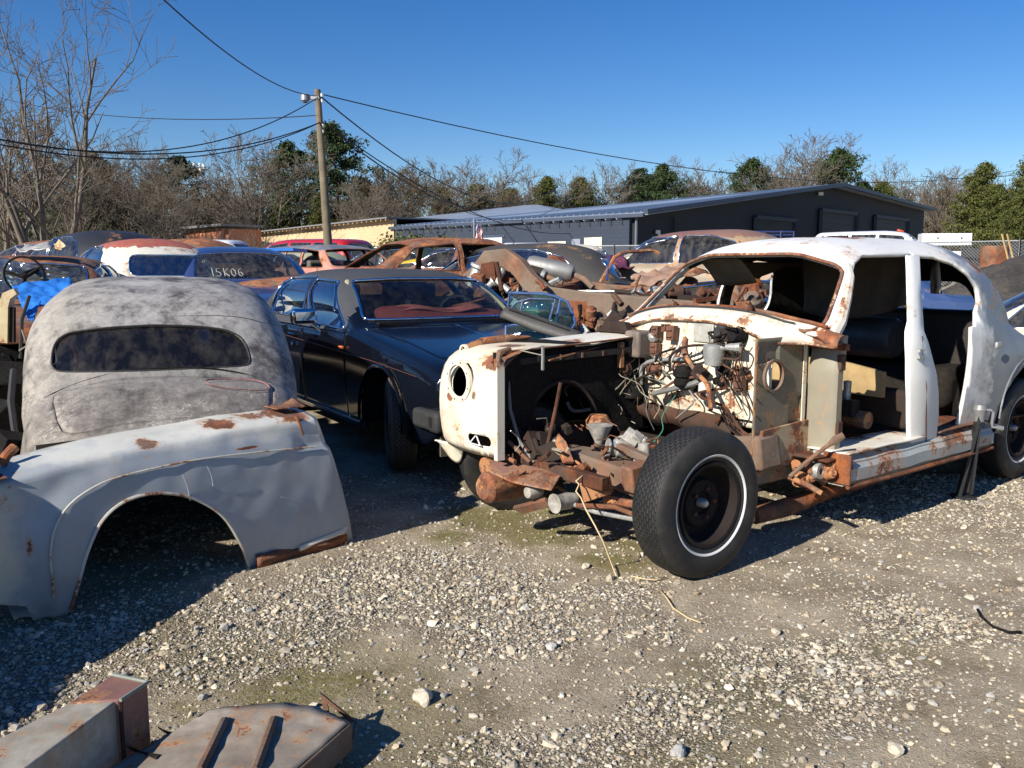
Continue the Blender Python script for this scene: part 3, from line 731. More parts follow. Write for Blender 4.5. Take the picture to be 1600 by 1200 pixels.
M_bark = mat('grey_bark', (.15, .125, .10), .95, var=.3, vs=2, bmp=.2, spec=.1); M_bark2 = mat('brown_bark', (.115, .09, .06), .95, var=.35, vs=1, spec=.1)
M_bark3 = mat('pale_bark', (.17, .14, .11), .95, var=.3, vs=2, spec=.1)
def leafmat(name, c1, c2):
    m, t, b = nodes(name); g_ = N(t, 'ShaderNodeNewGeometry'); r_ = ramp(t, g_.outputs['Random Per Island'], [(0, c1), (.6, tuple((x+y)/2 for x, y in zip(c1, c2))), (1, c2)])
    n_ = noise(t, tc(t), .5, 3); c = mixc(t, mathn(t, 'MULTIPLY', ramp(t, n_, [(.4, 0), (.65, 1)]), .5), r_, tuple(.5*x for x in c1))
    t.links.new(c, b.inputs['Base Color']); b.inputs['Roughness'].default_value = .8; b.inputs['Specular IOR Level'].default_value = .15; return m
L_pine = leafmat('pine_needles', (.028, .05, .02), (.075, .10, .035)); L_yel = leafmat('yellow_green_needles', (.06, .075, .02), (.15, .15, .045)); L_dark = leafmat('dark_needles', (.018, .035, .02), (.05, .075, .035))
L_brown = leafmat('dead_leaves', (.10, .06, .03), (.2, .13, .06))
def leaf_quads(C, size, n_each, sp, rg, flat=.5):
    C = np.array(C); n = len(C)*n_each; c = np.repeat(C, n_each, 0)+rg.normal(0, 1, (n, 3))*np.array([sp, sp, sp*flat])
    a = rg.normal(0, 1, (n, 3)); a /= np.linalg.norm(a, axis=1, keepdims=True); b_ = rg.normal(0, 1, (n, 3)); b_ -= a*(a*b_).sum(1, keepdims=True); b_ /= np.linalg.norm(b_, axis=1, keepdims=True)
    s_ = rg.uniform(.5, 1.2, (n, 1))*size; V = np.stack([c-a*s_, c+b_*s_*.45, c+a*s_, c-b_*s_*.45], 1).reshape(-1, 3)
    return npmesh(V, np.arange(4*n).reshape(-1, 4))
def bare_tree(seed, h, label, loc, bark, group, **k):
    o = thing('bare_tree', label, 'tree', loc, random.uniform(0, 6), group); S = branches(h, seed, **k)
    seg_obj('trunk', [s_ for s_ in S if s_[4] == 0], bark, o); seg_obj('crown', [s_ for s_ in S if s_[4] > 0], bark, o); return o
def pine(seed, h, label, loc, leaf, group, kind='pine', wid=.26, bottom=.3, dens=1.0):
    rg = random.Random(seed); r2_ = np.random.default_rng(seed); o = thing('evergreen_tree' if kind != 'pine' else 'pine_tree', label, 'tree', loc, rg.uniform(0, 6), group)
    S = []; C = []; p = Vector((0, 0, -.1)); d = Vector((rg.gauss(0, .03), rg.gauss(0, .03), 1)).normalized(); pts = [p]
    for i in range(8): d = (d+Vector((rg.gauss(0, .03), rg.gauss(0, .03), .2))).normalized(); p = p+d*h/8; pts.append(p); S.append((pts[-2], p, h*.018*(1-i/8.5), h*.018*(1-(i+1)/8.5), 0))
    B = []
    nb = int((46 if kind == 'pine' else 70)*dens)
    for j in range(nb):
        f = bottom+(1-bottom)*(j/nb)**(.9); x = f*8; i = min(7, int(x)); q = pts[i].lerp(pts[i+1], x-i); t_ = (f-bottom)/(1-bottom)
        prof = (math.sin(math.pi*min(1, .22+t_*.80)))**.8 if kind == 'pine' else (1.02-t_)**.75*(.55+.45*min(1, t_*5))
        L = h*wid*prof*rg.uniform(.55, 1.15)+.15; a = rg.uniform(0, 6.283); dd = Vector((math.cos(a), math.sin(a), rg.uniform(-.05, .35) if kind == 'pine' else rg.uniform(.25, .8))).normalized()
        e_ = q; k = 4
        for m_ in range(k):
            dd = (dd+Vector((rg.gauss(0, .12), rg.gauss(0, .12), rg.gauss(0.03, .08)))).normalized(); e2 = e_+dd*L/k; B.append((e_, e2, .035*(1-m_/k)+.01, .03*(1-(m_+1)/k)+.008, 1)); 
            if m_ >= (1 if kind == 'pine' else 0):
                for z_ in range(2):
                    s_ = Vector((rg.gauss(0, 1), rg.gauss(0, 1), rg.gauss(0, .35)))*L*.13; C.append(tuple(e2+s_))
            e_ = e2
    seg_obj('trunk', S, M_bark2, o); seg_obj('limbs', B, M_bark2, o)
    link('crown', leaf_quads(C, h*.012, 30, h*.021, r2_, .55), leaf, o, None); return o
def dup(root, loc, rotz, label, scale=1.0, group=None):
    r_ = root.copy(); COL.objects.link(r_); r_.location = loc; r_.rotation_euler = (0, 0, rotz); r_.scale = (scale,)*3; r_['label'] = label
    if group: r_['group'] = group
    for ch in list(root.children):
        c = ch.copy(); COL.objects.link(c); c.parent = r_
        for g_ in list(ch.children):
            d_ = g_.copy(); COL.objects.link(d_); d_.parent = c
    return r_
def at(px, d, z=.4): p = W(px, 400, d); return (p.x, p.y, z)
# big bare tree on the left
bare_tree(13, 9.6, 'tall many-stemmed bare grey tree filling the left of the sky', at(70, 27), M_bark, None, levels=4, stems=4, spread=.40, r0=.11, twig=.007, nb=(6, 4, 3, 3), first=.18, up=.5)
GT = 'bare winter trees along the horizon'; GE = 'evergreens along the horizon'
sides = [(40, 'beyond the brown wreck at the far left'), (150, 'above the red-roofed white car')]
bt = [bare_tree(31, 7, 'slender grey bare tree just left of the big many-stemmed one', at(8, 33), M_bark3, GT, levels=4, stems=2, r0=.13, twig=.012, nb=(9, 5, 4, 3)),
      bare_tree(32, 11, 'broad round-headed bare tree standing above the blue sedan', at(425, 74), M_bark3, GT, levels=4, stems=3, spread=.3, r0=.16, twig=.016, nb=(8, 6, 5, 3)),
      bare_tree(33, 10, 'reddish bare tree thicket right of the tall pine behind the pole', at(655, 80), M_bark2, GT, levels=4, stems=3, spread=.3, r0=.12, twig=.016, nb=(8, 6, 5, 3)),
      bare_tree(34, 13, 'tall pale bare tree rising above the warehouse ridge', at(1232, 88), M_bark3, GT, levels=4, stems=3, spread=.25, r0=.14, twig=.017, nb=(9, 6, 5, 3))]
def topd(py, d): return (420-py)/FPX*d+1.1        # height of a tree whose top is at that row
BT = [(0, 235, 45, 'bare tree at the very left edge of the horizon'), (110, 262, 50, 'bare tree behind the big one, its top level with the pale sky'), (185, 268, 58, 'bare tree between the big one and the dark leaning pine'), (215, 240, 66, 'thin bare tree just left of the dark leaning pine'),
      (320, 275, 84, 'bare tree over the brick hut, right of the phone mast'), (250, 290, 52, 'low bare tree behind the white truck at left'), (605, 262, 85, 'pinkish bare tree right next to the tall pine by the pole'), (575, 300, 70, 'low bare tree tucked behind the tall pine by the pole'),
      (700, 285, 82, 'bare tree above the flat left end of the warehouse roof'), (740, 268, 95, 'thin bare tree above the small flag'), (785, 292, 84, 'bare tree right of the flag and above the raised roof'), (860, 288, 90, 'bare tree where the thick wire meets the roofline'),
      (905, 285, 92, 'bare tree left of the round brown tree above the warehouse'), (985, 275, 95, 'brown bare tree above the middle of the warehouse roof'), (1070, 275, 96, 'bare tree between two pines above the warehouse roof'), (1120, 282, 94, 'bare tree left of the round pine above the warehouse roof'),
      (1190, 255, 96, 'bare tree left of the tall pale one above the ridge'), (1270, 240, 98, 'bare tree right of the tall pale one above the ridge'), (1350, 285, 96, 'bare tree right of the narrow pine above the gable'), (1400, 280, 98, 'bare tree over the right end of the gable'),
      (1450, 290, 92, 'bare tree beyond the white toolbox pickup'), (1490, 283, 90, 'bare tree left of the yellow-green tree at right'), (1540, 275, 95, 'bare tree behind the yellow-green tree at right'), (40, 250, 60, 'bare tree behind the left stems of the big one'),
      (290, 300, 75, 'low bare tree directly over the brick hut'), (375, 300, 80, 'low bare tree over the gap between hut and workshop')]
for k, (px, py, d, lb) in enumerate(BT):
    src = bt[k % 4]; hs_ = [7, 11, 10, 13][k % 4]*1.02; dup(src, at(px, d), k*1.7, lb, topd(py, d)/hs_, GT)
pn = [pine(51, 11, 'tall ragged dark pine right behind the utility pole', at(530, 90), L_pine, GE, 'pine', .33, .12, 2.2),
      pine(52, 9, 'dark pine with a leaning broad head left of the phone mast', at(278, 82), L_dark, GE, 'pine', .28, .3, 1.6),
      pine(53, 6, 'bushy yellow-green evergreen at the right edge', at(1560, 52), L_yel, GE, 'cedar', .34, .03, 1.6),
      pine(54, 6, 'low dark green evergreen left of the tan workshop roof', at(400, 90), L_yel, GE, 'cedar', .33, .03, 1.1)]
PN = [(0, 475, 228, 92, 'left half of the dark pine pair behind the pole'), (0, 1158, 255, 92, 'round-headed pine above the warehouse roof left of the ridge'), (0, 1300, 236, 90, 'narrow dark pine right of the ridge'), (0, 1050, 262, 94, 'feathery pine above the middle of the warehouse roof'),
      (0, 150, 245, 70, 'dark pine half hidden by the big bare tree'), (1, 985, 268, 96, 'brownish round tree above the warehouse middle'), (2, 1598, 250, 50, 'evergreen cut by the right edge of the picture'), (2, 1520, 262, 54, 'slimmer yellow-green evergreen left of the bushy one at right'),
      (3, 440, 308, 88, 'dark evergreen bush left of the pole'), (3, 350, 305, 86, 'green evergreen above the brick hut roof'), (3, 570, 285, 90, 'evergreen just right of the pole pine'), (3, 500, 305, 86, 'low evergreen at the foot of the pole pine'), (3, 320, 315, 84, 'low evergreen above the left of the brick hut'),
      (2, 845, 282, 86, 'yellow-green evergreen above the raised roof'), (2, 915, 283, 90, 'larger yellow-green evergreen above the warehouse roof'), (3, 750, 293, 84, 'small green conical evergreen above the flag'), (3, 695, 300, 84, 'small conical evergreen left of the flag'), (2, 1385, 290, 92, 'yellow-green evergreen over the right slope of the gable'),
      (2, 1590, 300, 44, 'low evergreen at the right edge behind the fence'), (3, 1340, 290, 95, 'dark evergreen just right of the narrow pine'), (0, 120, 290, 55, 'dark evergreen low behind the big bare tree'), (3, 800, 300, 88, 'dark evergreen between the two yellow-green ones and the flag'), (3, 1010, 290, 97, 'green evergreen behind the warehouse roof middle'), (3, 1470, 300, 95, 'dark evergreen beyond the toolbox pickup')]
PH = [11, 9, 6, 6]
bt[3].scale = (.82,)*3
pn[0].scale = (1.42,)*3; pn[1].scale = (1.3,)*3; pn[3].scale = (1.35,)*3
for k, (i, px, py, d, lb) in enumerate(PN): dup(pn[i], at(px, d), k*2.1, lb, topd(py, d)/PH[i], GE)
# distant wood reading as one mass
r3 = random.Random(5); S = []; C = []
for i in range(420):
    px = r3.uniform(-250, 1850); d = r3.uniform(100, 125); p = W(px, 400, d); h_ = r3.uniform(7.5, 10.5) if px > 250 else r3.uniform(8, 12)
    if px > 400: h_ *= .95
    a_ = Vector((p.x, p.y, .3)); tp_ = a_+Vector((r3.gauss(0, .5), 0, h_)); S.append((a_, tp_, .12, .03, 0))
    for k in range(24):
        f = r3.uniform(.25, 1); q = a_.lerp(tp_, f); e_ = q+Vector((r3.gauss(0, 1.3), r3.gauss(0, 1), r3.uniform(.4, 2))); S.append((q, e_, .04, .018, 1))
        for z_ in range(2): S.append((q.lerp(e_, r3.uniform(.3, .9)), e_+Vector((r3.gauss(0, .8), r3.gauss(0, .5), r3.uniform(.1, .9))), .024, .014, 1))
me_ = segs_mesh([tuple(s_[0]) for s_ in S], [tuple(s_[1]) for s_ in S], [s_[2] for s_ in S], [s_[3] for s_ in S], 3)
tag(link('distant_wood', me_, M_bark2, None, None), 'mass of bare brown trees along the whole horizon', 'wood', kind='stuff')
C = []
for i in range(1900):
    px = r3.uniform(-200, 1800); d = r3.uniform(98, 120); p = W(px, 400, d); C.append((p.x, p.y, .4+abs(r3.gauss(0, 2.2))))
tag(link('distant_undergrowth', leaf_quads(C, .45, 26, .9, rng, .7), leafmat('mixed_undergrowth', (.06, .065, .025), (.14, .135, .055)), None, None), 'brown and green undergrowth at the foot of the distant wood', 'undergrowth', kind='stuff')
C = []; S = []
for i in range(900):
    px = r3.uniform(-300, 420); d = r3.uniform(34, 60); p = W(px, 400, d); a_ = Vector((p.x, p.y, .3))
    for k in range(9): S.append((a_, a_+Vector((r3.gauss(0, 1.2), r3.gauss(0, 1.2), r3.uniform(.8, 2.9))), .018, .007, 1))
me_ = segs_mesh([tuple(s_[0]) for s_ in S], [tuple(s_[1]) for s_ in S], [s_[2] for s_ in S], [s_[3] for s_ in S], 3)
tag(link('brushwood', me_, M_bark3, None, None), 'tangle of bare grey brush behind the wrecks at the left', 'brush', kind='stuff')
C = []; S = []
for i in range(250):
    px = r3.uniform(-150, 1750); d = r3.uniform(92, 112); p = W(px, 400, d); h_ = r3.uniform(3.5, 9.0); r_ = h_*.24; a_ = Vector((p.x, p.y, .3)); S.append((a_, a_+Vector((0, 0, h_)), .1, .03, 0))
    for k in range(46): f = r3.random()**.8; q = r_*(1-f)**.7*r3.uniform(.3, 1.1); an = r3.uniform(0, 6.28); C.append((p.x+q*math.cos(an), p.y+q*math.sin(an), .6+h_*f))
tag(link('distant_evergreens', leaf_quads(C, .17, 24, .26, rng, .7), leafmat('far_evergreen', (.045, .065, .02), (.14, .155, .05)), None, None), 'distant mass of small green conifers mixed into the bare wood', 'wood', kind='stuff')
# phone mast
ms = thing('phone_mast', 'distant pale phone mast with a ring of antennas right of the leaning pine', 'mast', at(312, 120, 0))
mh = topd(262, 120); MB().tube([(0, 0, 0), (0, 0, mh)], [.35, .2], 8).build('pole_shaft', M_steel, ms)
mb = MB()
for k in range(9): a = k*.698; mb.box((math.cos(a)*1.1, math.sin(a)*1.1, mh-.3), (.25, .25, 1.5))
mb.build('antenna', M_white, ms); MB().lathe([(.0, 0), (1.1, 0), (1.1, -.1), (0, -.1)], (0, 0, mh-.6), n=12).build('platform', M_steel, ms)

# ------------------------------------------------------------------ chain-link fence
def chain(name_, P, zt, label, fabric=None):
    root = thing('chain_link_fence', label, 'fence', (P[0][0], P[0][1], 0)); o_ = Vector((P[0][0], P[0][1], 0))
    pm = MB(); S = []
    for (x0, y0), (x1, y1) in zip(P, P[1:]):
        a = Vector((x0, y0, 0)); b_ = Vector((x1, y1, 0)); L = (b_-a).length; n = int(round(L/2.6)); z0 = .45
        for i in range(n+1):
            q = a.lerp(b_, i/n)-o_; MB().tube([q+Vector((0, 0, z0-.3)), q+Vector((0, 0, zt+.05))], .03, 8).build('post', M_steel, root)
        MB().tube([a-o_+Vector((0, 0, zt)), b_-o_+Vector((0, 0, zt))], .021, 6).build('top_rail', M_steel, root)
        st = .085; H_ = zt-z0; k = int((L+H_)/st); d_ = (b_-a).normalized()
        for i in range(k):
            s0 = i*st-H_
            for sg in (0, 1):
                u0, w0, u1, w1 = (s0, 0, s0+H_, H_) if sg == 0 else (s0, H_, s0+H_, 0)
                if u0 < 0: f = -u0/H_; w0 = w0+(w1-w0)*f; u0 = 0
                if u1 > L: f = (L-u0)/(u1-u0); w1 = w0+(w1-w0)*f; u1 = L
                if u1 <= u0: continue
                S.append((a-o_+d_*u0+Vector((0, 0, z0+w0)), a-o_+d_*u1+Vector((0, 0, z0+w1)), .0032, .0032, 0))
    seg_obj('wire_mesh', S, M_steel, root)
    return root, o_
f0 = W(690, 400, 30); f1 = W(960, 400, 27.5); f2 = W(1420, 400, 24.5); f3 = W(1592, 400, 22.5)
FZ = 2.22
chain('f', [(f0.x, f0.y), (f1.x, f1.y), (f2.x, f2.y)], FZ, 'grey chain-link fence in front of the navy warehouse')
fr_, fo = chain('f', [(f2.x+.05, f2.y), (f3.x, f3.y), (f3.x+5, f3.y-1)], FZ, 'chain-link fence with black screening behind the grey tail of the white car')
def screen(parent, o_, a, b_, z0, z1, mt):
    rows = []
    for j in range(8):
        z = z0+(z1-z0)*j/7; rows.append([a.lerp(b_, i/30)-o_+Vector((0, .04+.05*math.sin(i*1.3+j*.4), z-(.08*math.sin(i*.7) if j == 7 else 0))) for i in range(31)])
    solid(MB().grid(rows).build('screen_cloth', mt, parent), .01)
M_cloth = mat('black_screen_cloth', (.018, .02, .022), .8, var=.4, vs=3, bmp=.3)
screen(fr_, fo, Vector((f2.x+1.3, f2.y-.4, 0)), Vector((f3.x+5, f3.y-1, 0)), .4, 2.12, M_cloth)
# beige leaves/vine on fence seen through orange roof car
C = [tuple(W(r3.uniform(600, 705), r3.uniform(380, 425), r3.uniform(26.5, 27.5))) for _ in range(260)]
vine = thing('ivy_bush', 'dull green ivy bush seen through the rusty roof shell', 'bush', (0, 0, 0)); link('foliage', leaf_quads(C, .07, 24, .2, rng, 1), L_yel, vine, None)
# flag on its pole
fl = thing('flag', 'small American flag drooping on a thin pole before the warehouse', 'flag', tuple(W(741, 400, 26).xy)+(0,))
z_t = W(741, 346, 26).z; MB().tube([(0, 0, .4), (0, 0, z_t+.1)], .02, 6).build('flag_pole', M_steel, fl)
rows = []; mi = []
for j in range(27):
    s_ = j/26; rows.append([Vector((.02+.42*(i/12)*(.55+.45*s_*.6)+.02*math.sin(j*.5), .05*math.sin(i*1.1+s_*2), z_t-.62*s_-.26*(i/12)**1.2+.015*math.sin(i))) for i in range(13)])
g_ = MB().grid(rows); g_.mi = [0]*len(g_.f)
k = 0
for j in range(26):
    for i in range(12):
        canton = j < 13 and i < 5
        g_.mi[k] = 2 if canton else (0 if i % 2 == 0 else 1); 
        if canton and (i+j) % 2 == 0 and i % 2 == 0: g_.mi[k] = 1
        k += 1
g_.build('flag_cloth', [mat('flag_red', (.5, .03, .04), .8), mat('flag_white', (.7, .7, .68), .8), mat('flag_blue', (.02, .03, .16), .8)], fl)
# ================================================================== MATERIALS FOR THE WRECKS
P_white = paint('white_car_paint', (.76, .76, .74), .10, (.72, .71, .66), .16, .42, 3.1, 2.2, streak=.06, spots=[(2.05, -.05, 1.72, .38, .30, .3, .30), (1.55, 0, 1.60, .16, .9, .12, .10), (2.9, -.66, 1.52, .18, .2, .12, .22), (1.05, -.8, 1.1, .15, .2, .15, .2)], grad=(0, 2.5, 2.95, (.145, .165, .19)))
P_whitey = paint('white_flaking_paint', (.72, .70, .62), .30, (.74, .68, .55), .25, .5, 8.2, 3.5, spots=[(.98, -.82, 1.12, .12, .12, .1, .35), (.8, 0, 1.2, .05, .7, .04, .12)])
P_cream = paint('cream_fender_paint', (.76, .74, .66), .12, (.74, .64, .42), .15, .42, 1.3, 2.4, streak=.22, spots=[(-.45, .30, 1.0, .25, .12, .07, .3), (-.53, .64, .77, .1, .05, .03, .35), (-.2, .5, 1.06, .12, .12, .1, .22), (.3, .5, 1.08, .2, .1, .1, .2), (-.52, .40, .80, .1, .03, .06, .25)])
P_grey = paint('grey_primer', (.40, .44, .48), .10, (.50, .53, .55), .2, .42, 5.5, 1.6)
P_firewall = paint('cream_firewall', (.74, .67, .50), .30, (.78, .73, .60), .35, .5, 4.4, 5, streak=.4)
P_taupe = paint('taupe_primer', (.15, .132, .095), .30, (.19, .165, .12), .6, .6, 6.6, 4.0)
P_sill = paint('pale_blue_sill', (.30, .34, .35), .36, (.42, .43, .40), .3, .5, 7.7, 3.5)
M_rust = rusty('rust'); M_rusttan = rusty('dusty_rust', .8, sc=7); M_rustd = rusty('dark_rust', 0, .45); M_oily = rusty('oily_dirt', .8, .14)
M_rusto = paint('orange_rust_sheet', (.34, .13, .05), .55, (.40, .20, .10), .3, .8, 2.2, 4)
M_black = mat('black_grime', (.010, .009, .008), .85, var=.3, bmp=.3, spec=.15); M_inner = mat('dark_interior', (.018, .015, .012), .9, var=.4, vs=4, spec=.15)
M_rubber = mat('black_rubber', (.022, .022, .023), .75, var=.25, vs=10, bmp=.15); M_chrome = mat('chrome', (.8, .82, .85), .08, 1, var=.03)
M_alu = mat('dull_aluminium', (.42, .42, .40), .45, .5, var=.3, vs=14, bmp=.3); M_hose = mat('grey_hose', (.16, .16, .15), .6, var=.3); M_wireg = mat('faded_wire', (.30, .27, .20), .7, var=.3)
M_green = mat('green_wire', (.05, .22, .16), .6); M_red = mat('red_plastic', (.4, .03, .02), .5); M_wplast = mat('white_plastic', (.7, .7, .68), .4, var=.08)
M_woodp = mat('tan_plank', (.42, .29, .13), .8, var=.3, vs=3, bmp=.3); M_brownp = mat('brown_casting', (.13, .055, .03), .7, var=.35, vs=14, bmp=.3)

# ------------------------------------------------------------------ wheels
def tyre_mat(name, col=(.028, .028, .029), dust=.3):
    m, t, b = nodes(name); v = tc(t); uv = N(t, 'ShaderNodeUVMap'); sp = N(t, 'ShaderNodeSeparateXYZ'); t.links.new(uv.outputs[0], sp.inputs[0])
    n_ = noise(t, v, 9, 8, .65); c = mixc(t, mathn(t, 'MULTIPLY', ramp(t, n_, [(.4, 0), (.75, 1)]), dust), col, (.16, .14, .11))
    cb = N(t, 'ShaderNodeCombineXYZ'); t.links.new(mathn(t, 'MULTIPLY', sp.outputs[0], 62), cb.inputs[0]); t.links.new(mathn(t, 'MULTIPLY', sp.outputs[1], 24), cb.inputs[1])
    br = N(t, 'ShaderNodeTexBrick'); t.links.new(cb.outputs[0], br.inputs[0]); br.inputs['Scale'].default_value = 1; br.inputs['Brick Width'].default_value = 1.0; br.inputs['Row Height'].default_value = .9
    br.inputs['Mortar Size'].default_value = .16; br.inputs['Mortar Smooth'].default_value = .4
    tread = mathn(t, 'MULTIPLY', mathn(t, 'GREATER_THAN', sp.outputs[1], .30), mathn(t, 'LESS_THAN', sp.outputs[1], .70))
    f = mathn(t, 'MULTIPLY', br.outputs['Fac'], tread); c = mixc(t, mathn(t, 'MULTIPLY', f, .8), c, (.006, .006, .006))
    t.links.new(c, b.inputs['Base Color']); b.inputs['Roughness'].default_value = .62; b.inputs['Specular IOR Level'].default_value = .35
    bump(t, b, mathn(t, 'ADD', mathn(t, 'MULTIPLY', f, -1), mathn(t, 'MULTIPLY', n_, .15)), 1.0, .012); return m
M_tyre = tyre_mat('tyre_rubber', (.018, .018, .019), .22); M_tyred = tyre_mat('dusty_tyre_rubber', (.12, .085, .055), .9)
M_rim = rusty('dark_rim', .1, .035); M_ww = mat('whitewall_band', (.62, .62, .62), .6, var=.15)
def tyre_profile(R_, w_, rr):
    h = w_/2; S_ = R_-rr
    return [(rr, -h*.72), (rr+S_*.12, -h*.86), (rr+S_*.45, -h*1.02), (rr+S_*.78, -h*.95), (R_*.975, -h*.80), (R_*.992, -h*.62), (R_, -h*.3), (R_*1.002, 0), (R_, h*.3), (R_*.992, h*.62), (R_*.975, h*.80), (rr+S_*.78, h*.95), (rr+S_*.45, h*1.02), (rr+S_*.12, h*.86), (rr, h*.72)]
def add_uv(me, nseg, nprof):
    uvl = me.uv_layers.new(name='UVMap'); 
    for p in me.polygons:
        vs = [me.loops[l].vertex_index for l in p.loop_indices]; us = [(v_ % nseg)/nseg for v_ in vs]; wrap = max(us)-min(us) > .5
        for l, v_, u in zip(p.loop_indices, vs, us): uvl.data[l].uv = (u+1 if wrap and u < .5 else u, (v_//nseg)/(nprof-1))
def wheel(parent, c, R_=.365, w_=.2, rr=.2, out=-1, steer=0, camber=0, ww=False, mt=None, rim=None, seg=48, hub=True, name='wheel'):
    r_ = bpy.data.objects.new(name, None); COL.objects.link(r_); r_.parent = parent; r_.location = c; r_.rotation_euler = (camber, 0, steer); r_.empty_display_size = .1
    pf = tyre_profile(R_, w_, rr); pf = [p for i, p in enumerate(pf)]; mb = MB().lathe(pf, axis='Y', n=seg); me = mb.mesh(); add_uv(me, seg, len(pf))
    link('tyre', me, mt or M_tyre, r_, 50)
    o = out; h = w_/2
    p2 = [(rr*1.03, o*h*.80), (rr*1.02, o*h*.86), (rr*.95, o*h*.84), (rr*.90, o*h*.5), (rr*.86, o*h*.1), (rr*.80, -o*h*.05), (rr*.62, o*h*.02), (rr*.55, o*h*.30), (rr*.42, o*h*.34), (rr*.30, o*h*.30), (rr*.28, o*h*.12), (.0, o*h*.12)]
    mb = MB().lathe(p2, axis='Y', n=seg); mb.lathe([(rr*1.02, -o*h*.80), (rr*.9, -o*h*.7), (rr*.85, -o*h*.1)], axis='Y', n=seg)
    rm = mb.build('rim', rim or M_rim, r_, 40, fix=False); solid(rm, .004, 0)
    if hub:
        hb = MB().lathe([(0, o*h*.62), (.014, o*h*.6), (.022, o*h*.5), (.024, o*h*.1)], axis='Y', n=12)
        hb.build('hub_cap', M_alu, r_)
        nb = MB()
        for k in range(5): a = k*1.2566; nb.lathe([(0, o*h*.5), (.011, o*h*.48), (.011, o*h*.3)], (rr*.36*math.cos(a), 0, rr*.36*math.sin(a)), axis='Y', n=6)
        nb.build('wheel_nuts', M_rustd, r_)
    if ww:
        y0 = o*h*1.035; a_ = R_-.062
        q = rr+(R_-rr)*.20
        MB().lathe([(q, o*h*.895), (q+.003, o*h*.935), (q+.010, o*h*.965), (q+.013, o*h*.95)], axis='Y', n=64).build('whitewall', M_ww, r_)
    return r_

# ================================================================== THE STRIPPED WHITE SALOON
Wf = Frame(.451, 4.71, 37.5)
wc = thing('wrecked_saloon', 'doorless stripped white vintage saloon with its engine bay exposed and whitewall tyres', 'car', (.451, 4.71, 0), R(37.5))
def LW(px, py, d, fr=Wf):
    p = W(px, py, d)-fr.o; return Vector((p.dot(fr.ex), p.dot(fr.ey), p.z))
def LX(px, py, x, fr=Wf): y, z = fr.onX(px, py, x); return Vector((x, y, z))
def LY(px, py, y, fr=Wf): x, z = fr.onY(px, py, y); return Vector((x, y, z))
wt = [(1.00, .87, .45, 1.09, 1.19, .80, 2.3), (1.08, .875, .44, 1.10, 1.25, .80, 2.4), (1.25, .885, .43, 1.11, 1.44, .80, 2.5), (1.45, .89, .42, 1.12, 1.615, .81, 2.6), (1.7, .895, .41, 1.125, 1.685, .82, 2.6),
 (2.2, .90, .41, 1.13, 1.712, .82, 2.6), (2.6, .90, .41, 1.12, 1.715, .83, 2.7), (2.93, .90, .41, 1.10, 1.69, .82, 2.6), (3.2, .90, .41, 1.06, 1.58, .79, 2.5), (3.39, .89, .41, 1.02, 1.40, .74, 2.3), (3.52, .88, .42, .98, 1.18, .70, 2.2), (3.66, .87, .42, .95, 1.05, .68, 2.2), (4.05, .84, .43, .88, .99, .68, 2.2), (4.35, .82, .45, .84, .93, .68, 2.2), (4.75, .74, .48, .72, .78, .6, 2.2), (4.95, .62, .5, .6, .62, .5, 2)]
def wbump(x, z):
    s_ = ss(2.7, 3.2, x)*(1-ss(4.3, 4.8, x)); zz = 1-ss(.78+.18*s_, 1.02, z)
    return .055*s_*zz
bm = bm_rows(shell_rows(wt, .055, 9, 18, .10, wbump))
yf = lambda z: -(.9-.28*ss(1.08, 1.6, z)) if z > 1.08 else -.9
VFw = cut(bm, rpoly([(-.74, 1.155), (.74, 1.155), (.63, 1.51), (.35, 1.59), (-.35, 1.59), (-.63, 1.51)], .07), (1, 2), lambda c: c.x < 1.75)
fo_ = [(.93, .40), (.93, 1.05), (1.02, 1.11), (1.20, 1.30), (1.44, 1.51), (1.66, 1.58), (2.20, 1.592), (2.0, 1.1), (2.0, .40)]
cut(bm, [(.93, .40), (.93, 1.09), (2.2, 1.09), (2.2, .40)], (0, 2), lambda c: c.y < -.25)
cut(bm, [(1.06, 1.085), (1.09, 1.14), (1.24, 1.31), (1.42, 1.475), (1.52, 1.54), (1.66, 1.585), (2.20, 1.595), (2.2, 1.085)], (0, 2), lambda c: c.y < -.25)
cut(bm, [(2.19, 1.13), (2.19, 1.592), (2.42, 1.58), (2.58, 1.535), (2.68, 1.46), (2.715, 1.38), (2.70, 1.28), (2.58, 1.13)], (0, 2), lambda c: c.y < -.25)
cut(bm, [(2.19, .40), (2.19, 1.135), (2.52, 1.135), (2.44, .40)], (0, 2), lambda c: c.y < -.25)
cut(bm, rpoly([(1.16, 1.14), (1.44, 1.48), (1.66, 1.57), (2.06, 1.58), (2.03, 1.14)], .04), (0, 2), lambda c: c.y > .25)
cut(bm, rpoly([(2.16, 1.14), (2.20, 1.58), (2.45, 1.565), (2.62, 1.48), (2.70, 1.3), (2.66, 1.14)], .05), (0, 2), lambda c: c.y > .25)
cut(bm, [(3.36+.43*math.cos(k*.26), .44+.43*math.sin(k*.26)) for k in range(13)]+[(2.93, .2), (3.79, .2)][::-1], (0, 2), lambda c: abs(c.y) > .4)
cut(bm, rpoly([(-.5, 1.16), (.5, 1.16), (.42, 1.42), (-.42, 1.42)], .09), (1, 2), lambda c: c.x > 3.2)
for f in bm.faces:
    c_ = f.calc_center_median()
    if c_.x > 2.86-.15*ss(1.0, 1.5, c_.z)+9: f.material_index = 2
P_quarter = paint('grey_white_primer', (.20, .225, .255), .10, (.30, .33, .36), .2, .5, 11.3, 2.0)
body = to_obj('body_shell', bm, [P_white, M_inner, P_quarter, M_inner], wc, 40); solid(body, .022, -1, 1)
trim('windscreen_frame', VFw, .011, paint('frame_paint', (.60, .52, .40), .85, None, .4, .6, 3.9, 7), wc)
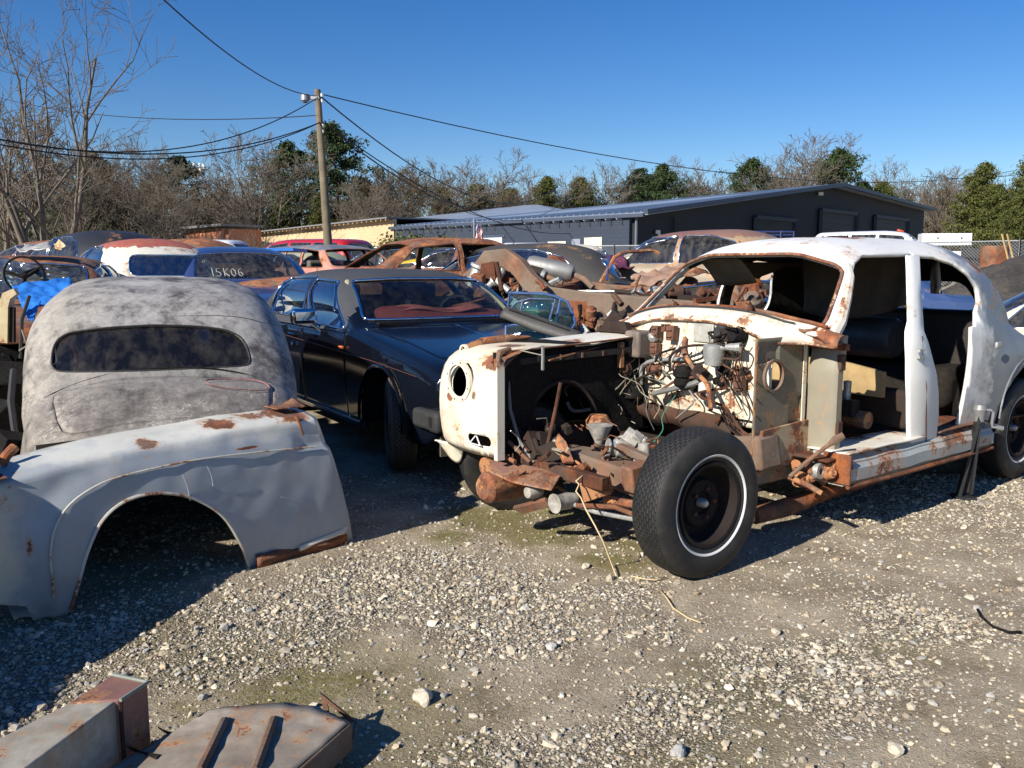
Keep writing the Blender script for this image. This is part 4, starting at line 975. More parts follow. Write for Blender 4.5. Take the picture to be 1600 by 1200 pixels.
# rubber / rusty frame of windscreen
yy = [(-.745, 1.15), (-.70, 1.32), (-.63, 1.50), (-.5, 1.555), (0, 1.60), (.5, 1.555), (.63, 1.50), (.70, 1.32), (.745, 1.15)]
def wsx(y, z):    # x of windscreen plane
    return 1.02+(z-1.12)*.98-.10*(1-(y/.86)**2)
# header rust strip following the roof front edge
def surf_at(y, z):
    # invert shell: find x where the surface passes y,z near the front
    lo, hi = 1.0, 1.9
    for _ in range(30):
        xm = (lo+hi)/2; hw, zs, zb, zt, ch, ex = spl(wt, xm); q = min(1, abs(y)/ch)
        zz = zb+(zt-zb)*(1-q**ex)**(1/ex)
        if zz < z: lo = xm
        else: hi = xm
    return (lo+hi)/2-.10*(1-(y/.87)**2)
# door-opening edge lip (cream/rust)
def lip(poly, ys, name, mt, r=.011):
    MB().tube([Vector((x, ys(z), z)) for x, z in poly], r, 6).build(name, mt, wc)
# B pillar with its flared lower half
lv = [(.43, 1423, 1466, 663, -.885), (.6, 0, 0, 0, -.895)]
rows = []
def px_at(px, z, y):     # local x for that pixel column at given y,z
    best = None; lo, hi = 0.0, 4.0
    for _ in range(40):
        xm = (lo+hi)/2; p = Wf.o+Wf.ex*xm+Wf.ey*y+Vector((0, 0, z)); q = p-Vector((0, 0, HCAM)); d = q.y*_c-q.z*_s; X = 800+FPX*q.x/d
        if X < px: lo = xm
        else: hi = xm
    return (lo+hi)/2
for z, xl, xr, y in [(.43, 1424, 1464, -.885), (.60, 1423, 1468, -.90), (.74, 1423, 1468, -.915), (.86, 1422, 1465, -.915), (.97, 1422, 1458, -.90), (1.06, 1421, 1452, -.89), (1.13, 1421, 1445, -.87), (1.19, 1421, 1444, -.83), (1.35, 1420, 1441, -.765), (1.5, 1419, 1439, -.675), (1.585, 1418, 1438, -.62)]:
    a, b_ = px_at(xl, z, y), px_at(xr, z, y); dp = .03 if z < 1.15 else .015
    rows.append([Vector((a, y+dp, z)), Vector((a, y+.008, z)), Vector((a+.01, y, z)), Vector(((a+b_)/2, y-.006, z)), Vector((b_-.01, y, z)), Vector((b_, y+.008, z)), Vector((b_, y+dp, z))])
bp_ = MB().grid(rows, closed=True).build('centre_pillar', P_white, wc, 40, fix=True)
xh = px_at(1434, .95, -.9); MB().box((xh, -.915, .98), (.06, .02, .012)).box((xh, -.915, 1.02), (.06, .02, .012)).build('door_striker', M_alu, bp_)
MB().tube([(px_at(1446, .44, -.895), -.9, .44), (px_at(1447, .8, -.92), -.921, .8), (px_at(1441, 1.0, -.9), -.9, 1.0), (px_at(1440, 1.1, -.88), -.885, 1.1)], .004, 5).build('seam', M_rustd, bp_)
box('striker_plate', (2.78, -.93, 1.0), (.07, .02, .04), M_alu, wc)
# sill
secs = [(-.895, .30), (-.935, .335), (-.935, .40), (-.915, .425), (-.915, .435), (-.86, .47), (-.70, .475), (-.70, .30)]
rows = [[Vector((x, y+(.004*mnoise.noise(Vector((x*6, y*9, z*9)))), z+.006*mnoise.noise(Vector((x*5, 3, z*7))))) for y, z in secs] for x in np.linspace(1.06, 2.80, 40)]
sl_ = MB().grid(rows, closed=True); n_ = len(secs); sl_.f += [tuple(range(n_)), tuple(range(39*n_+n_-1, 39*n_-1, -1))]; sl_.mi += [0, 0]
sl_.build('sill', P_sill, wc, 30, fix=True)
MB().tube([(1.05, -.93, .305), (1.6, -.932, .300), (2.8, -.93, .305)], .014, 6).build('sill_seam', M_rust, wc)
rows = [[Vector((x, y, .484+.006*mnoise.noise(Vector((x*4, y*6, 1))))) for y in np.linspace(-.915, -.66, 7)] for x in np.linspace(1.06, 1.93, 24)]
solid(MB().grid(rows).build('step_plate', P_whitey, wc), .008, 0)
rows = [[Vector((x, y, .484+.008*mnoise.noise(Vector((x*4, y*6, 9))))) for y in np.linspace(-.90, -.62, 7)] for x in np.linspace(2.12, 2.78, 18)]
solid(MB().grid(rows).build('step_plate', M_rust, wc), .008, 0)
rows = [[Vector((x, y, .45+.03*math.exp(-(y/.18)**2)*3+.012*mnoise.noise(Vector((x*3, y*5, 4))))) for y in np.linspace(-.86, .86, 30)] for x in np.linspace(.95, 4.4, 50)]
solid(MB().grid(rows).build('floor', M_rustd, wc), .01, 0)
# cabin contents
def cushion(name, c, d, mt, parent, rot=None):
    o = MB().box(c, d, rot).build(name, mt, parent, 60); bevel(o, min(d)*.28, 4); return o
cushion('seat_frame', (2.0, -.25, .62), (.12, 1.05, .25), M_oily, wc)
rows = [[Vector((x, y, z)) for y, z in ((-.62, 0), (.55, 0))] for x, z in ((0, 0),)]
pl = MB().prism([(-.66, .70), (-.66, .86), (-.4, .90), (0, .915), (.4, .90), (.62, .86), (.62, .70)], .03, lambda a, b, h: Vector((1.85+h, a, b))); pl.build('plank', M_woodp, wc, 30, fix=True)
MB().tube([(1.70, -.66, .57), (1.70, .5, .57)], .055, 12).build('crossbar', M_rusto, wc)
box('seat_rail', (1.66, -.05, .64), (.08, 1.1, .10), M_oily, wc)
for y_, r_, h_ in ((-.38, .03, .09), (-.2, .035, .07), (.05, .045, .06), (-.52, .025, .12)): MB().lathe([(0, h_), (r_, h_*.95), (r_*.9, 0)], (1.68, y_, .69), n=12).build('small_jar', M_rusttan if r_ > .03 else M_alu, wc)
hp = [Vector((1.35, -.35+.14*math.cos(a), .60+.15*math.sin(a))) for a in np.linspace(0, 5.2, 20)]; MB().tube(hp, .018, 8).build('hose', M_hose, wc)
cushion('rear_seat', (3.0, 0, .66), (.5, 1.25, .3), M_inner, wc); cushion('rear_seat_back', (3.28, 0, .9), (.2, 1.3, .6), mat('dark_leather', (.03, .022, .018), .5, var=.4), wc)
MB().lathe([(0, -.3), (.13, -.3), (.15, -.27), (.15, .27), (.13, .3), (0, .3)], (2.75, .05, 1.0), axis='Y', n=24).build('tank', mat('dull_tank', (.06, .062, .065), .5, .3, var=.4), wc)
MB().prism([(1.9, .5), (1.95, 1.08), (3.1, 1.08), (3.1, .5)], .02, lambda a, b, h: Vector((a, .84+h, b))).build('door_card', M_inner, wc, 30, fix=True)
MB().prism([(1.0, .5), (1.0, 1.08), (1.9, 1.08), (1.9, .5)], .02, lambda a, b, h: Vector((a, .84+h, b))).build('door_card', M_inner, wc, 30, fix=True)
MB().prism([(-.7, .6), (-.62, 1.13), (.62, 1.13), (.7, .6)], .02, lambda a, b, h: Vector((3.42+h, a, b))).build('rear_bulkhead', M_inner, wc, 30, fix=True)
# torn headlining
def drape(name, A, B_, hang, mt, n=16, k=9, seed=0):
    rows = []
    for j in range(k):
        t_ = j/(k-1); row = []
        for i in range(n):
            s_ = i/(n-1); p = A.lerp(B_, s_); hh = hang(s_)*t_
            row.append(p+Vector((.05*math.sin(s_*9+seed)*t_+.03*t_*math.sin(s_*23+t_*3), .02*math.sin(s_*7), -hh)))
        rows.append(row)
    return solid(MB().grid(rows).build(name, mt, wc, None), .004, 0)
M_cloth2 = mat('brown_headlining', (.07, .05, .035), .95, var=.35, vs=5, bmp=.3)
drape('headlining', Vector((2.35, .30, 1.62)), Vector((2.50, -.50, 1.63)), lambda s_: .42+.06*math.sin(s_*4.2), M_cloth2, 22, 10, 2)
drape('headlining', Vector((2.1, .62, 1.55)), Vector((2.9, .60, 1.55)), lambda s_: .08+.05*math.sin(s_*7), M_cloth2, 12, 8, 1)
drape('headlining', Vector((2.62, -.58, 1.55)), Vector((2.72, -.50, 1.55)), lambda s_: .22, mat('grey_rag', (.22, .20, .18), .9), 5, 6, 1)
# visor flap above the windscreen
rows = [[Vector((1.50+.22*j/6, y, 1.565-.13*(j/6)**1.5-.05*math.exp(-((y-.45)/.3)**2)*(j/6))) for y in np.linspace(.56, .22, 14)] for j in range(7)]
solid(MB().grid(rows).build('sun_visor', mat('drab_board', (.17, .135, .10), .9, var=.3), wc), .01, 0)
# scuttle between firewall and windscreen
rows = []
for j in range(9):
    t_ = j/8; row = []
    for i in range(37):
        y = -.86+1.72*i/36; q = abs(y)/.86
        zf_ = 1.212-.105*min(1, abs(y)/.60)**2.8-.015*ss(.6, .86, abs(y)); xf_ = .77+.215*ss(.575, .70, abs(y))
        zr = 1.262-.125*q**2.5; xr_ = .905+.115*q*q+.03
        z = zf_*(1-t_)+zr*t_+.022*math.sin(math.pi*t_)+(-.02*(1-ss(0, .12, t_))); row.append(Vector((xf_*(1-t_)+(max(xr_+.02, xf_+.04))*t_, y, z)))
    rows.append(row)
solid(MB().grid(rows).build('scuttle', P_whitey, wc, 40, fix=True), .01, -1)
fl_ = [rows[0][i]+Vector((-.012, 0, .004)) for i in range(0, 37)]
MB().tube(fl_, .007, 6).build('scuttle_flange', paint('flange_paint', (.62, .54, .40), .6, None, .4, .6, 3.9, 9), wc)
MB().tube([rows[5][i]+Vector((0, 0, .008)) for i in range(5, 32)], .007, 5).build('rubber_seal', M_rubber, wc)
MB().tube([rows[7][i]+Vector((0, 0, .012)) for i in range(2, 35)], .012, 6).build('scuttle_seam', M_rust, wc)
for y in (-.35, .22): MB().lathe([(0, .035), (.012, .03), (.018, 0)], (.90, y, 1.262), n=10).tube([(.90, y, 1.29), (.93, y+.05, 1.30)], .005, 5).build('wiper_spindle', M_rustd, wc)
# firewall
rows = []
for j in range(22):
    t_ = j/21; row = []
    for i in range(30):
        y = -.60+1.22*i/29; q = abs(y)/.62; zt_ = 1.20-.105*min(1, abs(y)/.60)**2.8; zb_ = .60+.10*math.exp(-((y-.05)/.2)**2)*0
        z = zb_+(zt_-zb_)*t_; x = .785+.012*mnoise.noise(Vector((y*5, z*5, 2)))
        x -= .10*math.exp(-((y-.02)/.17)**2-((z-.80)/.17)**2)-.05*math.exp(-((y-.0)/.05)**2-((z-.84)/.07)**2)      # transmission bulge
        x += .05*ss(.85, .63, z)*ss(.1, .5, abs(y))*0
        row.append(Vector((x, y, z)))
    rows.append(row)
fw = solid(MB().grid(rows).build('firewall', P_firewall, wc, 50, fix=True), .008, 0)
rows = []
for j in range(10):
    t_ = j/9; row = []
    for i in range(26):
        y = -.62+1.24*i/25; h_ = .10*math.exp(-((y-.02)/.17)**2); row.append(Vector((.77+.50*t_-.12*math.sin(3.14*t_)*0, y, .64-.19*t_+h_*(1-.3*t_)+.012*mnoise.noise(Vector((t_*5, y*6, 3))))))
    rows.append(row)
solid(MB().grid(rows).build('toe_board', M_oily, wc, 50), .01, 0)
# cut-away heat shield hanging under the bulkhead (grey-brown ribbed sheet)
rows = []
for j in range(12):
    t_ = j/11; row = []
    for i in range(24):
        u = i/23; y = .40-.78*u; z = .655-.16*t_-.08*u*t_+.02*math.sin(u*16+t_*2)*t_; x = .74+.16*t_-.08*math.sin(t_*3.1); row.append(Vector((x, y, z+.01*mnoise.noise(Vector((u*8, t_*8, 0))))))
    rows.append(row)
solid(MB().grid(rows).build('heat_shield', rusty('greasy_shield', 1.0, .28, sc=5), wc, 50), .006, 0)
# near cowl side panel with its round hole, then the hinge post
cp = [Wf.onY(x, y, -.61) for x, y in ((1184, 532), (1252, 524), (1256, 700), (1248, 742), (1202, 742), (1193, 665), (1181, 640))]
bmp_ = bmesh.new(); NX, NZ = 26, 40
x0 = min(p[0] for p in cp)-.02; x1 = max(p[0] for p in cp)+.0; z0 = min(p[1] for p in cp); z1 = max(p[1] for p in cp)
rows = [[Vector((x, -.612+.012*math.exp(-((x-(x0+x1)/2)/.05)**2)*0, z)) for x in np.linspace(x0, x1, NX)] for z in np.linspace(z0, z1, NZ)]
b2 = bm_rows(rows)
hc = Wf.onY(1206, 587, -.61); cut(b2, [(hc[0]+.075*math.cos(a), hc[1]+.085*math.sin(a)) for a in np.linspace(0, 2*math.pi, 20, endpoint=False)], (0, 2), lambda c: True)
for v_ in b2.verts:
    for (cx, cz, rx, rz) in ((x0+.12, z1-.09, .09, .05), (x1-.10, z0+.32, .06, .15)):
        q = max(abs(v_.co.x-cx)/rx, abs(v_.co.z-cz)/rz)
        if q < 1: v_.co.y += .012
csd = to_obj('cowl_side', b2, P_taupe, wc, 30); solid(csd, .006, 0)
MB().lathe([(.076, 0), (.092, -.004), (.094, -.02), (.078, -.022)], (hc[0], -.612, hc[1]), axis='Y', n=24, close=True).build('vent_ring', M_rusttan, wc)
mb = MB()
for k in range(26):
    z = z0+.02+(z1-z0-.04)*k/25; mb.lathe([(0, -.006), (.005, -.005), (.006, 0)], (x1-.03, -.617, z), axis='Y', n=6)
    if k % 3 == 0: mb.lathe([(0, -.006), (.006, -.005), (.007, 0)], (x0+.02, -.617, z), axis='Y', n=6)
mb.build('rivets', M_rustd, csd)
MB().box((x1-.045, -.622, (z0+z1)/2), (.03, .006, z1-z0)).build('flange_strip', P_firewall, wc)
rows = [[Vector((x1-.005+.012*math.sin(u*3.14)*-1, -.622-.16*u, z)) for u in np.linspace(0, 1, 9)]+[Vector((x1+.01, -.80, z)), Vector((x1+.06, -.80, z)), Vector((x1+.07, -.64, z))] for z in np.linspace(.42, 1.13, 24)]
for i, r_ in enumerate(rows):
    for p in r_: p.x += .03*ss(.9, 1.13, p.z)+.003*mnoise.noise(Vector((p.y*9, p.z*9, 0)))
MB().grid(rows, closed=True).build('hinge_post', paint('taupe_post', (.27, .245, .185), .18, (.24, .215, .16), .35, .55, 9.1, 2.0), wc, 40, fix=True)
MB().prism([(-.84, 1.05), (-.84, 1.085), (-.62, 1.10), (-.62, 1.05)], .04, lambda a, b, h: Vector((x1+.005+h, a, b))).build('post_cap', M_rust, wc, 30, fix=True)
mb = MB(); mb.prism([(x0+.02, .40), (x1+.04, .40), (x1+.04, .64), (x0+.06, .62)], .02, lambda a, b, h: Vector((a, -.64+h, b))); mb.build('lower_gusset', paint('rusty_gusset', (.42, .33, .22), .6, None, .4, .7, 2.7, 6), wc, 30, fix=True)
# A pillar thickening on both sides
for sy in (-1, 1):
    pts = [Vector((surf_at(sy*y, z)+.03, sy*y*1.005, z)) for y, z in ((.79, 1.12), (.762, 1.2), (.712, 1.33), (.662, 1.45), (.61, 1.515))]
    MB().tube(pts, [.036, .034, .032, .030, .028], 8).build('windscreen_pillar', paint('pillar_paint', (.66, .62, .54), .35, None, .4, .5, 5.9, 6), wc)
for z_ in (.60, .98): box('door_hinge', (x1+.035, -.80, z_), (.05, .03, .09), M_rustd, wc)
box('sill_end', (1.05, -.86, .40), (.02, .17, .17), M_rust, wc)
# chassis
def beam(name, pts, w_, h_, mt, parent=wc, wob=.004):
    pts = [Vector(p) for p in pts]; rows = []
    for i, p in enumerate(pts):
        t_ = (pts[min(i+1, len(pts)-1)]-pts[max(0, i-1)]).normalized(); sd_ = t_.cross(Vector((0, 0, 1)))
        if sd_.length < .1: sd_ = Vector((1, 0, 0))
        sd_.normalize(); up_ = sd_.cross(t_).normalized()
        rows.append([p+sd_*(w_/2)*a+up_*(h_/2)*b for a, b in ((-1, -1), (1, -1), (1, 1), (-1, 1))])
    mb = MB().grid(rows, closed=True); n = len(pts); mb.f += [(3, 2, 1, 0), tuple(4*(n-1)+k for k in range(4))]; mb.mi += [0, 0]
    o = mb.build(name, mt, parent, 30, fix=True); return bevel(o, min(w_, h_)*.12, 2)
for sy in (-1, 1):
    beam('chassis_rail', [(-.16, sy*.43, .43), (-.05, sy*.44, .45), (.2, sy*.44, .47), (.5, sy*.44, .42), (.9, sy*.46, .37), (2.6, sy*.48, .36), (3.0, sy*.46, .48), (3.6, sy*.44, .5), (4.7, sy*.44, .42)], .09, .14, M_rusttan if sy < 0 else M_oily)
beam('outrigger', [(.72, -.42, .46), (.72, -.66, .50)], .2, .2, M_rusttan); beam('cross_member', [(.62, -.44, .42), (.62, .44, .42)], .12, .12, M_oily)
beam('front_cross_member', [(.0, -.50, .38), (-.02, -.3, .41), (-.03, 0, .43), (-.02, .3, .41), (.0, .5, .38)], .20, .13, rusty('dusty_tan_rust', 1.2, sc=5))
beam('cross_member', [(-.30, -.42, .43), (-.30, .42, .43)], .05, .07, M_rustd)
beam('rear_axle', [(3.36, -.75, .37), (3.36, .75, .37)], .11, .11, M_rustd); beam('propshaft', [(1.0, 0, .36), (3.3, 0, .40)], .09, .09, M_rustd)
MB().tube([LW(1178, 806, 4.75), LW(1230, 792, 4.85), LW(1290, 768, 5.1), LW(1370, 745, 5.5)], [.05, .055, .05, .045], 12).build('exhaust_pipe', M_rust, wc)
# apron plate, brown canister, horns and other parts low at the front
def slab(name, pts, th, mt, parent=wc):
    pts = [Vector(p) for p in pts]; n_ = (pts[1]-pts[0]).cross(pts[2]-pts[0]).normalized()*th; mb = MB(); n = len(pts)
    mb.add(pts+[p+n_ for p in pts], [tuple(range(n-1, -1, -1)), tuple(range(n, 2*n))]+[(i, (i+1) % n, n+(i+1) % n, n+i) for i in range(n)])
    return bevel(mb.build(name, mt, parent, 25, fix=True), .003, 1)
slab('apron_plate', [LW(770, 716, 4.75), LW(800, 722, 4.7), LW(852, 733, 4.55), LW(876, 743, 4.4), LW(862, 764, 4.3), LW(800, 752, 4.45), LW(765, 735, 4.55)], .012, paint('brown_plate', (.24, .12, .09), .5, (.18, .11, .09), .4, .8, 1.1, 6))
MB().lathe([(0, -.15), (.06, -.15), (.085, -.12), (.09, .08), (.07, .13), (0, .14)], LW(788, 757, 4.62), axis='X', n=20).build('canister', M_rusto, wc)
MB().lathe([(0, -.015), (.055, -.02), (.06, .02), (.035, .035), (0, .035)], LW(762, 729, 4.75), axis='X', n=18).build('horn_disc', M_rusto, wc)
MB().lathe([(0, .07), (.035, .08), (.045, .03), (.042, -.03), (.052, -.06), (.04, -.06), (0, -.04)], LW(880, 784, 4.35), axis='X', n=18).build('spot_lamp_shell', mat('dirty_white_enamel', (.34, .32, .28), .6, var=.5, vs=20), wc, rot=None)
MB().lathe([(0, .05), (.03, .05), (.04, 0), (.03, -.04), (0, -.05)], LW(833, 768, 4.45), axis='X', n=14).build('lamp_shell', mat('dirty_white_enamel', (.34, .32, .28), .6), wc)
slab('bracket_plate', [LW(905, 756, 4.3), LW(950, 746, 4.25), LW(956, 772, 4.25), LW(912, 786, 4.3)], .05, M_rusto)
slab('lower_arm', [LW(800, 795, 4.5), LW(850, 782, 4.4), LW(862, 792, 4.4), LW(815, 804, 4.5)], .03, M_rusttan)
MB().tube([LW(900, 790, 4.3), LW(960, 792, 4.3), LW(995, 806, 4.25)], .014, 8).build('track_rod', M_rust, wc); MB().tube([LW(860, 775, 4.4), LW(930, 800, 4.3), LW(992, 812, 4.25)], .012, 8).build('track_rod', M_alu, wc)
MB().tube([LW(945, 780, 4.35), LW(1000, 790, 4.2)], .022, 8).build('anti_roll_bar', M_rusto, wc)
# radiator side stays and loose rods
MB().tube([LW(876, 598, 4.75), LW(868, 640, 4.72), LW(852, 712, 4.65)], .011, 8).build('stay_rod', M_rustd, wc)
MB().tube([LW(793, 580, 4.75), LW(797, 640, 4.75), LW(812, 690, 4.7), LW(835, 722, 4.6)], .010, 8).build('stay_rod', M_hose, wc)
MB().tube([LW(791, 560, 4.78), LW(792, 640, 4.78), LW(790, 715, 4.75)], .007, 6).build('stay_rod', M_rustd, wc)
MB().tube([LW(795, 690, 4.7), LW(828, 722, 4.6)], .012, 6).build('stay_rod', M_rusttan, wc); MB().tube([LW(775, 705, 4.75), LW(805, 722, 4.6)], .013, 6).build('stay_rod', M_rusttan, wc)
MB().tube([LW(815, 548, 4.7), LW(846, 555, 4.7)], .004, 5).build('hook_wire', M_wireg, wc); MB().box(LW(848, 560, 4.7), (.012, .012, .13)).build('stay_bracket', M_alu, wc)
MB().tube([LW(858, 563, 4.85), LW(905, 550, 5.1), LW(940, 542, 5.25)], .005, 5).build('brake_pipe', M_rusto, wc)
for py in (588, 655): MB().box(LW(790, py, 4.76), (.02, .012, .06)).build('hinge_bracket', M_rustd, wc)

# steering box / suspension / engine leftovers: a heap of shaped lumps, each its own part
def lump(name, c, s_, mt, seed, parent=wc):
    rg = random.Random(seed*77.7); mb = MB(); a_, b_, c_ = s_
    for k in range(rg.choice((3, 4, 5))):
        o = Vector((rg.uniform(-.5, .5)*a_, rg.uniform(-.5, .5)*b_, rg.uniform(-.5, .5)*c_)) if k else Vector((0, 0, 0)); q = 1 if k == 0 else rg.uniform(.3, .7)
        if rg.random() < .5: mb.box(o, (a_*1.5*q, b_*1.5*q, c_*1.4*q), (rg.uniform(-.4, .4), rg.uniform(-.4, .4), rg.uniform(0, 3)) if k else None)
        else:
            r_ = max(b_, c_)*.8*q; L = a_*1.3*q; ax_ = rg.choice('XYZ'); mb.lathe([(0, -L), (r_*.6, -L), (r_*.7, -L*.8), (r_, -L*.7), (r_, L*.2), (r_*.8, L*.3), (r_*.8, L*.7), (r_*1.15, L*.75), (r_*1.15, L*.9), (0, L*.9)], o, axis=ax_, n=14)
    for k in range(rg.choice((1, 2, 3))):
        p = Vector((rg.uniform(-1, 1)*a_, rg.uniform(-1, 1)*b_, rg.uniform(-1, 1)*c_))*.7; q_ = p+Vector((rg.uniform(-1, 1), rg.uniform(-1, 1), rg.uniform(-.6, 1)))*max(s_)*.9; mb.tube([p, p.lerp(q_, .5)+Vector((0, 0, .2*c_)), q_], min(s_)*rg.uniform(.12, .25), 6)
    me = mb.mesh(); b3 = bmesh.new(); b3.from_mesh(me); bmesh.ops.recalc_face_normals(b3, faces=b3.faces)
    for v_ in b3.verts: v_.co += Vector((mnoise.noise(v_.co*30), mnoise.noise(v_.co*30+Vector((9, 0, 0))), mnoise.noise(v_.co*30+Vector((0, 9, 0)))))*min(s_)*.06
    o = to_obj(name, b3, mt, parent, 28); o.location = c; o.rotation_euler = (seed % 1, seed*.7 % 1.2, seed*1.3 % 3); return bevel(o, min(s_)*.08, 1)
rr_ = random.Random(3)
lump('steering_box', LW(838, 705, 4.7), (.10, .09, .12), M_oily, 1.2); lump('spring_tower', LW(815, 690, 4.95), (.10, .10, .14), M_rustd, 4.1)
slab('tower_plate', [LW(838, 700, 4.62), LW(842, 735, 4.58), LW(888, 740, 4.55), LW(882, 695, 4.62), LW(862, 690, 4.64)], .02, M_oily); slab('lever_plate', [LW(873, 676, 4.6), LW(885, 690, 4.58), LW(898, 722, 4.5), LW(882, 722, 4.5), LW(870, 690, 4.6)], .02, M_rusto)
MB().lathe([(.0, .0), (.02, .0), (.075, -.0), (.03, -.09), (.008, -.14), (0, -.14)], LW(937, 672, 4.75)+Vector((0, 0, .03)), n=20).build('funnel', mat('dirty_white_enamel', (.34, .32, .28), .6), wc)
MB().lathe([(0, .05), (.05, .045), (.075, .01), (.07, -.03), (0, -.04)], LW(935, 660, 4.95), n=20).build('air_cap', M_rusto, wc)
lump('carburettor', LW(985, 688, 4.6), (.07, .06, .06), mat('dirty_white_enamel', (.34, .32, .28), .6), 7.7); lump('pump_body', LW(968, 702, 4.6), (.06, .05, .06), M_alu, 3.3); lump('pump_body', LW(1003, 712, 4.5), (.05, .05, .05), M_rusttan, 9.9)
MB().lathe([(0, .05), (.03, .045), (.035, -.03), (.055, -.04), (.055, -.06), (0, -.06)], LW(1006, 706, 4.45), n=16).build('filler_neck', mat('dirty_white_enamel', (.34, .32, .28), .6), wc)
beam('steering_arm', [LW(968, 698, 4.55), LW(1000, 712, 4.4), LW(1022, 722, 4.3)], .05, .04, rusty('dusty_tan_rust', 1.2)); lump('starter', LW(955, 740, 4.55), (.12, .07, .07), M_rusttan, 2.5); lump('steering_idler', LW(905, 738, 4.5), (.09, .05, .04), M_rusto, 6.1)
for k in range(16):
    px, py = rr_.uniform(880, 1010), rr_.uniform(690, 745); lump('engine_remnant', LW(px, py, rr_.uniform(4.6, 4.95)), [rr_.uniform(.015, .038) for _ in range(3)], rr_.choice([M_rustd, M_rust, M_oily, M_alu, M_rusttan]), rr_.uniform(0, 50))
for k in range(10):
    px, py = rr_.uniform(800, 900), rr_.uniform(660, 720); lump('engine_remnant', LW(px, py, rr_.uniform(4.8, 5.1)), [rr_.uniform(.018, .04) for _ in range(3)], rr_.choice([M_rustd, M_oily, M_alu, M_oily]), rr_.uniform(0, 50))
for k in range(44):      # small pipes, clips and cables strewn over the front axle
    px, py, d_ = rr_.uniform(800, 1030), rr_.uniform(668, 750), rr_.uniform(4.4, 4.9); P3 = [LW(px, py, d_)]
    for j in range(3): px += rr_.uniform(-20, 20); py += rr_.uniform(-12, 14); P3.append(LW(px, py, d_+rr_.uniform(-.08, .08)))
    MB().tube(P3, rr_.choice([.003, .004, .006, .010]), 6).build('loose_pipe', rr_.choice([M_rustd, M_rusto, M_alu, M_black, M_wireg, M_oily, M_rusttan]), wc)
for k in range(14):
    a = (rr_.uniform(940, 1180), rr_.uniform(690, 740)); b_ = (a[0]+rr_.uniform(-60, 60), a[1]+rr_.uniform(-18, 18)); MB().tube([LW(a[0], a[1], 5.0+rr_.uniform(-.2, .2)), LW(b_[0], b_[1], 5.0+rr_.uniform(-.2, .2))], rr_.uniform(.006, .018), 6).build('linkage_rod', rr_.choice([M_rustd, M_rust, M_oily]), wc)
# parts on the firewall
def fx(px, py, off=.03): p = LX(px, py, .775); return p+Vector((-off, 0, 0))
fin = bpy.data.objects.new('heater_matrix', None)
mb = MB(); c0 = fx(975, 538, .05); mb.box(c0, (.09, .26, .16)); 
for k in range(7): mb.box(c0+Vector((-.05, -.12+.04*k, -.03)), (.03, .014, .13)); mb.box(c0+Vector((-.055, 0, -.09+.03*k)), (.02, .26, .008))
mb.prism([(-.13, .08), (-.09, .15), (.05, .155), (.12, .08)], .05, lambda a, b, h: c0+Vector((-.04+h, a, b))); mb.build('heater_casting', M_oily, wc, 25)
o = MB().box(fx(1011, 536, .08), (.13, .13, .17)).build('heater_box', mat('rusty_grey_box', (.19, .15, .12), .6, var=.4, vs=9), wc, 30); bevel(o, .02, 3)
for px, py, s_ in ((1032, 518, .05), (1056, 520, .06), (1030, 545, .055), (1046, 512, .03), (1162, 598, .055)):
    q = fx(px, py, .035); mb = MB().box(q, (.05, s_*1.05, s_*1.5)); mb.box(q+Vector((-.03, 0, .02)), (.012, s_*.7, .012)).box(q+Vector((-.03, 0, -.02)), (.012, s_*.7, .012)); r_o = mb.build('relay', M_brownp, wc); bevel(r_o, .004, 1)
q = fx(1101, 520, .012); bevel(MB().box(q, (.006, .15, .11)).build('blank_plate', mat('worn_plate', (.48, .46, .40), .5, .3, var=.25, vs=20), wc), .003, 1)
MB().lathe([(0, -.045), (.022, -.045), (.028, -.02), (.05, -.012), (.052, 0)], fx(1128, 520, .0), axis='X', n=20).build('rubber_grommet', M_rubber, wc)
MB().lathe([(0, -.09), (.03, -.09), (.045, -.06), (.05, 0)], fx(1158, 524, .0), axis='X', n=20).build('wiper_motor', M_black, wc); box('solenoid', fx(1143, 522, .03), (.06, .05, .08), M_oily, wc)
MB().lathe([(0, .05), (.05, .05), (.062, .04), (.062, .0), (.055, -.04), (.05, -.07), (0, -.075)], fx(1133, 550, .10), n=24).build('brake_reservoir', M_alu, wc)
MB().tube([fx(1133, 545, .1), fx(1152, 541, .1), fx(1172, 542, .08)], [.02, .018, .03], 10).build('reservoir_pipe', M_alu, wc)
MB().lathe([(0, .05), (.04, .05), (.045, .03), (.06, .02), (.06, -.01), (.045, -.02), (.055, -.03), (.055, -.06), (.03, -.09), (0, -.09)], fx(1085, 583, .10), n=20).build('brake_servo', M_black, wc)
o = MB().box(fx(978, 573, .16), (.09, .09, .08), (.3, .2, .4)).build('junction_box', mat('blue_grey_box', (.13, .16, .18), .6, var=.3), wc); bevel(o, .01, 2)
lump('throttle_linkage', fx(1000, 572, .14), (.06, .06, .05), M_rustd, 5.2); lump('servo_tail', fx(1108, 582, .08), (.04, .05, .05), M_oily, 8.4)
o = MB().lathe([(0, .05), (.03, .05), (.038, .03), (.04, -.05), (.035, -.06), (0, -.06)], fx(1112, 608, .06), n=16).build('washer_bottle', M_wplast, wc)
MB().lathe([(0, .09), (.04, .085), (.05, .03), (.085, -.04), (.09, -.09), (0, -.09)], fx(1000, 596, .08), n=18).build('rubber_boot', M_black, wc)
